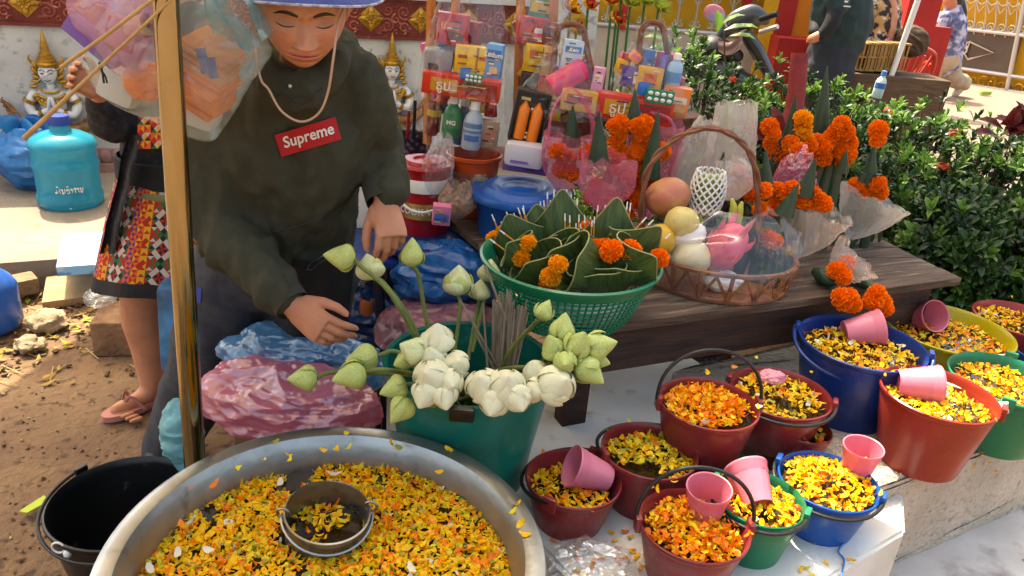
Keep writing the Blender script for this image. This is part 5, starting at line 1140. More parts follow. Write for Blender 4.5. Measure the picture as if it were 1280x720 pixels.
# packs wedged into the gaps of each set
FC = [('b81e28', 'red'), ('e0a81a', 'yellow'), ('2a62b0', 'blue'), ('1f7a44', 'green'), ('d8701c', 'orange'), ('c84a80', 'pink'), ('6a3a90', 'purple'), ('c8c4ba', 'white'), ('7a3a24', 'brown')]
rsf = random.Random(11)
def wedge(x0, x1, y0, y1, Y, n, where):
    for i in range(n):
        c, nm = FC[(i*4+n) % 9]; w_, h_ = rsf.uniform(13, 26), rsf.uniform(12, 24); x, y = rsf.uniform(x0, x1-w_), rsf.uniform(y0, y1-h_)
        kd = ['box', 'cloth', 'can', 'box'][(i//3) % 4]; good('wedged_pack', {'box': 'small '+nm+' box', 'cloth': 'soft '+nm+' pouch', 'can': 'little '+nm+' tin'}[kd]+' wedged '+where, x, y, x+w_, y+h_, Y+rsf.uniform(-.02, .05), c, rsf.uniform(.02, .04), rsf.uniform(-25, 25), 'pack', kd, art=[(rsf.uniform(-.2, .2), rsf.uniform(-.2, .2), rsf.uniform(.4, .8), rsf.uniform(.15, .4), FC[(i*5+2) % 9][0])], roll=rsf.uniform(-35, 40))
wedge(530, 624, 22, 180, YA+.03, 16, 'into the tall offering over the orange bucket')
wedge(642, 702, 20, 116, YB2+.02, 10, 'into the second tall offering above the candles')
wedge(676, 756, 62, 150, YC+.01, 14, 'into the pink gift basket')
wedge(764, 858, 60, 150, YC+.07, 16, 'into the orange gift basket')
# artificial flowers behind
m_fred = mat('silk_red', '9a1c14', .6, c2='b83a10', ns=40); m_fyel = mat('silk_yellow', 'd0a018', .6); m_flime = mat('silk_lime', 'b4be4a', .6, c2='8fa038', ns=20, tl=.3); m_fgrn = mat('silk_green', '2f6a2a', .6)
def silk(px, Y, r, m, m2, label):
    P = Yp(*px, Y); t = thing('silk_flower', label, 'flower', P, 0, 'silk flowers behind the gift baskets', rotm(40, U(-20, 20), U(0, 90)))
    for i in range(8):
        a = i*PI/4; b = MB(); b.grid(lambda u, v: V((v*r*1.0, (u-.5)*r*.85*math.sin(PI*(.15+.8*v)), r*.35*v*v+.004*math.cos(u*9))), 4, 5); b.build('petal', m if i % 2 else m2, t, M=Matrix.Rotation(a, 4, 'Z') @ Matrix.Rotation(rad(-35 if i % 2 else -10), 4, 'Y'))
    b = MB(); b.ell((0, 0, r*.2), (r*.3, r*.3, r*.3), 10, 8); b.build('heart', m2, t)
    b = MB(); b.tube([P, P+V((.01, .03, -.35))], .004, 6); b.build('stem', m_fgrn, t, world=True)
for px, m, m2, c in [((720, 40), m_fred, m_fyel, 'red'), ((735, 8), m_fred, m_fyel, 'red'), ((770, 26), m_fred, m_fyel, 'red'), ((713, 12), m_fyel, m_fred, 'red'), ((765, 2), m_fred, m_fyel, 'red')]:
    silk(px, 2.62, .036, m, m2, 'red and yellow silk flower '+{720: 'lowest, touching the pink gift basket handle', 735: 'above the pink gift basket handle', 770: 'between the two gift basket handles', 713: 'with more yellow than red behind the pink basket handle', 765: 'highest between the two gift baskets'}[px[0]])
for px in [(788, 4), (806, 2), (823, 10), (777, -4)]: silk(px, 2.62, .042, m_flime, m_flime, 'lime green silk flower '+{788: 'leaning towards the red and yellow ones', 806: 'above the orange gift basket handle', 823: 'beside the yellow fence behind the orange gift basket', 777: 'highest, among the red and yellow ones'}[px[0]])

# ---- stool with the red lidded bucket, left of the table
P = Yp(530, 292, 2.30); SR = .155
st_ = thing('plastic_stool', 'round blue plastic stool with dark legs under the red bucket', 'stool', (P.x, P.y, 0)); zt = P.z
b = MB(); b.lathe([(0, zt-.03), (SR*.96, zt-.03), (SR, zt-.02), (SR, zt-.006), (SR*.97, zt), (0, zt)], 40); b.build('seat', m_navy, st_)
m_dleg = plastic('dark_leg', '161d30', .35)
for i in range(4):
    a = PI/4+i*PI/2; b = MB(); b.tube([V((SR*.8*math.cos(a), SR*.8*math.sin(a), zt-.03)), V((SR*1.05*math.cos(a), SR*1.05*math.sin(a), 0))], .016, 10); b.build('leg', m_dleg, st_)
b = MB(); b.tube([V((SR*.95*math.cos(a), SR*.95*math.sin(a), zt*.45)) for a in np.linspace(0, 2*PI, 24)], .010, 8); b.build('ring', m_dleg, st_)
q = Yp(532, 205, 2.34); rr = 35*prj(q)[2]/FPX
rb_ = thing('lidded_pail', 'red pail with a white band and lettered label on the blue stool', 'pail', (q.x, q.y, zt+.001)); hh = q.z-zt
m_red3 = plastic('red_plastic', '9a1420', c2='86101a')
b = MB(); b.lathe([(0, .004), (rr*.84, .004), (rr*.86, 0), (rr*.97, hh*.9), (rr*.97, hh)], 44); b.build('shell', m_red3, rb_)
b = MB(); b.lathe([(rr*1.03, hh-.012), (rr*1.06, hh), (rr*1.0, hh+.008), (rr*.75, hh+.006), (rr*.7, hh+.016), (rr*.45, hh+.016), (rr*.4, hh+.01), (0, hh+.01)], 44); b.build('lid', m_red3, rb_)
b = MB(); b.lathe([(rr*.985, hh*.66), (rr*.99, hh*.67), (rr*.998, hh*.84), (rr*.98, hh*.85)], 44); b.build('band', m_wht, rb_)
b = MB(); b.lathe([(rr*.93, hh*.26), (rr*.955, hh*.5)], 20, None, -PI/2-.7, -PI/2+.7); b.build('label', mat('label_gold', 'b89a50', .6, c2='8a6a38', ns=30), rb_)
b = textmb('COOK WIN', .03, .0008); b.warp(lambda v: V((rr*.962*math.sin(v.x/rr), -rr*.962*math.cos(v.x/rr), hh*.38+v.y))); b.build('lettering', m_wht, rb_)
b = MB(); b.tube([V((rr*1.04*math.cos(t), rr*1.06*math.sin(t)-.01, hh*.8-rr*.95*math.sin(-t)*1.0)) for t in np.linspace(PI, 2*PI, 24)], .004, 8); b.build('bail_handle', m_wht, rb_)
bag('clear_bag', 'clear bag draped over the red pail lid', (548, 208), 2.27, (.05, .03, .2), m_clear, 33, rotm(0, 10, 0), top=.2)
bag('clear_bag', 'clear bag of dry noodles beside the red pail', (572, 250), 2.24, (.06, .05, .12), bagmat('noodle_bag', 'a88a70', .6, '8a6a58', .8), 35)
good('small_box', 'pink and blue soap box at the foot of the red pail', 540, 255, 562, 280, 2.14, 'c46a90', .04, 10, 'box', art=[(0, -.1, .8, .4, '3a68a8')])
P = Yp(513, 188, 2.7); b = MB(); rr2 = 26*prj(P)[2]/FPX; b.lathe([(0, 0), (rr2*.85, 0), (rr2, .1), (rr2*1.05, .11), (rr2*.95, .105), (rr2*.8, .01), (0, .01)], 32, TM((P.x, P.y, P.z-.05))); dk = one(b, 'dark_pot', 'dark speckled pot with straws behind the red pail', 'pot', mat('speckled', '1c161e', .5, c2='6a5a78', ns=60, lo=.5, hi=.62))
for (x, c) in [(508, '7a1a20'), (516, '101010')]:
    b = MB(); b.tube([Yp(x, 190, 2.7), Yp(x+3, 125 if c == '101010' else 138, 2.7)], .006, 8); one(b, 'drinking_straw', ('black' if c == '101010' else 'dark red')+' straw standing in the dark speckled pot', 'straw', mat('straw'+c, c, .4))
P = Yp(513, 215, 2.7); b = MB(); b.box((P.x, P.y, P.z/2), (.2, .16, P.z-.01), bev=.01); one(b, 'upturned_crate', 'plain crate under the dark speckled pot', 'crate', m_stool)
# white chair and second stool seen past the vendor's arm
P = Yp(452, 236, 2.45); ch = thing('white_chair', 'white plastic chair partly hidden behind the vendor', 'chair', (P.x, P.y, 0))
b = MB(); b.box((P.x, P.y, P.z), (.2, .03, .26), rotm(-8, 0, 15), bev=.012); b.build('backrest', m_wht, ch, world=True)
b = MB(); b.box((P.x-.02, P.y-.16, P.z-.14), (.34, .34, .03), rotm(0, 0, 15), bev=.01); b.build('seat', m_navy, ch, world=True)
for sx in (-1, 1):
    for sy in (-1, 1): b = MB(); b.tube([V((P.x-.02+sx*.13, P.y-.16+sy*.13, P.z-.15)), V((P.x-.02+sx*.17, P.y-.16+sy*.17, 0))], .016, 8); b.build('leg', m_dleg, ch, world=True)
# clutter under the table edge behind the tub
one(lump(Yp(560, 345, 2.2), (.16, .1, .09), .03, 12, 51, None, 70, 50), 'bright_blue_bag', 'bright blue plastic bag lying behind the round stool', 'bag', bagmat('bright_blue', '1c62a8', .92, '134c88', .97), sharp=35)
one(lump(Yp(560, 420, 2.1), (.2, .14, .1), .03, 12, 52, None, 70, 50), 'mauve_plastic_bag', 'mauve plastic bag under the table behind the lotus stems', 'bag', bagmat('mauve_bag', '8a6070', .9, '6a4858', .97), sharp=35)
q = Yp(440, 395, 2.3); bw = good('water_bottle', 'clear water bottle with blue cap lying behind the lotus tub', 480, 340, 500, 395, 2.2, '9ab0bc', .03, 0, 'bottle', 'bottle', art=[(0, -.1, .9, .25, '2a5a98')], tcol='2a5aa8', group=None, roll=20)
good('orange_jar', 'orange jar of dark sticks behind the vendor\'s apron', 448, 370, 475, 398, 2.2, 'a85a30', .03, 0, 'jar', 'can', group=None)
for i in range(5): b = MB(); b.tube([Yp(458+i*3, 385, 2.2), Yp(466+i*4, 366-i*2, 2.2)], .004, 6); one(b, 'dark_stick', 'dark stick standing in the orange jar', 'stick', mat('dark_stick', '2a1410', .6), 'sticks in the orange jar')
one(lump(Zp(800, 520, .25)+V((.05, .45, 0)), (.3, .2, .16), .04, 9, 61, None, 70, 50), 'dark_purple_bag', 'dark purple plastic bag in the shade under the table', 'bag', bagmat('purple_bag', '4a3040', .93, '36222e', .98), sharp=35)
# ================================================================== PEOPLE
m_skin = mat('skin', 'bd8262', .5, c2='ad7254', ns=14, sss=.08, bump=.12, bs=160, bdist=.002, spec=.4)
m_skinv = mat('skin_face', '9c6244', .48, sss=.08, bump=.25, bs=170, bdist=.002, vcol=True, c2='a8603c', ns=40, lo=.5, hi=1.0, spec=.45)
m_hood = mat('olive_fleece', '3a3a2e', .95, c2='3e3e32', ns=45, bump=.35, bs=420, bdist=.002, spec=.2)
m_rib = mat('olive_rib', '33342a', .9, bump=.3, bs=300)
m_denim = mat('grey_denim', '2f3036', .9, c2='3a3b42', ns=40, bump=.4, bs=320, bdist=.002)
m_blackcloth = mat('black_cloth', '0f0f11', .85, c2='15151a', ns=20, bump=.3, bs=260)
m_hair = mat('black_hair', '120e0c', .45, c2='1e1612', ns=60, sx=(1, 1, .2))
m_redpatch = mat('red_patch', 'a8161c', .75, bump=.2, bs=400); m_wtxt = mat('white_embroidery', 'd6d2ca', .7)
def limbs(defs, voxel, smooth=8):
    b = MB()
    for pts, rr in defs:
        P = bez(pts, max(10, 6*(len(pts)-1))) if len(pts) > 2 else [V(p) for p in pts]
        b.tube(P, rr, 16, round_=True)
    return remesh(b, voxel, smooth)
def folds(mb, amp, sc1, seed, st=(1, 1, 1)):
    me = mb.mesh('t', []); nn = [v.normal.copy() for v in me.vertices]; bpy.data.meshes.remove(me)
    out = []
    for v, n_ in zip(mb.v, nn):
        q = V((v.x*st[0], v.y*st[1], v.z*st[2])); w = q+V((nz(q, 5, 9), nz(q, 5, 8), nz(q, 5, 7)))*.06
        out.append(v+n_*(amp*(ridge(w, sc1, seed)-.4)+amp*.45*nz(w, sc1*2.3, seed+3)))
    mb.v = out; return mb

def hand(curl=(25, 30, 20), spread=4, thumb=(35, 20), sz=1.0, voxel=.0021):
    b = MB(); D = []
    b.tube([V((-.035, 0, .002)), V((0, 0, .001)), V((.035, 0, 0)), V((.07, 0, 0)), V((.086, 0, 0))], [(.024, .017), (.026, .018), (.034, .016), (.038, .014), (.036, .011)], 16, up=(0, 1, 0), round_=False)
    b.ell((.035, .026, -.008), (.03, .016, .014), 12, 8); b.ell((.03, -.022, -.006), (.032, .014, .012), 12, 8)
    tips = []
    for i, (y, L, r) in enumerate([(.028, .068, .0088), (.0095, .076, .0092), (-.0095, .070, .0088), (-.0275, .055, .0078)]):
        p = V((.080-.004*abs(i-1), y, .0)); a = rad(4); d_ = V((1, 0, 0)); pts = [p-V((.02, 0, 0)), p]; rr = [r, r*1.06]
        sp = rad(spread)*(1.5-i); k = curl if not isinstance(curl[0], (tuple, list)) else curl[i]
        for seg, c in zip((.46, .30, .24), k):
            a += rad(c); d_ = V((math.cos(a)*math.cos(sp), math.cos(a)*math.sin(sp), -math.sin(a))); p = p+d_*L*seg; pts.append(p); rr.append(r*(1.0 if seg > .4 else .9 if seg > .25 else .74))
        b.tube(pts, rr, 12, round_=True); tips.append((p, d_, r))
    p = V((.018, .026, -.008)); pts = [V((.008, .016, -.006)), p]; rr = [.012, .0125]; az = rad(thumb[0]); el = rad(thumb[1])
    for seg, r in ((.036, .0115), (.03, .0102), (.022, .0078)):
        d_ = V((math.cos(az)*math.cos(el), math.sin(az)*math.cos(el), -math.sin(el))); p = p+d_*seg; pts.append(p); rr.append(r); az -= rad(16); el += rad(3)
    b.tube(pts, rr, 12, round_=True); tips.append((p, d_, .0095))
    m = remesh(b, voxel, 5); m.v = [v*sz for v in m.v]
    nails = MB()
    for (p, d_, r) in tips:
        side = V((0, 1, 0)) if p is not tips[-1][0] else V((.4, -.6, .6)); up = d_.cross(side.cross(d_)).normalized()*1.0; upv = (V((0, 0, 1))-d_*d_.z).normalized()
        R = axes(d_, upv.cross(d_), upv); nails.ell((p+upv*r*.52+d_*r*.25)*sz, (r*.62*sz, r*.52*sz, r*.16*sz), 10, 6, R)
    return m, nails
def frame(P, x, y):
    x = x.normalized(); y = (y-x*y.dot(x)).normalized(); z = x.cross(y); m = axes(x, y, z).to_4x4(); m.translation = P; return m
def img(dx, dy, out=0): return (_r*dx-_u*dy-_d*out)       # image-plane direction (dy down) plus towards the viewer

# ---- head with a face; local +X person's left, -Y forward, +Z up
def gs(x, s): return math.exp(-.5*(x/s)**2)
def face_mesh(tone=(.52, .245, .135), lip=(.47, .13, .11)):
    bm = bmesh.new(); bmesh.ops.create_icosphere(bm, subdivisions=7, radius=1); cols = []
    for v in bm.verts:
        n = v.co.normalized(); x, y, z = n.x*.0745, n.y*.094, n.z*.118
        if z < 0:
            k = min(1, -z/.118); x *= 1-.30*k**1.6; y = y*(1-.16*k) - (.012*k if y < 0 else -.03*k)
        else: x *= 1+.02*math.sin(z/.118*PI)
        fr = max(0, -n.y)
        if fr > 0:
            y += .010*fr*max(0, 1-abs(z)/.09)*(1-min(1, abs(x)/.06))           # flatten
            f = fr**.5; d_ = 0
            t = max(0, min(1, (.004-z)/.048)); nose = (.004+.018*t**1.25) if z > -.045 else .022*gs(z+.045, .0036)
            d_ += 1.1*nose*gs(x, .0062+.0036*t)*(1 if z < .012 else gs(z-.012, .008))
            for sg in (-1, 1):
                d_ += .0105*gs(x-sg*.0135, .0046)*gs(z+.0425, .0046)
                d_ -= .0022*gs(x-sg*.020, .003)*gs(z+.043, .006)            # alae
                d_ -= .0125*gs(x-sg*.030, .0150)*gs(z-.003, .0095)             # socket
                d_ += .0068*gs(x-sg*.031, .0118)*gs(z+.0005, .0068)            # lowered lid
                d_ -= .0016*gs(x-sg*.031, .013)*gs(z-.0085, .0016)             # lid fold
                d_ += .0035*gs(x-sg*.030, .018)*gs(z-.020, .006)               # brow
                d_ += .0050*gs(x-sg*.043, .018)*gs(z+.028, .018)               # cheek
                d_ -= .0020*gs(x-sg*.027, .006)*gs(z+.064, .010)
            d_ += .0062*gs(x, .0165)*gs(z+.0655, .0042)*(1-.25*gs(x, .003))+.0066*gs(x, .0145)*gs(z+.0775, .0050)
            d_ -= .0045*gs(x, .019)*gs(z+.0712, .0016); d_ -= .0022*gs(x, .003)*gs(z+.056, .005)
            d_ -= .0038*gs(x, .018)*gs(z+.088, .004); d_ += .0055*gs(x, .016)*gs(z+.104, .010)
            y -= d_*f
        v.co = V((x, y, z))
        c = [q for q in tone]; 
        if y < -.04:
            L = gs(x, .0150)*max(gs(z+.0660, .0036), gs(z+.0775, .0042)); L = min(1, L*1.4)
            c = [lerp(a, b_, L*.9) for a, b_ in zip(c, lip)]
            ch = sum(gs(x-s_*.042, .016)*gs(z+.030, .014) for s_ in (-1, 1))+.7*gs(x, .012)*gs(z+.042, .008); c = [c[0]*(1+.05*ch), c[1]*(1-.10*ch), c[2]*(1-.08*ch)]
            e = sum(gs(x-s_*.031, .013)*gs(z-.003, .006) for s_ in (-1, 1)); c = [q*(1-.26*e) for q in c]; nb = sum(gs(x-s_*.0085, .004)*gs(z+.049, .003) for s_ in (-1, 1)); c = [q*(1-.45*min(1, nb)) for q in c]  # eye sockets and nostrils darkened: shade painted into the skin colour
        cols.append(c)
    bm.verts.index_update(); me = bpy.data.meshes.new('head'); bm.to_mesh(me); bm.free()
    at = me.color_attributes.new('Col', 'FLOAT_COLOR', 'POINT')
    for i, c in enumerate(cols): at.data[i].color = (*c, 1)
    me.polygons.foreach_set('use_smooth', [True]*len(me.polygons)); return me

# ---- the vendor
VL = Yp(330, 560, 1.85); vend = thing('person', 'vendor in olive hoodie with red chest patch bending over the lotus tub', 'person', (VL.x, VL.y, 0), 0, None)
VY = 1.60
HC = Yp(377, 9, 1.46); fdir = V((.34*math.cos(rad(15)), -.94*math.cos(rad(15)), -math.sin(rad(15)))).normalized()
hx = fdir.cross(V((0, 0, 1))).normalized()*-1; hx = V((0, 0, 1)).cross(-fdir).normalized()
hx = (-fdir).cross(V((0, 0, 1))).normalized(); hx = -hx if hx.x < 0 else hx
hz = hx.cross(-fdir).normalized(); hz = -hz if hz.z < 0 else hz
HM = axes(hx, -fdir, hz).to_4x4(); HM.translation = HC; HM = HM @ Matrix.Diagonal((1.04, .96, .86, 1))
hfm = face_mesh(); hfm.materials.append(m_skinv)
def hp(x, y, z): return HM @ V((x, y, z))
neckb = Yp(375, 95, 1.575)
body = limbs([([hp(0, .05, -.05), neckb.lerp(hp(0, .05, -.05), .45)+V((0, .02, 0)), neckb+V((0, .03, -.02))], [.042, .044, .05])], .006, 6)
hd = bpy.data.objects.new('head', hfm); COL.objects.link(hd); hd.parent = vend; hd.matrix_basis = wmat(vend).inverted() @ HM
body.build('neck', m_skin, vend, world=True, sharp=180)
hbv = BVHTree.FromPolygons([HM @ v.co for v in hfm.vertices], [tuple(p.vertices) for p in hfm.polygons])
def onface(x, z, off=.0006):
    o_ = hp(x, -.25, z); h = hbv.ray_cast(o_, (HM.to_3x3() @ V((0, 1, 0)))); return (h[0]+h[1]*off) if h[0] is not None else hp(x, -.09, z)
for sg in (-1, 1):
    b = MB(); pts = [onface(sg*x, z, .0006) for x, z in [(.012, .0165), (.020, .0205), (.030, .0225), (.040, .0205), (.049, .0145)]]; b.tube(bez(pts, 16), [(.0022, .0008), (.0030, .0009), (.0030, .0009), (.0022, .0008), (.0006, .0004)], 8, up=hz); b.build('eyebrow', m_hair, hd, world=True)
    b = MB(); pts = [onface(sg*x, z, .0004) for x, z in [(.017, -.0040), (.023, -.0062), (.031, -.0070), (.039, -.0058), (.046, -.0026)]]; b.tube(bez(pts, 14), [.0005, .0009, .0011, .001, .0006], 6); b.build('eyelash', m_hair, hd, world=True)
    b = MB(); b.ell((sg*.074, .012, -.008), (.010, .018, .030), 14, 10, rotm(0, sg*12, sg*-18)); b.v = [HM @ v for v in b.v]; b.build('ear', m_skin, hd, world=True)
b = MB(); pts = [onface(x, z, .0002) for x, z in [(-.0225, -.0715), (-.012, -.0708), (0, -.0718), (.012, -.0708), (.0225, -.0715)]]; b.tube(bez(pts, 14), [.0005, .0009, .001, .0009, .0005], 6); b.build('mouth_line', mat('mouth_dark', '4a1c16', .6), hd, world=True)
b = MB()
for sg in (-1, 1): q = onface(sg*.0082, -.0492, -.0006); b.ell(q, (.0034, .0030, .0018), 8, 6)
b.build('nostril', mat('nostril', '2c100a', .8), hd, world=True)
b = MB(); b.ell((0, .016, .012), (.0795, .090, .115), 40, 28)
keep = [v for v in b.v]
def hairfn(v):
    return v if (v.y > -.03 or v.z > .055) else V((v.x*.86, v.y*.86, v.z*.86))
b.warp(hairfn); b.warp(lambda v: HM @ (v*(1+.012*nz(v, 60)))); b.build('hair', m_hair, hd, world=True, sharp=180)
b = MB()
for i in range(22):
    sg = -1; x0 = sg*(.068-.0010*i); p = [hp(x0, -.045-.0012*i, .068), hp(x0*1.07-.002, -.050-.0010*i, .045), hp(x0*1.09, -.040+.0006*i, .022+.0005*i)]; b.tube(bez(p, 8), [.0022, .0026, .0006], 5)
b.build('hair_strand', m_hair, hd, world=True)
# bucket hat
hat = bpy.data.objects.new('sun_hat', None); COL.objects.link(hat); hat.parent = vend; hat.matrix_basis = wmat(vend).inverted() @ HM @ TM((0, .022, .037), rotm(-9, 0, 0))
m_hat = mat('blue_hat', '3a4a8a', .85, c2='2f3d78', ns=60, bump=.3, bs=200); m_hatw = mat('hat_braid', 'a9a8b4', .8, c2='7a7a90', ns=90, lo=.45, hi=.55)
b = MB(); b.lathe([(.083, .008), (.10, .004), (.128, -.004), (.14, -.010), (.1405, -.007), (.128, .0), (.10, .010), (.086, .014)], 48, None, jit=lambda q, t: V((q.x, q.y*1.12, q.z+.003*math.sin(3*t)))); b.build('brim', m_hat, hat)
b = MB(); b.tube([V((.1405*math.cos(t), .1405*1.12*math.sin(t), -.0085+.003*math.sin(3*t))) for t in np.linspace(0, 2*PI, 60)], .0028, 6); b.build('brim_braid', m_hatw, hat)
b = MB(); b.lathe([(.085, .006), (.084, .05), (.078, .085), (.05, .10), (0, .104)], 40, Matrix.Diagonal((1, 1.12, 1, 1))); b.build('crown', m_hat, hat)
# hat cord
cp = [hp(.080, -.02, .05), Yp(423, 30, 1.40), Yp(417, 70, 1.385), Yp(410, 115, 1.41), Yp(398, 142, 1.425), Yp(376, 152, 1.43), Yp(352, 139, 1.42), Yp(336, 112, 1.405), Yp(324, 92, 1.40), hp(-.083, -.02, .0), hp(-.080, -.02, .05)]
# hoodie
J = dict(hem=Yp(342, 318, 1.775), waist=Yp(352, 262, 1.735), chest=Yp(364, 190, 1.655), yoke=Yp(368, 135, 1.615), sR=Yp(286, 142, 1.63), sL=Yp(440, 103, 1.635), eR=Yp(277, 278, 1.60), wR=Yp(352, 366, 1.475), eL=Yp(470, 186, 1.70), wL=Yp(478, 233, 1.63))
b = MB()
ux = (J['sL']-J['sR']).normalized(); ux.z *= .4; ux.normalize()
b.tube(bez([J['hem'], J['hem'].lerp(J['waist'], .5), J['waist'], J['chest'], J['yoke'], neckb], 30), interp([(.172, .12), (.176, .125), (.168, .125), (.165, .125), (.150, .10), (.072, .07)], 30), 28, up=ux, round_=False)
b.tube(bez([J['sR'], J['yoke']+V((0, .01, .012)), J['sL']], 12), [.066, .07, .066], 14, round_=True)
b.tube(bez([J['sR'], J['sR'].lerp(J['eR'], .5)+V((-.018, 0, 0)), J['eR'], J['eR'].lerp(J['wR'], .55), J['wR']], 24), [.078, .077, .070, .058, .043], 16, round_=True)
b.tube(bez([J['sL'], J['sL'].lerp(J['eL'], .5)+V((.008, 0, 0)), J['eL'], J['wL']], 20), [.068, .064, .057, .046], 16, round_=True)
ring = [Yp(328, 82, 1.55), Yp(347, 104, 1.50), Yp(375, 124, 1.475), Yp(404, 102, 1.50), Yp(428, 68, 1.56), Yp(420, 60, 1.66), Yp(375, 70, 1.71), Yp(335, 75, 1.66), Yp(328, 82, 1.55)]
b.tube(bez(ring, 40), .030, 10)
b.tube(bez([Yp(340, 75, 1.68), Yp(375, 80, 1.74), Yp(415, 70, 1.68)], 12), [.05, .07, .05], 12, round_=True)
hoodie = remesh(b, .0085, 5)
def hood_fold(v):
    return v
folds(hoodie, .014, 6, 3, (1.0, 1.0, .55)); folds(hoodie, .011, 13, 6, (1.15, 1, .42)); folds(hoodie, .004, 30, 9, (1, 1, .6))
hbvh = BVHTree.FromPolygons(hoodie.v, hoodie.f)
def on_hood(px, py, off=.002):
    d_ = ray(px, py).normalized(); h = hbvh.ray_cast(CAM, d_); return (h[0]-d_*off+h[1]*off*.5) if h[0] is not None else None
hoodie_v = [v.copy() for v in hoodie.v]
hoo = hoodie.build('hoodie', m_hood, vend, world=True, sharp=180)
# chest patch with lettering, laid on the cloth
C4 = [(343, 169), (419, 146), (427, 174), (352, 196)]
def quad(u, v): a = [lerp(C4[3][i], C4[2][i], u) for i in (0, 1)]; c = [lerp(C4[0][i], C4[1][i], u) for i in (0, 1)]; return lerp(a[0], c[0], v), lerp(a[1], c[1], v)
def smooth_patch(u, v, off):
    acc = V(); n = 0
    for du in (-.12, 0, .12):
        for dv in (-.3, 0, .3):
            x, y = quad(min(1.08, max(-.08, u+du)), v+dv); q = on_hood(x, y, off)
            if q is not None: acc += V(((q-CAM).length, 0, 0)); n += 1
    x, y = quad(u, v); d_ = ray(x, y).normalized(); return CAM+d_*(acc.x/max(1, n)-.004)
b = MB(); b.grid(lambda u, v: smooth_patch(u, v, .003), 24, 8); pt = b.build('chest_patch', m_redpatch, hoo, world=True, sharp=180)
tx_ = textmb('Supreme', 1, .022); xs_ = [v.x for v in tx_.v]; ys_ = [v.y for v in tx_.v]; x0, x1 = min(xs_), max(xs_); y0, y1 = min(ys_), max(ys_)
bmt = bmesh.new(); me = tx_.mesh('t', []); bmt.from_mesh(me)
bmesh.ops.triangulate(bmt, faces=bmt.faces[:]); bmesh.ops.subdivide_edges(bmt, edges=[e for e in bmt.edges if e.calc_length() > .25], cuts=2); bmt.verts.index_update()
tx_ = MB(); tx_.add([v.co.copy() for v in bmt.verts], [[v.index for v in f.verts] for f in bmt.faces]); bmt.free()
def tmap(v):
    u = .085+.83*(v.x-x0)/(x1-x0)+.02*(v.y-y0)/(y1-y0); w = .16+.66*(v.y-y0)/(y1-y0); p = smooth_patch(u, w, .003); return p-(p-CAM).normalized()*.0022
tx_.warp(tmap); tx_.build('lettering', m_wtxt, hoo, world=True, sharp=None)
def seam(pts, r, nm='seam', m=m_rib, n=20):
    P = [on_hood(x, y, .001) for x, y in [(q.x, q.y) for q in bez([V((x, y, 0)) for x, y in pts], n)]]; P = [p for p in P if p is not None]
    if len(P) > 2: b = MB(); b.tube(P, r, 6); b.build(nm, m, hoo, world=True)
seam([(345, 112), (360, 124), (374, 131), (390, 121), (402, 112)], .0022); seam([(340, 290), (380, 280), (420, 262)], .002); seam([(345, 120), (390, 122)], .0015)
b = MB(); b.tube(bez(cp, 60), .0022, 6); b.build('hat_cord', mat('beige_cord', 'b89a82', .7), hat, world=True)
b = MB(); q = on_hood(363, 108, .002); b.ell(q, (.004, .004, .004), 10, 8); b.build('eyelet', mat('eyelet', 'c4c0b8', .3, metal=.8), hoo, world=True)
# cuffs
for (a, c, r) in [(J['eR'], J['wR'], .041), (J['eL'], J['wL'], .043)]:
    d_ = (c-a).normalized(); b = MB(); b.tube([c-d_*.004, c+d_*.012, c+d_*.04], [r*1.04, r*1.0, r*.93], 20, cap=False); b.tube([c+d_*.041, c+d_*.036, c+d_*.0], [r*.93, r*.88, r*.85], 20, cap=False); b.build('cuff', m_rib, hoo, world=True)
# hands
hm, nl = hand(((18, 22, 12), (22, 26, 16), (26, 30, 18), (30, 30, 20)), 2.0, (30, 8), .98)
Xr = (img(.80, .60, .12)).normalized(); FR = frame(J['wR']+(J['wR']-J['eR']).normalized()*.040, Xr, img(.6, -.75, .25))
hm.v = [FR @ v for v in hm.v]; nl.v = [FR @ v for v in nl.v]
ho = hm.build('hand', m_skin, vend, world=True, sharp=180); m_nail = mat('nail', 'b5806c', .35); nl.build('nails', m_nail, ho, world=True)
hm, nl = hand(((30, 24, 14), (34, 28, 16), (38, 32, 18), (42, 34, 20)), 3, (26, 24), .98)
Xl = img(.22, .95, .18).normalized(); FL = frame(J['wL']+(J['wL']-J['eL']).normalized()*.036, Xl, img(-.85, .1, .55)); FL = FL @ Matrix.Diagonal((1, 1, -1, 1))
hm.v = [FL @ v for v in hm.v]; hm.f = [tuple(reversed(f)) for f in hm.f]; nl.v = [FL @ v for v in nl.v]; nl.f = [tuple(reversed(f)) for f in nl.f]
ho = hm.build('hand', m_skin, vend, world=True, sharp=180); nl.build('nails', m_nail, ho, world=True)
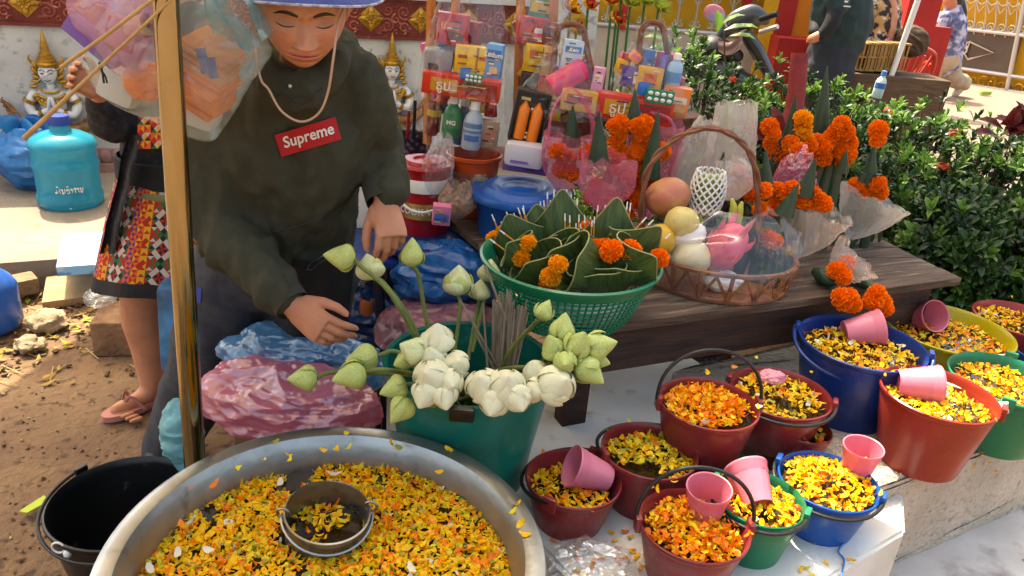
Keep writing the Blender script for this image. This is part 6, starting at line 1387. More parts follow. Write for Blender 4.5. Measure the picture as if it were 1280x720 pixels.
# trousers, black front panel, shoes
hipR, hipL = Yp(298, 335, 1.83), Yp(392, 340, 1.82); kR, kL = Yp(262, 440, 1.86), Yp(385, 452, 1.84); aR, aL = Yp(212, 572, 1.97), Yp(392, 590, 1.93)
tr = limbs([([hipR, hipL], [.115, .115]), ([hipR, hipR.lerp(kR, .5), kR, kR.lerp(aR, .5), aR+V((0, 0, .03))], [.118, .115, .105, .09, .076]), ([hipL, kL, aL+V((0, 0, .05))], [.11, .09, .075])], .010, 6)
folds(tr, .008, 9, 12, (1, 1, .7)); trO = tr.build('trousers', m_denim, vend, world=True, sharp=180)
for a in (aR, aL): b = MB(); b.ell((a.x, a.y-.04, .045), (.045, .11, .042), 16, 10); b.build('shoe', mat('dark_shoe', '1a1a1c', .6), vend, world=True)
b = MB()
def panel_fn(u, v):
    x = lerp(lerp(338, 346, v), lerp(443, 428, v), u); y = lerp(lerp(322, 330, u), 470, v); Y = 1.66+.05*v-.035*math.sin(u*PI)+.006*math.sin(u*14+2*v); return Yp(x, y, Y)
b.grid(panel_fn, 24, 18); b.build('front_panel', m_blackcloth, vend, world=True, sharp=180)  # plain black sheet hanging in front of one leg
b = MB(); q0, q1 = Yp(243, 356, 1.70), Yp(254, 382, 1.70); b.box((q0+q1)/2, (.016, .004, .04), rotm(0, 10, -20)); b.build('blue_tag', mat('blue_tag', '1f3a8a', .6), trO, world=True)
# safety pin on the black front panel
b = MB(); A = [Yp(*q, 1.60) for q in [(384, 337), (388, 329), (396, 324), (407, 319), (408, 323), (398, 330), (390, 337), (384, 337)]]; b.tube(bez(A, 30), .0007, 5); b.build('safety_pin', m_wire, vend, world=True)

# ---- second woman in a patchwork skirt, mostly hidden by the bags and the pole
W2 = thing('person', 'person in black plaid top and patchwork skirt standing behind the vendor in pink flip flops', 'person', Zp(180, 505, 0))
Y2 = 2.30
hip2 = Yp(215, 255, Y2); knee = Yp(178, 385, Y2-.02); ank = Zp(190, 482, .07); ank2 = ank+V((.26, .12, 0)); knee2 = knee+V((.22, .08, 0))
toe = Zp(146, 512, .03)
lg = limbs([([hip2+V((-.06, 0, -.1)), knee, knee.lerp(ank, .45)+V((-.005, .02, 0)), ank], [.095, .068, .062, .038]), ([ank, ank.lerp(toe, .3)+V((0, 0, -.02)), toe], [.036, .032, .022]), ([hip2+V((.1, .05, -.1)), knee2, ank2], [.095, .065, .04]), ([ank2, ank2+V((-.09, -.09, -.035))], [.034, .022])], .007, 6)
# toes
for i in range(5):
    q = toe+V((-.006, -.006, -.006))+(Zp(150, 525, .02)-toe)*(.0+.22*i)*.9+V((.012*i, 0, 0)); bt = MB(); bt.tube([q+V((.02, .02, 0)), q], [.009, .0085-.0006*i], 8, round_=True); lg.join(bt)
lg.build('bare_legs', m_skin, W2, world=True, sharp=180)
m_flip = mat('pink_rubber', 'b5796e', .7, c2='a86c62', ns=20)
for an, tq in ((ank, toe), (ank2, ank2+V((-.10, -.10, -.03)))):
    d_ = (tq-an); d_.z = 0; L_ = d_.length+.05; d_.normalize(); n_ = V((-d_.y, d_.x, 0)); h0 = V((an.x, an.y, 0))-d_*.03; b = MB()
    out = []
    for t in np.linspace(0, 2*PI, 28, endpoint=False):
        s_ = .5-.5*math.cos(t); w_ = math.sin(t)*(.034+.012*s_); out.append(h0+d_*(s_*(L_+.03))+n_*w_)
    b.prism([(q.x, q.y) for q in out], .006, .026); so_ = b.build('flip_flop', m_flip, W2, world=True)
    b = MB(); tp = h0+d_*(L_-.035)+V((0, 0, .026)); mid = h0+d_*(L_*.48); b.tube(bez([mid+n_*.044+V((0, 0, .02)), mid+n_*.02+d_*.03+V((0, 0, .07)), tp], 10), [(.007, .003)]*2, 8); b.tube(bez([mid-n_*.044+V((0, 0, .02)), mid-n_*.02+d_*.03+V((0, 0, .07)), tp], 10), [(.007, .003)]*2, 8); b.build('strap', m_flip, so_, world=True)
# patchwork skirt: cells cut into coloured triangles
PK = [mat('patch_red', '9a1c14', .8), mat('patch_yellow', 'c48a10', .8), mat('patch_black', '141214', .8), mat('patch_white', 'a8a298', .8), mat('patch_green', '1f5a2c', .8), mat('patch_orange', 'c4521a', .8), mat('patch_purple', '5a2a5e', .8)]
sk0, sk1 = Yp(212, 205, Y2+.02), Yp(196, 352, Y2-.02); sk = MB()
def skp(u, v):
    a = u*2*PI; c = sk0.lerp(sk1, v); r = lerp(.145, .195, v**.8)*(1+.035*math.sin(a*7+1)*v); return c+V((r*math.cos(a), r*.78*math.sin(a), .012*math.sin(a*3)*v))
NU, NV = 56, 17
for j in range(NV):
    for i in range(NU):
        u0, u1, v0, v1 = i/NU, (i+1)/NU, j/NV, (j+1)/NV; o = len(sk.v)
        sk.v += [skp(u0, v0), skp(u1, v0), skp(u1, v1), skp(u0, v1), skp((u0+u1)/2, (v0+v1)/2)]
        col = i % 7
        if j >= NV-2: c4 = [2, 2, 2, 2]
        elif col in (5, 6): c4 = [[5, 6, 5, 6], [0, 5, 0, 1]][col-5]; c4 = c4 if j % 2 else c4[1:]+c4[:1]
        elif col == 0: c4 = [1, 1, 0, 1] if j % 3 else [0, 1, 0, 0]
        else:
            px_, py_ = (col-1) % 4, j % 4
            table = {(0, 0): [0, 4, 3, 0], (3, 0): [0, 0, 3, 4], (0, 3): [3, 4, 0, 0], (3, 3): [3, 0, 0, 4], (1, 1): [3, 0, 2, 3], (2, 1): [3, 3, 0, 2], (1, 2): [0, 2, 3, 3], (2, 2): [2, 3, 3, 0], (1, 0): [4, 2, 3, 0], (2, 0): [4, 0, 3, 2], (0, 1): [0, 3, 2, 4], (0, 2): [4, 3, 2, 0], (3, 1): [0, 4, 2, 3], (3, 2): [2, 4, 0, 3], (1, 3): [3, 2, 4, 0], (2, 3): [3, 0, 4, 2]}; c4 = table[(px_, py_)]
        for k, (a, b_) in enumerate([(0, 1), (1, 2), (2, 3), (3, 0)]): sk.mi = c4[k]; sk.face(o+a, o+b_, o+4)
sk.build('patchwork_skirt', PK, W2, world=True, sharp=180)
b = MB(); wc = sk0+V((0, 0, -.005)); b.lathe([(.150, -.05), (.162, -.045), (.160, .03), (.15, .035)], 40, TM(wc, None, (1, .78, 1))); b.build('waist_sash', m_blackcloth, W2, world=True)
b = MB(); b.lathe([(.168, -.075), (.172, -.066), (.166, -.052)], 40, TM(wc, None, (1, .78, 1))); b.build('green_trim', mat('trim_green', '6a7048', .8), W2, world=True)
m_plaid = mat('black_plaid', '121216', .85, c2='25252c', ns=55, lo=.5, hi=.6, sx=(1, 1, 1))
sh2 = Yp(225, 60, Y2+.03); el2 = Yp(142, 148, Y2-.06); hd2 = Yp(122, 112, Y2-.16)
tp2 = limbs([([sk0+V((0, .02, .02)), sk0.lerp(sh2, .5)+V((0, .02, 0)), sh2], [(.150, .12), (.165, .125), (.15, .1)]), ([sh2+V((-.13, 0, .03)), sh2+V((.13, 0, .03))], [.07, .07]), ([sh2+V((-.14, 0, .03)), el2+V((.02, 0, .02)), el2], [.07, .066, .07]), ([el2, el2.lerp(hd2, .55)], [.066, .05]), ([sh2+V((.14, 0, .03)), sh2+V((.2, .02, -.2)), sh2+V((.12, -.12, -.3))], [.07, .055, .04])], .010, 6)
folds(tp2, .007, 11, 22); tp2.build('plaid_top', m_plaid, W2, world=True, sharp=180)
b = MB()
def tail(u, v): p = Yp(lerp(lerp(158, 124, v), lerp(176, 142, v), u), lerp(170, 318, v), Y2-.15+.02*math.sin(u*5)+.03*v); return p
b.grid(tail, 8, 16); b.warp(lambda v: v+V((0, nz(v, 14)*.015, 0))); b.build('shirt_tail', m_plaid, W2, world=True, sharp=180)
b = MB(); 
def pt2(u, v): return Yp(lerp(172, 205, u), lerp(146, 186, v), Y2-.16)
k_ = 0
for j in range(4):
    for i in range(4):
        o = len(b.v); b.v += [pt2(i/4, j/4), pt2((i+1)/4, j/4), pt2((i+1)/4, (j+1)/4), pt2(i/4, (j+1)/4), pt2((i+.5)/4, (j+.5)/4)]
        for k, (a, c_) in enumerate([(0, 1), (1, 2), (2, 3), (3, 0)]): b.mi = [(0, 3, 4, 2), (3, 0, 2, 1), (5, 1, 0, 5), (1, 5, 5, 0)][(i+2*(j % 2)) % 4][k]; b.face(o+a, o+c_, o+4)
b.build('patchwork_panel', PK, W2, world=True, sharp=None)
hm, nl = hand((25, 30, 20), 3, (35, 10), .95, .0028); Fh = frame(hd2, img(-.3, -.2, .9), img(.3, -.9, 0)); hm.v = [Fh @ v for v in hm.v]
fa = limbs([([el2.lerp(hd2, .4), hd2], [.034, .026])], .006, 4); hm.join(fa); hm.build('hand', m_skin, W2, world=True, sharp=180)
hb2 = sh2+V((-.0, -.02, .25)); fm2 = hfm.copy(); h2 = bpy.data.objects.new('head', fm2); COL.objects.link(h2); h2.parent = W2; h2.matrix_basis = wmat(W2).inverted() @ TM(hb2, rotm(10, 0, -20))
nk = limbs([([sh2+V((0, 0, .05)), hb2+V((0, .02, -.05))], [.06, .05])], .008, 4); nk.build('neck', m_skin, W2, world=True, sharp=180)
b = MB(); b.ell(hb2+V((0, .03, .02)), (.083, .085, .115), 28, 20); b.build('hair', m_hair, W2, world=True)

# ---- passers-by beyond the hedge
def passer(label, loc, parts, voxel=.014, group=None):
    t = thing('person', label, 'person', (loc.x, loc.y, 0), 0, group)
    for nm, m, defs, fo in parts:
        b = limbs(defs, voxel, 5)
        if fo: folds(b, fo, 7, 3)
        b.build(nm, m, t, world=True, sharp=180)
    return t
YM = 6.3; q = lambda x, y, dY=0: Yp(x, y, YM+dY)
gz_ = Yp(1042, 57, YM)
fx, fy = gz_.x, gz_.y
m_dteal = mat('dark_teal_shirt', '1c2e2e', .85, c2='223636', ns=9); m_bsl = mat('black_sleeve', '131518', .8); m_dtr = mat('dark_trousers', '23272e', .85)
man = passer('heavy set person in dark teal polo and black arm sleeves beyond the hedge', gz_, [
 ('polo_shirt', m_dteal, [([q(1046, 52), q(1052, 30), q(1052, 5), q(1050, -30)], [(.20, .17), (.225, .19), (.22, .17), (.18, .12)]), ([q(1044, -32, -.12), q(1056, -32, .14)], [.10, .10]), ([q(1042, -25, -.16), q(1048, 6, -.22)], [.09, .085])], .012),
 ('arm_sleeve', m_bsl, [([q(1046, 5, -.22), q(1040, 28, -.26), q(1026, 45, -.26)], [.062, .058, .042]), ([q(1030, -20, .1), q(1022, 20, .08), q(1018, 40, -.1)], [.07, .06, .045])], .0),
 ('hand', m_skin, [([q(1026, 44, -.26), q(1014, 49, -.24)], [.04, .035])], 0), ('hand', m_skin, [([q(1017, 48, -.2), q(1010, 52, -.2)], [.035, .018])], 0),
 ('trousers', m_dtr, [([V((fx, fy, .93)), V((fx, fy-.02, .80))], [.19, .18]), ([V((fx-.09, fy-.05, .8)), V((fx-.09, fy-.05, .45)), V((fx-.08, fy-.02, .06))], [.12, .09, .07]), ([V((fx+.1, fy+.05, .8)), V((fx+.1, fy+.06, .45)), V((fx+.1, fy+.08, .06))], [.12, .09, .07])], .01),
 ('head', m_skin, [([V((fx-.05, fy, 1.47)), V((fx-.07, fy, 1.55))], [.06, .06]), ([V((fx-.08, fy, 1.60)), V((fx-.08, fy, 1.68))], [.085, .09])], 0),
 ('hair', m_hair, [([V((fx-.05, fy, 1.68)), V((fx-.06, fy, 1.72))], [.092, .09])], 0)])
b = MB(); b.box(q(1058, 2, -.315), (.022, .004, .012)); b.box(q(1059, 8, -.315), (.05, .004, .008)); b.build('sleeve_print', m_wtxt, man, world=True)
m_flor = mat('floral_dress', '2a2220', .85, c2='b08a5a', ns=16, lo=.48, hi=.56, c3='d0c4b4', n3=22)
YD = YM+.5; q = lambda x, y, dY=0: Yp(x, y, YD+dY); dl = Zp(1095, 60, .6); dx, dy = q(1092, 60).x, YD
passer('person in brown floral dress carrying a pink handled basket beyond the hedge', V((dx, dy, 0)), [
 ('floral_dress', m_flor, [([q(1091, 62), q(1094, 40), q(1096, 10), q(1096, -20)], [(.23, .18), (.21, .17), (.19, .14), (.16, .10)]), ([q(1082, -20), q(1110, -18)], [.08, .08])], .012),
 ('arm', m_skin, [([q(1110, -12, -.05), q(1115, 18, -.1), q(1113, 42, -.14), q(1112, 50, -.15)], [.05, .045, .036, .034])], 0), ('arm', m_skin, [([q(1080, -10, -.08), q(1076, 25, -.12)], [.05, .04])], 0),
 ('leg', m_skin, [([V((dx-.08, dy, .75)), V((dx-.08, dy, .06))], [.075, .045])], 0), ('leg', m_skin, [([V((dx+.08, dy, .75)), V((dx+.08, dy, .06))], [.075, .045])], 0),
 ('head', m_skin, [([q(1098, -22), q(1099, -48)], [.06, .085])], 0), ('hair', m_hair, [([q(1100, -52, .03), q(1101, -60, .03)], [.09, .085])], 0)])
b = MB(); b.tube(bez([q(1102, 62, -.2), q(1106, 52, -.18), q(1112, 50, -.17), q(1116, 62, -.2)], 14), .012, 8); one(b, 'basket_handle', 'pink loop handle held by the person in the floral dress', 'handle', mat('pink_loop', 'c46a98', .5))
WK = Zp(1185, 122, 0.02); YW_ = WK.y; q = lambda x, y, dY=0: Yp(x, y, YW_+dY)
m_shirt = mat('lavender_shirt', '5c6284', .85, c2='b4b6c8', ns=11, lo=.45, hi=.6, c3='3a3e5c', n3=14); m_beige = mat('beige_trousers', 'b0a088', .85, c2='a3927a', ns=9)
passer('walking person in blue patterned shirt and beige trousers with a dark ponytail', V((WK.x, WK.y, .02)), [
 ('patterned_shirt', m_shirt, [([q(1182, 76), q(1186, 55), q(1190, 30), q(1191, 18)], [(.20, .15), (.20, .15), (.19, .14), (.13, .1)]), ([q(1178, 22, -.1), q(1202, 24, .1)], [.075, .075]), ([q(1180, 22, -.14), q(1172, 36, -.16)], [.085, .08])], .015),
 ('arm', m_skin, [([q(1172, 36, -.16), q(1167, 52, -.18), q(1161, 66, -.18)], [.05, .045, .036])], 0),
 ('trousers', m_beige, [([q(1180, 76), q(1184, 74)], [.17, .17]), ([q(1172, 78), q(1165, 95), q(1160, 116)], [.13, .115, .105]), ([q(1188, 78, .05), q(1190, 95, .1), q(1204, 104, .2)], [.13, .12, .10])], .02),
 ('shoe', mat('cream_shoe', 'b8a88e', .7), [([q(1158, 119), q(1166, 122)], [.05, .045])], 0), ('shoe', mat('cream_shoe', 'b8a88e', .7), [([q(1204, 106, .2), q(1194, 118, .15)], [.06, .05])], 0),
 ('head', m_skin, [([q(1190, 16), q(1189, 6), q(1187, 0)], [.06, .075, .095])], 0),
 ('hair', m_hair, [([q(1190, -4, .03), q(1195, 2, .04)], [.105, .09]), ([q(1199, 2, .06), q(1202, 18, .08), q(1198, 36, .06)], [.07, .065, .04])], 0)], .016)
# ================================================================== LEFT: TERRACE THINGS, DEBRIS
m_jug = mat('jug_cyan', '2a9ab4', .12, alpha=.88, tl=.35, c2='2490ac', ns=4, spec=.6)
JP = Zp(90, 254, PZ); jug = thing('water_jug', 'cyan translucent water jug with blue cap on the terrace', 'jug', (JP.x, JP.y, PZ+.001))
jr = 37.5*prj(JP)[2]/FPX; jh = .405
b = MB(); b.lathe([(0, .012), (jr*.8, .012), (jr*.9, 0), (jr*.98, .014), (jr, .04), (jr*.985, .06), (jr*.95, .068), (jr*.95, .15), (jr*.955, .19), (jr*1.0, .205), (jr*1.0, .222), (jr*.95, .236), (jr*.95, .29), (jr*1.0, .303), (jr*1.0, .32), (jr*.96, .333), (jr*.9, .348), (jr*.6, .372), (jr*.32, .384), (jr*.29, .395), (jr*.28, .42)], 48); b.build('shell', m_jug, jug)
b = MB(); b.lathe([(jr*.31, .412), (jr*.32, .415), (jr*.315, .45), (jr*.29, .458), (0, .46)], 24); b.build('cap', mat('cap_blue', '1f3a8c', .4), jug)
# label strokes (loops and stems of the printed word)
def glyphs():
    out = []; x = 0
    def loop(cx, cy, r, a0=0, a1=6.3): return [(cx+r*math.cos(t), cy+r*math.sin(t)) for t in np.linspace(a0, a1, 12)]
    out += [loop(.1, .18, .1)+[(.2, .6), (.34, .1), (.48, .6), (.62, .1), (.62, .75)]]; out += [loop(.32, .95, .1, 0, 3.4)]
    out += [[(.85, .7)]+loop(.9, .62, .08)+[(.9, .1)]+loop(1.0, .12, .09)+[(1.25, .2), (1.25, .75)]]
    out += [loop(1.55, .55, .1)+[(1.6, .75), (1.8, .6), (1.8, .1), (1.5, .1)], loop(1.65, .98, .1, 0, 3.4)]
    out += [loop(2.1, .62, .08)+[(2.15, .1), (2.35, .6), (2.5, .75), (2.6, .5), (2.6, .1)], loop(2.62, .72, .07)]
    out += [loop(2.85, .65, .08)+[(3.0, .75), (3.05, .1)]]
    out += [[(3.25, .75)]+loop(3.3, .62, .08)+[(3.3, .1)]+loop(3.42, .12, .09)+[(3.6, .3), (3.65, .75)]]
    return out
b = MB(); ja = math.atan2(CAM.y-JP.y, CAM.x-JP.x); S_ = .036
for st_ in glyphs(): b.tube([V(((jr*.957)*math.cos(ja+(x-1.9)*S_/jr), (jr*.957)*math.sin(ja+(x-1.9)*S_/jr), .095+y*S_)) for x, y in st_], .0022, 5)
b.build('printed_lettering', m_wtxt, jug)
P = Zp(36, 238, PZ); one(lump((P.x, P.y+.1, PZ+.155), (.19, .16, .165), .03, 9, 71, None, 80, 56), 'blue_garbage_bag', 'bright blue plastic bag knotted beside the water jug', 'bag', bagmat('bag_azure', '2074b4', .85, '185f9c', .95), sharp=35)
b = MB(); kq = V((P.x-.03, P.y+.08, PZ+.30))
for k in range(6):
    a = k*1.1; b.tube(bez([kq, kq+V((.05*math.cos(a), .05*math.sin(a), .05)), kq+V((.14*math.cos(a), .1*math.sin(a), .03))], 8), [(.02, .005), (.035, .004), (.03, .002)], 8)
one(b, 'knotted_bag_end', 'gathered ends of the blue bag beside the water jug', 'bag', bagmat('bag_azure', '2074b4', .85))
P = Zp(-12, 405, .02); b = MB(); b.lathe([(0, 0), (.1, 0), (.115, .02), (.115, .17), (.1, .2), (.06, .24), (.03, .26), (.03, .3), (0, .3)], 32, TM((P.x, P.y, .01))); one(b, 'blue_canister', 'deep blue plastic canister standing on the earth', 'canister', plastic('canister_blue', '1f55a8'))
# blue painted board
q4 = [Zp(78, 292, PZ+.07), Zp(140, 290, PZ+.07), Zp(128, 330, PZ+.07), Zp(70, 334, PZ+.07)]
b = MB(); b.prism([(p.x, p.y) for p in reversed(q4)], PZ+.03, PZ+.07)
one(b, 'painted_board', 'board painted with blue and white waves on the terrace edge', 'board', mat('wave_paint', '4f86c4', .6, c2='7fb2d8', ns=7, lo=.47, hi=.5, c3='c9d4dc', n3=8))
m_oldwood = mat('old_timber', '8a7458', .9, c2='6a563e', ns=8, sx=(2, 12, 12), bump=.7, bs=18, detail=8)
for (a, c, w, lb) in [((-60, 338), (62, 330), .05, 'cracked timber edging along the terrace'), ((-10, 358), (50, 346), .10, 'splintered plank lying below the terrace'), ((62, 330), (128, 326), .04, 'short timber edging under the blue board')]:
    A, C = Zp(*a, .06), Zp(*c, .06); d_ = (C-A).normalized(); b = MB(); mid = (A+C)/2; b.box((mid.x, mid.y-.03, .05), ((C-A).length, w, .07), Matrix.Rotation(math.atan2(d_.y, d_.x), 3, 'Z'), bev=.008)
    one(b, 'timber_plank', lb, 'plank', m_oldwood)
m_rock = mat('pale_rock', '9c8a70', .95, c2='83725a', ns=12, bump=1, bs=40, bdist=.01)
def rock(px, r, lb, seed, z=None):
    P = Zp(*px, r[2]*.5); b = MB(); b.ell((0, 0, 0), (1, 1, 1), 28, 18)
    b.v = [V((P.x+v.x*r[0], P.y+v.y*r[1], r[2]*.5+v.z*r[2]*.75))+v*(.35*min(r))*(nz(v, 1.7, seed)+.5*nz(v, 4, seed)) for v in b.v]; one(b, 'rock', lb, 'rock', m_rock, sharp=50)
rock((60, 402), (.075, .06, .06), 'pale rough rock on the sunlit earth', 3); rock((38, 430), (.055, .045, .045), 'smaller pale rock below the rough one', 5); rock((12, 368), (.06, .05, .03), 'flat brown stone by the timber edging', 8)
A = Zp(150, 415, .07); b = MB(); b.box((A.x+.02, A.y+.05, .065), (.24, .2, .14), rotm(0, 0, 12), bev=.012); b.warp(lambda v: v+V((nz(v, 20), nz(v, 20, 1), nz(v, 20, 2)))*.006); one(b, 'earth_block', 'crumbling brown block catching the sun on top', 'block', mat('laterite', '6a4c36', .95, c2='86664a', ns=14, bump=1, bs=50))
A = Zp(105, 358, .04); b = MB(); b.box((A.x, A.y, .035), (.3, .24, .035), rotm(4, -3, 25), bev=.006); one(b, 'paving_tile', 'tilted tan paving tile in front of the blue board', 'tile', mat('tan_tile', '98805f', .9, c2='836b4e', ns=9, bump=.5))
one(lump(Zp(125, 372, .16), (.05, .05, .03), .012, 30, 81), 'clear_plastic_scrap', 'scrap of clear plastic on the crumbling block', 'plastic', m_clear, sharp=30)
# debris
m_dry = [mat('dry_leaf', '8f7038', .9, c2='a8863e', ns=30), mat('dry_straw', 'a89468', .9), mat('dry_chip', '5a4230', .95), mat('fresh_leaf', '8a9a2c', .8)]
mb = MB()
for i in range(650):
    x, y = U(-20, 215), U(330, 475)
    if y > 470-.5*x and random.random() < .8: continue
    P = Zp(x, y, .012); P.z = gz(P.x, P.y)+.008; k = pick((3, 2.5, 4, .5)); mb.mi = k
    if k == 1: d_ = V((U(-1, 1), U(-1, 1), U(-.05, .1)))*U(.02, .07); mb.tube([P-d_, P+d_], .002, 4)
    elif k == 2: s_ = U(.004, .014); mb.box(P, (s_*1.6, s_, s_*.7), rotm(U(0, 40), U(0, 40), U(0, 360)))
    else: l = U(.012, .035); mb.add([(0, -l, .004), (l*.4, 0, 0), (0, l, .006), (-l*.4, 0, .002)], [(0, 1, 2, 3)], TM(P, rotm(U(-25, 25), U(-25, 25), U(0, 360))))
for i in range(240):
    P = Zp(U(0, 260), U(470, 720), .01); P.z = gz(P.x, P.y)+.003; mb.mi = pick((.6, 1, 3)); s_ = U(.002, .007); mb.box(P, (s_*1.6, s_, s_*.7), rotm(U(0, 40), U(0, 40), U(0, 360)))
mb.mi = 0; one(mb, 'ground_litter', 'dry leaves, straw and chips scattered over the earth', 'litter', m_dry, None, 'stuff', sharp=None)
q = [Zp(x, y, .012) for x, y in [(24, 640), (55, 620), (62, 626), (34, 642)]]; b = MB(); b.add(q+[p+V((0, 0, .003)) for p in q], [(3, 2, 1, 0), (4, 5, 6, 7), (0, 1, 5, 4), (1, 2, 6, 5), (2, 3, 7, 6), (3, 0, 4, 7)]); one(b, 'yellow_green_leaf_strip', 'bright yellow green strip of leaf on the shaded earth', 'leaf', mat('lime_strip', 'a0b41c', .6))
# blue crate glimpsed between pole and leg
b = MB()
for (x, y0, y1) in [(207, 352, 470)]:
    A, C = Yp(206, 356, 2.08), Yp(200, 470, 2.05); b.box((A+C)/2+V((.06, .05, 0)), (.16, .10, (A-C).length*.95), rotm(0, 3, 10), bev=.02)
one(b, 'blue_crate', 'pale blue plastic crate behind the vendor\'s leg', 'crate', plastic('crate_blue', '4a88b4', c2='1a3a5a'))

# ---- hanging bags on the pole
m_teabag = film('milky_teal_film', 'c0d8d8', .06, .16, .32, .15); m_pinkf = film('lilac_film', 'd89ec8', .08, .25, .4, tint=.75); m_tealf = film('teal_film', '7ab8c0', .12, .30, .6)
hbag = thing('hanging_bag', 'milky plastic bag of folded orange cloths hanging behind the brass pole', 'bag', Yp(220, 172, 1.40))
b = MB()
OUT = [(108, 62), (112, 92), (128, 120), (155, 138), (190, 152), (225, 168), (262, 178), (278, 165), (300, 130), (322, 95), (341, 70), (336, 48), (322, 10), (318, -40), (250, -60), (170, -30), (130, 20)]
pts2 = bez([V((x, y, 0)) for x, y in OUT+OUT[:1]], 64)[:-1]; cxy = V((222, 72, 0))
def hb(u, v):
    i = u*64; k = int(i) % 64; f = i-int(i); o_ = pts2[k].lerp(pts2[(k+1) % 64], f); w = math.sin(v*PI); p2 = cxy.lerp(o_, w**.55 if w > 0 else 0); Y = 1.40+.085*math.cos(v*PI)*(1+.0*u); q = Yp(p2.x, p2.y, Y); c_ = crumple(q, .010, 20, 3); return q+V((0, -c_, c_*.4))
b.grid(hb, 64, 30, closed=True); b.build('bag_film', m_teabag, hbag, world=True, sharp=40)
for lp in ([(335, 45), (318, 10), (300, -40), (262, -120), (215, -190)], [(318, 60), (285, 20), (268, -20), (240, -110), (212, -190)], [(275, 40), (262, 0), (240, -60), (212, -190)]):
    b = MB(); b.tube(bez([Yp(x, y, 1.34-.01*i) for i, (x, y) in enumerate(lp)], 18), [(.026, .003), (.018, .003), (.012, .003)], 10, up=(0, 1, .3)); b.warp(lambda v: v+V((nz(v, 30), nz(v, 30, 2), 0))*.006); b.build('bag_handle', m_tealf, hbag, world=True)
m_orc = mat('saffron_cloth', 'f08016', .8, c2='e07010', ns=30, bump=.3, bs=200)
m_orc2 = mat('apricot_cloth', 'd88a50', .8, c2='c87a44', ns=30, bump=.3)
for i in range(12):
    b = MB(); A = Yp(264-i*1.0+U(-3, 3), 58+i*6.2, 1.40-.002*i); b.box(A, (.09+U(-.008, .008), .075, .0085), rotm(14+U(-3, 3), 27+U(-3, 3), -8+U(-6, 6)), bev=.0038); b.warp(lambda v: v+V((0, 0, nz(v, 25, i)*.003)))
    one(b, 'folded_cloth', 'folded saffron cloth stacked inside the hanging milky bag', 'cloth', m_orc if i > 4 else m_orc2, 'folded cloths in the hanging bag')
b = lump(Yp(183, 102, 1.41), (.034, .03, .03), .008, 45, 5); one(b, 'saffron_bundle', 'bundle of saffron strands left of the pole inside the milky bag', 'cloth', m_orc); bpy.data.objects['saffron_bundle']['label'] = 'bundle of saffron strands beside the pole inside the milky bag'
b = MB(); b.box(Yp(240, 138, 1.42), (.10, .06, .04), rotm(8, 16, 0), bev=.014); one(b, 'white_tub', 'white tub at the bottom of the hanging milky bag', 'tub', m_wht)
b = MB(); b.box(Yp(152, 108, 1.43), (.07, .05, .06), rotm(0, 24, 0), bev=.015); one(b, 'white_carton', 'white carton with a dark drawing inside the milky bag', 'carton', mat('carton_white', 'bcc4c2', .6))
b = MB(); b.tube(bez([Yp(x, y, 1.325) for x, y in [(124, 78), (128, 90), (130, 104)]], 8), .002, 5); b.tube(bez([Yp(x, y, 1.325) for x, y in [(127, 88), (132, 96), (134, 104)]], 8), .0016, 5); one(b, 'dark_squiggle_print', 'dark drawn print on the milky bag', 'print', m_black)
for (x0, y0, x1, y1, c, lb) in [(262, 72, 268, 98, '2a3a80', 'navy ribbon inside the milky bag'), (250, 60, 258, 92, '39508c', 'blue ribbon inside the milky bag')]:
    b = MB(); b.tube([Yp(x0, y0, 1.33), Yp(x1, y1, 1.33)], (.009, .002), 6, up=(1, 0, 0)) if False else b.tube([Yp(x0, y0, 1.335), Yp(x1, y1, 1.335)], [(.009, .002), (.008, .002)], 8, up=(1, 0, 0)); one(b, 'ribbon', lb, 'ribbon', mat('ribbon_'+c, c, .6))
pb = thing('hanging_bag', 'lilac pink plastic bag of toiletries hanging beside the brass pole', 'bag', Yp(150, 95, 1.34))
OUT = [(84, 8), (92, 34), (112, 52), (130, 75), (148, 94), (165, 96), (188, 82), (198, 60), (204, 20), (206, -40), (150, -60), (100, -30)]
pts3 = bez([V((x, y, 0)) for x, y in OUT+OUT[:1]], 56)[:-1]; cx3 = V((150, 20, 0))
def hb3(u, v):
    i = u*56; k = int(i) % 56; f = i-int(i); o_ = pts3[k].lerp(pts3[(k+1) % 56], f); w = math.sin(v*PI); p2 = cx3.lerp(o_, w**.55 if w > 0 else 0); q = Yp(p2.x, p2.y, 1.36+.06*math.cos(v*PI)); c_ = crumple(q, .010, 22, 13); return q+V((0, -c_, c_*.4))
b = MB(); b.grid(hb3, 56, 26, closed=True); b.build('bag_film', m_pinkf, pb, world=True, sharp=40)
b = MB(); b.tube(bez([Yp(x, y, 1.32) for x, y in [(170, -20), (190, -100), (204, -180)]], 12), [(.03, .003), (.012, .003)], 10, up=(0, 1, .3)); b.build('bag_handle', m_pinkf, pb, world=True)
for (x, y, sz, c, R, lb, nm) in [(118, 52, (.10, .03, .03), '6a4f9a', (0, 40, 0), 'purple carton inside the lilac bag', 'purple_carton'), (155, 42, (.05, .03, .05), 'b0484a', (0, 20, 0), 'red pouch inside the lilac bag', 'red_pouch'), (162, 64, (.045, .02, .04), 'c0a8ac', (0, -60, 0), 'pale sachet inside the lilac bag', 'sachet')]:
    b = MB(); b.box(Yp(x, y, 1.36), sz, rotm(*R), bev=.004); one(b, nm, lb, 'pack', mat('tlt_'+c, c, .5))
b = MB(); b.lathe([(.006, -.02), (.018, -.02), (.018, .02), (.006, .02), (.006, -.02)], 20, TM(Yp(176, 34, 1.32), rotm(20, 70, 0))); one(b, 'paper_roll', 'small cream roll pressed against the lilac bag', 'roll', mat('cream_roll', 'b8a890', .7))
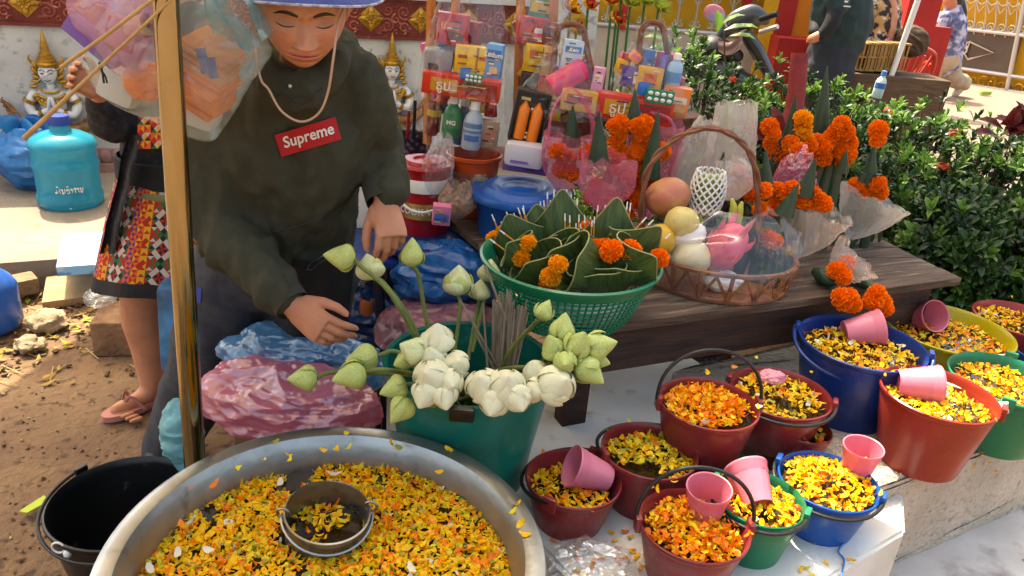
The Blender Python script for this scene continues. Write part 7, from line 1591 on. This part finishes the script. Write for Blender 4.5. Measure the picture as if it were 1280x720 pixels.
m_bam = mat('bamboo_stick', 'b5935c', .6, c2='a07e48', ns=20, sx=(2, 2, 2))
b = MB(); b.tube([Yp(30, 173, 1.22), Yp(120, 88, 1.24), Yp(222, -8, 1.26)], [.0042, .0026, .0022], 8); one(b, 'bamboo_stick', 'thin bamboo stick crossing in front of the lilac bag down towards the jug', 'stick', m_bam)
b = MB(); b.tube([Yp(76, 84, 1.23), Yp(130, 46, 1.24), Yp(200, -8, 1.26)], [.0030, .0030, .0028], 8); one(b, 'bamboo_stick', 'shorter bamboo stick slanting above the longer one', 'stick', m_bam)
b = MB(); b.tube(bez([Yp(20, 110, 1.23), Yp(45, 102, 1.23), Yp(78, 83, 1.23)], 10), .0008, 5); one(b, 'thin_string', 'thin grey string trailing from the shorter bamboo stick', 'string', mat('grey_string', '8a8a84', .8))

# ================================================================== HEDGE
m_hl = [mat('ixora_leaf', '2c4a1c', .38, c2='3f6224', ns=3, tl=.3), mat('ixora_young', '5a8030', .4, c2='6f9438', ns=3, tl=.4), mat('ixora_dark', '20381a', .4, tl=.25)]
m_twig = mat('twig', '4a3a28', .9)
m_ix = mat('ixora_red', 'b8261a', .6, c2='c93c20', ns=30, tl=.2)
def leafv(mb, P, d_, up, L, w, k):
    mb.mi = k; x = d_.cross(up); x = x.normalized() if x.length > 1e-5 else V((1, 0, 0)); n_ = x.cross(d_).normalized(); o = len(mb.v)
    for t, wf, dz in ((0, .12, 0), (.4, 1, .05), (.75, .75, .04), (1, .0, -.06)):
        c = P+d_*(t*L)+n_*(dz*L)
        if t in (1,): mb.v.append(c)
        else: mb.v += [c-x*w*wf*.5+n_*w*.14*wf, c-n_*0, c+x*w*wf*.5+n_*w*.14*wf]
    for r in range(2):
        a = o+3*r; mb.face(a, a+1, a+4, a+3); mb.face(a+1, a+2, a+5, a+4)
    a = o+6; mb.face(a, a+1, a+3); mb.face(a+1, a+2, a+3)
def shrub(label, c, r, h, nw, seed, lsc=1.0, young=.2, z0=.1):
    rs = random.Random(seed); t = thing('ixora_shrub', label, 'shrub', (c[0], c[1], z0-.1), 0, 'ixora shrubs of the hedge')
    mb = MB(); tw_ = MB()
    for i in range(nw):
        a = rs.uniform(0, 2*PI); el = math.acos(rs.uniform(-.15, 1)); sh = rs.uniform(.55, 1.0)**.5; bump_ = 1+.22*nz((c[0]*3+math.cos(a)*1.3, c[1]*3+math.sin(a)*1.3, el*1.3), 1.4, seed)
        n_ = V((math.sin(el)*math.cos(a), math.sin(el)*math.sin(a), math.cos(el)))
        P = V((c[0], c[1], z0))+V((n_.x*r*sh*bump_, n_.y*r*sh*bump_, (.25*h+n_.z*h*.75*sh*bump_)))
        if P.z < z0+.02: continue
        ax = (n_+V((rs.uniform(-.5, .5), rs.uniform(-.5, .5), rs.uniform(.2, .9)))).normalized(); u = ax.orthogonal().normalized(); w = ax.cross(u)
        yk = 1 if (sh > .85 and rs.random() < young) else (0 if rs.random() < .65 else 2)
        for j in range(9):
            b_ = j*2.4+rs.uniform(-.3, .3); out = rs.uniform(.5, 1.3) if j > 2 else rs.uniform(.15, .4); d_ = (ax*(1.0 if j < 3 else .55)+(u*math.cos(b_)+w*math.sin(b_))*out).normalized(); L = lsc*rs.uniform(.038, .062)*(1 if j > 2 else .75)
            leafv(mb, P-ax*(.012*(j//3)), d_, ax, L, L*rs.uniform(.34, .44), yk)
        if i % 3 == 0: q0 = V((c[0]+rs.uniform(-.08, .08), c[1]+rs.uniform(-.08, .08), z0)); tw_.tube([q0, q0.lerp(P, .6)+V((0, 0, .05)), P], [.006, .004, .0025], 5)
    mb.mi = 0; tag(mb.build('foliage', m_hl, t, world=True, sharp=None), None, kind='stuff'); tw_.build('stems', m_twig, t, world=True)
    return t
HS = [((.82, 3.95), .50, 1.17), ((1.3, 3.85), .48, 1.02), ((1.78, 3.72), .46, .98), ((2.22, 3.7), .44, .90), ((2.7, 3.6), .42, .72), ((1.35, 3.25), .40, .86), ((1.85, 3.10), .40, .74), ((2.35, 3.12), .42, .72), ((2.85, 3.2), .42, .72), ((1.62, 2.80), .26, .40), ((2.02, 2.74), .32, .46), ((2.42, 2.75), .34, .52), ((3.3, 3.4), .42, .7), ((.95, 3.4), .40, .92)]
HL = ['ixora shrub behind the gift baskets under the parked scooter', 'tall ixora shrub in front of the red plinth', 'ixora shrub below the person in dark teal polo', 'ixora shrub below the red lattice chair', 'ixora shrub edging the sunlit street', 'ixora shrub behind the red post', 'ixora shrub behind the marigolds at the table corner', 'ixora shrub with red blossom above the lime bucket', 'ixora shrub beside the dark red leaves', 'low ixora shrub at the table corner', 'low ixora shrub behind the lime yellow bucket', 'low ixora shrub behind the brick red bucket', 'outermost ixora shrub of the hedge', 'ixora shrub behind the pale bags']
for i, (c, r, h) in enumerate(HS): shrub(HL[i], c, r, h, int(620*r/.42*(1.15 if c[1] < 3.3 else 1)), 100+i, 1.0, .35 if c[1] > 3.5 else .12, z0=.05 if c[1] > 3.0 else .42)
# planter soil under the hedge
b = MB(); b.prism([(.55, 3.0), (1.2, 2.62), (2.2, 2.5), (3.6, 3.05), (3.7, 3.6), (2.6, 4.0), (.6, 4.4)], .0, .08); tag(b.build('planter_soil', m_dirt), 'dark planter soil under the hedge', None, None, 'structure')
b = MB(); b.prism([(1.35, 2.45), (2.1, 2.42), (3.2, 3.0), (3.0, 3.25), (1.5, 2.9)], .06, .42); tag(b.build('planter_bank', m_dirt), 'raised soil behind the kerb', None, None, 'structure')
def ixflower(px, Y, r, lb):
    P = Yp(*px, Y); t = MB()
    for i in range(36):
        d_ = V((U(-1, 1), U(-1, 1), U(-.2, 1))).normalized(); q = P+d_*r*U(.7, 1); R = zto(d_+V((U(-.4, .4), U(-.4, .4), 0))) @ Matrix.Rotation(U(0, 6), 3, 'Z'); s_ = r*.33
        t.add([(s_, 0, 0), (s_*.2, s_*.2, .002), (0, s_, 0), (-s_*.2, s_*.2, .002), (-s_, 0, 0), (-s_*.2, -s_*.2, .002), (0, -s_, 0), (s_*.2, -s_*.2, .002)], [tuple(range(8))], TM(q, R))
    one(t, 'ixora_blossom', lb, 'blossom', m_ix, 'ixora blossoms in the hedge', sharp=None)
for px, Y, r, lb in [((1192, 168), 3.2, .026, 'red ixora blossom near the walking person'), ((1178, 210), 3.0, .026, 'red ixora blossom amid the dark hedge leaves'), ((1276, 145), 3.3, .03, 'red ixora blossom beside the dark red leaves'), ((1158, 395), 2.6, .016, 'tiny red blossom behind the lime bucket'), ((915, 100), 3.7, .02, 'red ixora blossom behind the pale bags'), ((1000, 75), 3.8, .03, 'orange red blossom near the red post'), ((1110, 140), 3.5, .02, 'red blossom below the red lattice chair')]:
    ixflower(px, Y, r, lb)
# broad light leaves poking up, dark red croton, red post
for (sx_, sy_, lst, lb) in [(905, 40, [(900, 32, 60), (905, 38, 40), (912, 45, 15), (896, 40, 95), (915, 36, 30)], 'light green sapling in front of the scooter'), (838, 55, [(835, 52, 150), (842, 60, 170), (838, 48, 120)], 'light green sapling beside the orange gift basket')]:
    t = thing('broadleaf_sapling', lb, 'sapling', Yp(sx_, sy_+70, 4.2))
    for (x, y, a) in lst:
        P = Yp(x, y, 4.2); d_ = V((math.cos(rad(a)), -.2, .5*math.sin(rad(a))-.1)).normalized(); b = MB(); leafv(b, P, d_, V((0, -.3, 1)), .13, .055, 0); b.build('leaf', m_hl[1], t, world=True, sharp=None)
    b = MB(); b.tube([Yp(sx_, sy_, 4.2), Yp(sx_+2, sy_+70, 4.2)], .005, 5); b.build('stem', m_twig, t, world=True)
m_cro = mat('croton_red', '5a1c1e', .45, c2='7a2824', ns=6, tl=.2)
t = thing('croton_plant', 'dark red broad leaves at the hedge by the street', 'plant', Yp(1262, 185, 3.3))
for i in range(16):
    P = Yp(1262+U(-12, 20), 165+U(-6, 10), 3.3); d_ = V((U(-1, .6), U(-.6, .2), U(.1, 1))).normalized(); b = MB(); leafv(b, P, d_, V((0, -.5, 1)), U(.10, .16), .06, 0); b.build('leaf', m_cro, t, world=True, sharp=None)
t = thing('croton_plant', 'dark red leaves at the foot of the red post', 'plant', Yp(975, 200, 2.75))
for (x, y, dx_, dz_) in [(978, 190, -.5, .6), (972, 180, -.3, .9), (955, 175, -.6, .4)]: b = MB(); leafv(b, Yp(x, y, 2.75), V((dx_, -.1, dz_)).normalized(), V((0, -1, .4)), .14, .06, 0); b.build('leaf', m_cro, t, world=True, sharp=None)
m_rpost = mat('red_paint', '7a1c1e', .6, c2='8c2826', ns=8, bump=.3, dirt=('5a1214', 12, .6, .8))
A, C = Yp(978, 200, 2.9), Yp(1000, 66, 2.95); b = MB(); b.tube(bez([A+V((0, 0, -.35)), A, A.lerp(C, .5)+V((.012, 0, 0)), C], 12), [(.04, .03), (.036, .03), (.035, .028), (.032, .026)], 12, up=(1, 0, 0)); b.tube(bez([A+V((0, 0, -.1)), A+V((-.05, -.02, .05)), A+V((-.06, -.02, .14))], 6), [.03, .028, .02], 10, round_=True); one(b, 'red_post', 'forked red painted wooden post rising from the hedge', 'post', m_rpost)

# ================================================================== STREET SIDE
m_or = mat('orange_wall', 'cc7a10', .7, c2='c2700e', ns=3); m_yl = mat('yellow_wall', 'cf9d14', .7, c2='c08e10', ns=3); m_rd = mat('red_wall', 'a31f16', .65, c2='941a14', ns=4); m_silv = mat('silver_bar', 'b8b4ac', .35, metal=.7); m_cream = mat('cream_wall', 'b5a894', .85, c2='a3967f', ns=4)
YFN = 7.6
def rail_fence(label, x0, x1, z0, z1, Y, slope=0.0):
    t = thing('railing_fence', label, 'fence', (x0, Y, 0))
    b = MB(); b.box(((x0+x1)/2, Y+.08, z0/2), (x1-x0, .16, z0)); b.build('low_wall', m_cream, t, world=True)
    b = MB(); b.box(((x0+x1)/2, Y+.12, (z0+z1)/2+.01), (x1-x0, .02, z1-z0)); b.build('yellow_panel', m_yl, t, world=True)
    for z in (z0+.03, z1): b = MB(); b.tube([V((x0, Y, z)), V((x1, Y, z))], .022, 8); b.build('rail', m_silv, t, world=True)
    n = int((x1-x0)/.16)
    for i in range(n+1):
        x = lerp(x0, x1, i/n); b = MB(); b.tube([V((x, Y, z0+.03)), V((x, Y, z1))], .010, 6); bar = b.build('bar', m_silv, t, world=True)
        for sg in (-1, 1):
            b = MB(); p, r = spiral(x+sg*.035, z0+.09, .03, 1.2, PI*.5, sg, .007); b.tube([V((q.x, Y, q.z)) for q in p], r, 5)
            b.tube(bez([(x, Y, z0+.25), (x+sg*.06, Y, z0+.38), (x+sg*.03, Y, z0+.5), (x, Y, z0+.44)], 10), .007, 5); b.build('scroll', m_silv, bar, world=True)
    for x in np.arange(x0+.5, x1, 1.1): b = MB(); b.box((x, Y-.01, (z0+z1)/2), (.07, .05, z1-z0)); b.build('red_post', m_rd, t, world=True)
zr_ = Yp(890, 46, YFN).z
xa, xb = Yp(560, 20, YFN).x, Yp(958, 30, YFN).x
rail_fence('yellow fence with silver scroll bars on a cream low wall behind the scooter', xa, xb, zr_, zr_+1.6, YFN)
# striped gate pillar with red plinth
PL0, PL1 = Yp(962, 40, YFN-.3), Yp(1024, 40, YFN-.3); pw = PL1.x-PL0.x; pc = (PL0.x+PL1.x)/2+.1
gp = thing('striped_pillar', 'orange pillar with red and yellow edge bands on a red plinth', 'pillar', (pc, YFN, 0))
b = MB(); b.box((pc+.2, YFN, 1.3), (pw+.5, .5, 2.6)); b.build('shaft', m_or, gp, world=True)
b = MB(); b.box((PL0.x+.12, YFN-.26, 1.3), (.16, .03, 2.6)); b.build('red_band', m_rd, gp, world=True)
b = MB(); b.box((PL0.x-.02, YFN-.255, 1.3), (.12, .035, 2.6)); b.build('yellow_band', m_yl, gp, world=True)
zt_ = Yp(990, 48, YFN-.5).z; b = MB(); b.box((pc+.0, YFN-.36, zt_/2), (pw+.15, .34, zt_)); b.build('plinth', m_rd, gp, world=True)
P = Yp(1062, 68, YM+.45); b = MB(); b.box((P.x, P.y, P.z-.15), (.35, .3, .5)); one(b, 'red_yellow_box', 'red box with yellow ornament behind the person in the polo', 'box', m_rd); bo = bpy.data.objects['red_yellow_box']; q = MB(); diam(q, .12, 0, -.03); q.build('ornament', m_yl, bo, M=TM((0, -.155, .28)))
# dark red pillar by the dress and the big gate
G0, G1_ = V((5.4, 14.23, 0)), V((8.6, 10.67, 0)); ge = (G1_-G0).normalized(); gn = V((ge.y, -ge.x, 0))
if gn.y > 0: gn = -gn
def G(x, y, d=0): p = planehit(x, y, G0, gn); return p+gn*d
rp0 = Yp(1138, 40, 8.5); b = MB(); b.box((rp0.x, 8.5, 1.4), (.32, .32, 2.8)); b.box((rp0.x, 8.5, .25), (.6, .6, .5)); one(b, 'red_pillar', 'dark red pillar behind the person in the floral dress', 'pillar', m_rd)
b = MB(); rw = Yp(1095, 45, 9.4); b.box((rw.x, 9.4, .5), (1.6, .1, 1.0)); one(b, 'red_low_wall', 'red low wall behind the floral dress', 'wall', m_rd)
b = MB(); rw = Yp(1060, 0, 10.2); b.box((rw.x-.35, 10.2, 1.4), (2.2, .1, 2.8)); one(b, 'orange_wall', 'orange yellow wall far behind the passers by', 'wall', m_or)
gt = thing('steel_gate', 'steel gate with a flower emblem and yellow backing across the street', 'gate', G0, math.atan2(ge.y, ge.x))
def gquad(mb, c, d, th=.03):
    p = [G(*q, d) for q in c]; p2 = [v-gn*th for v in p]; mb.add(p+p2, [(0, 1, 2, 3), (7, 6, 5, 4), (0, 4, 5, 1), (1, 5, 6, 2), (2, 6, 7, 3), (3, 7, 4, 0)])
b = MB(); pz0 = [(1100, -30), (1330, -6), (1330, 128), (1100, 92)]; gquad(b, pz0, -.12, .05); b.build('yellow_backing', m_yl, gt, world=True)
b = MB(); gquad(b, [(1140, 28), (1279, 44), (1263, 95), (1128, 74)], .0, .03); b.build('steel_panel', mat('grey_steel', '5c5650', .4, metal=.5, c2='4e4843', ns=2), gt, world=True)
for a, c in [((1130, 28), (1330, 50)), ((1124, 74), (1320, 103)), ((1118, 92), (1330, 124)), ((1110, -24), (1330, -2))]: b = MB(); b.tube([G(*a, .02), G(*c, .02)], .03, 8); b.build('rail', m_silv, gt, world=True)
for x in (1272, 1128): b = MB(); b.tube([G(x+14, -20, .02), G(x-14, 118, .02)], .035, 8); b.build('stile', m_silv, gt, world=True)
for i in range(14):
    x = 1140+i*13; b = MB(); b.tube([G(x+4, -22, .02), G(x, 34+(x-1140)*.11, .02)], .009, 6); bar = b.build('bar', m_silv, gt, world=True); b = MB(); c = G(x, 28+(x-1140)*.11, .03)
    for sg in (-1, 1): b = MB(); p, r = spiral(sg*.07, .05, .06, 1.2, PI/2, sg, .009); b.tube([c+ge*q.x+V((0, 0, q.z)) for q in p], r, 5); b.build('scroll', m_silv, bar, world=True)
    b = MB(); b.tube(bez([c+V((0, 0, .25)), c+ge*.09+V((0, 0, .42)), c+V((0, 0, .36)), c-ge*.09+V((0, 0, .42)), c+V((0, 0, .25))], 12), .008, 5); b.build('leaf_scroll', m_silv, bar, world=True)
for i in range(16):
    x = 1150+i*11; b = MB(); c = G(x, 90+(x-1150)*.165, -.03); p, r = spiral(0, 0, .08, 1.3, i, 1 if i % 2 else -1, .02); b.tube([c+ge*q.x+V((0, 0, q.z)) for q in p], r, 5); b.build('lower_scroll', mat('gold_scroll', 'a87c1c', .5, metal=.3), gt, world=True)
em = MB(); fc = (1203, 61)
for k in range(5):
    a = rad(90+72*k+20); b0 = V((fc[0], fc[1], 0)); t_ = b0+V((13*math.cos(a), -13*math.sin(a), 0)); l_ = b0+V((8*math.cos(a+.5), -8*math.sin(a+.5), 0)); r_ = b0+V((8*math.cos(a-.5), -8*math.sin(a-.5), 0))
    if k == 3: t_ = V((1243, 66, 0)); l_ = V((1213, 52, 0)); r_ = V((1211, 74, 0))
    em.tube([G(q.x, q.y, .035) for q in (b0, l_, t_, r_, b0)], .016, 6)
em.tube([G(fc[0]+7*math.cos(t), fc[1]+7*math.sin(t), .035) for t in np.linspace(0, 2*PI, 14)], .016, 6); em.build('flower_emblem', m_silv, gt, world=True)
b = MB(); b.box(Zp(1232, 116, .06), (.18, .06, .06), rotm(0, 0, 20), bev=.02); one(b, 'green_packet', 'small green and white packet lying by the gate', 'packet', mat('packet', '8aa83a', .5))
# leaning white pole with a brown bag
A, C = Yp(1108, 112, 6.4), Yp(1158, -30, 6.4); b = MB(); b.tube([A-(C-A)*.3, C], .022, 10); one(b, 'white_pole', 'white pole leaning beside the floral dress', 'pole', m_wht)
one(lump(Yp(1140, 52, 6.6), (.12, .08, .10), .03, 8, 91, rotm(0, 20, 0)), 'brown_bag', 'dark brown bag hanging on the white pole', 'bag', mat('brown_bag', '3a2a1e', .8, c2='4a3826', ns=20))
# bamboo cages, red lattice chair, water bottle
m_cane = mat('cane', 'a8824a', .7, c2='8a6838', ns=20)
for i in range(4):
    P = Yp(1078+i*13, 70, YM+.2); t = thing('cane_cage', ['woven cane cage in front of the trousers of the polo wearer', 'woven cane cage second from the polo wearer', 'woven cane cage under the floral dress', 'woven cane cage beside the leaning white pole'][i], 'cage', (P.x, P.y, P.z-.1), .1, 'cane cages beyond the hedge')
    for k in range(5):
        for sy in (-1, 1): b = MB(); b.box((-.065+k*.0325, sy*.07, .1), (.012, .008, .2)); b.build('slat', m_cane, t)
    for z in (.0, .1, .2): b = MB(); b.box((0, 0, z), (.16, .16, .012)); b.build('shelf', m_cane, t)
P = Yp(1098, 90, YM+.25); b = MB(); b.box((P.x+.05, P.y, P.z/2-.0), (.9, .4, max(.1, P.z)), bev=.02); one(b, 'street_table', 'low table under the cane cages', 'table', m_stool)
RC = Yp(1124, 108, 7.4); rc = thing('lattice_chair', 'red plastic lattice chair beyond the hedge', 'chair', (RC.x, RC.y, 0)); m_rch = plastic('chair_red', 'b8402c', c2='a83624')
zc = RC.z; wq = .26
b = MB(); b.box((RC.x, RC.y+.2, zc-.02), (.46, .42, .03), bev=.012); b.build('seat', m_rch, rc, world=True)
for i in range(7):
    x = lerp(-.17, .17, i/6); b = MB(); b.tube(bez([V((RC.x+x*.5, RC.y, zc)), V((RC.x+x*.9, RC.y-.03, zc+.15)), V((RC.x+x*1.15, RC.y-.05, zc+.29))], 8), .013, 6); b.build('backrest_slat', m_rch, rc, world=True)
b = MB(); b.tube(bez([V((RC.x-.23, RC.y, zc)), V((RC.x-.24, RC.y-.04, zc+.2)), V((RC.x-.19, RC.y-.055, zc+.32)), V((RC.x, RC.y-.06, zc+.36)), V((RC.x+.19, RC.y-.055, zc+.32)), V((RC.x+.24, RC.y-.04, zc+.2)), V((RC.x+.23, RC.y, zc))], 30), .02, 8); b.build('backrest_frame', m_rch, rc, world=True)
for sx in (-1, 1):
    for sy in (0, .4): b = MB(); b.tube([V((RC.x+sx*.21, RC.y+sy, zc-.02)), V((RC.x+sx*.24, RC.y+sy*1.1-.02, .02))], .018, 6); b.build('leg', m_rch, rc, world=True)
    b = MB(); b.tube(bez([V((RC.x+sx*.23, RC.y, zc+.2)), V((RC.x+sx*.26, RC.y+.2, zc+.2)), V((RC.x+sx*.24, RC.y+.38, zc))], 10), .018, 6); b.build('armrest', m_rch, rc, world=True)
good('water_bottle', 'clear water bottle with blue label beyond the hedge', 1093, 88, 1106, 122, 4.02, 'b0c4cc', .03, 0, 'bottle', 'bottle', art=[(0, -.05, .95, .2, '2a62a8')], tcol='3f78b8', group=None)
# parked scooter behind the hedge
SP = Yp(905, 60, 5.6); scq = thing('motor_scooter', 'parked grey motor scooter behind the hedge', 'scooter', (SP.x, SP.y, 0), 0); m_scb = mat('scooter_grey', '2c2e30', .35, c2='3a3c40', ns=4, coat=.3); m_tyre = mat('tyre', '121212', .85)
q = lambda x, y, dY=0: Yp(x, y, 5.6+dY)
b = MB(); b.tube(bez([q(900, 46), q(918, 28), q(940, 20), q(956, 24)], 14), [(.02, .03), (.045, .07), (.06, .08), (.03, .04)], 14, up=(0, 1, 0), round_=True); b.build('handlebar_cowl', m_scb, scq, world=True)
b = MB(); b.tube([q(950, 24, -.25), q(972, 17, -.32)], .018, 10); b.build('handle_grip', m_tyre, scq, world=True)
b = MB(); b.tube([q(950, 40, -.1), q(972, 33, -.2)], .016, 8); b.build('brake_lever', m_silv, scq, world=True)
b = MB(); b.tube(bez([q(908, 34, -.1), q(904, 24, -.12), q(898, 18, -.12)], 8), .008, 6); ms_ = b.build('mirror_stem', m_silv, scq, world=True)
b = MB(); b.ell(q(893, 17, -.12), (.075, .02, .055), 18, 12, rotm(0, 20, 0)); mo = b.build('mirror', mat('mirror_pink', 'b56a78', .2, c2='8a9ac4', ns=6, lo=.45, hi=.55), scq, world=True)
b = MB(); b.tube(bez([q(930, 40), q(945, 62), q(960, 90)], 10), [(.08, .04), (.10, .05), (.08, .04)], 12, up=(0, 1, 0)); b.build('leg_shield', m_scb, scq, world=True)
b = MB(); b.tube(bez([q(868, 64), q(890, 58), q(912, 66)], 10), [(.10, .06), (.13, .08), (.10, .06)], 12, up=(0, 1, 0), round_=True); b.build('seat', mat('black_vinyl', '141414', .5), scq, world=True)
b = MB(); b.tube(bez([q(850, 95), q(885, 84), q(940, 110)], 10), [.08, .09, .08], 12, round_=True); b.build('body', m_scb, scq, world=True)
for x in (850, 962):
    w = q(x, 100); b = MB(); b.tube([V((w.x+.22*math.cos(t), w.y, .25+.22*math.sin(t))) for t in np.linspace(0, 2*PI, 33)], .045, 10, cap=False); wh = b.build('wheel', m_tyre, scq, world=True); b = MB(); b.lathe([(0, -.03), (.16, -.03), (.16, .03), (0, .03)], 20, TM((w.x, w.y, .25), rotm(90, 0, 0))); b.build('rim', m_silv, wh, world=True)
b = MB(); b.grid(lambda u, v: q(lerp(898, 928, u), lerp(48, 64, v)+5*math.sin(u*4), -.2+.02*math.sin(v*9+u*6)), 14, 10); one(b, 'pinkish_rag', 'pinkish rag draped over the scooter seat', 'rag', mat('rag', 'a3847a', .9, c2='8a6e66', ns=20), sharp=180)
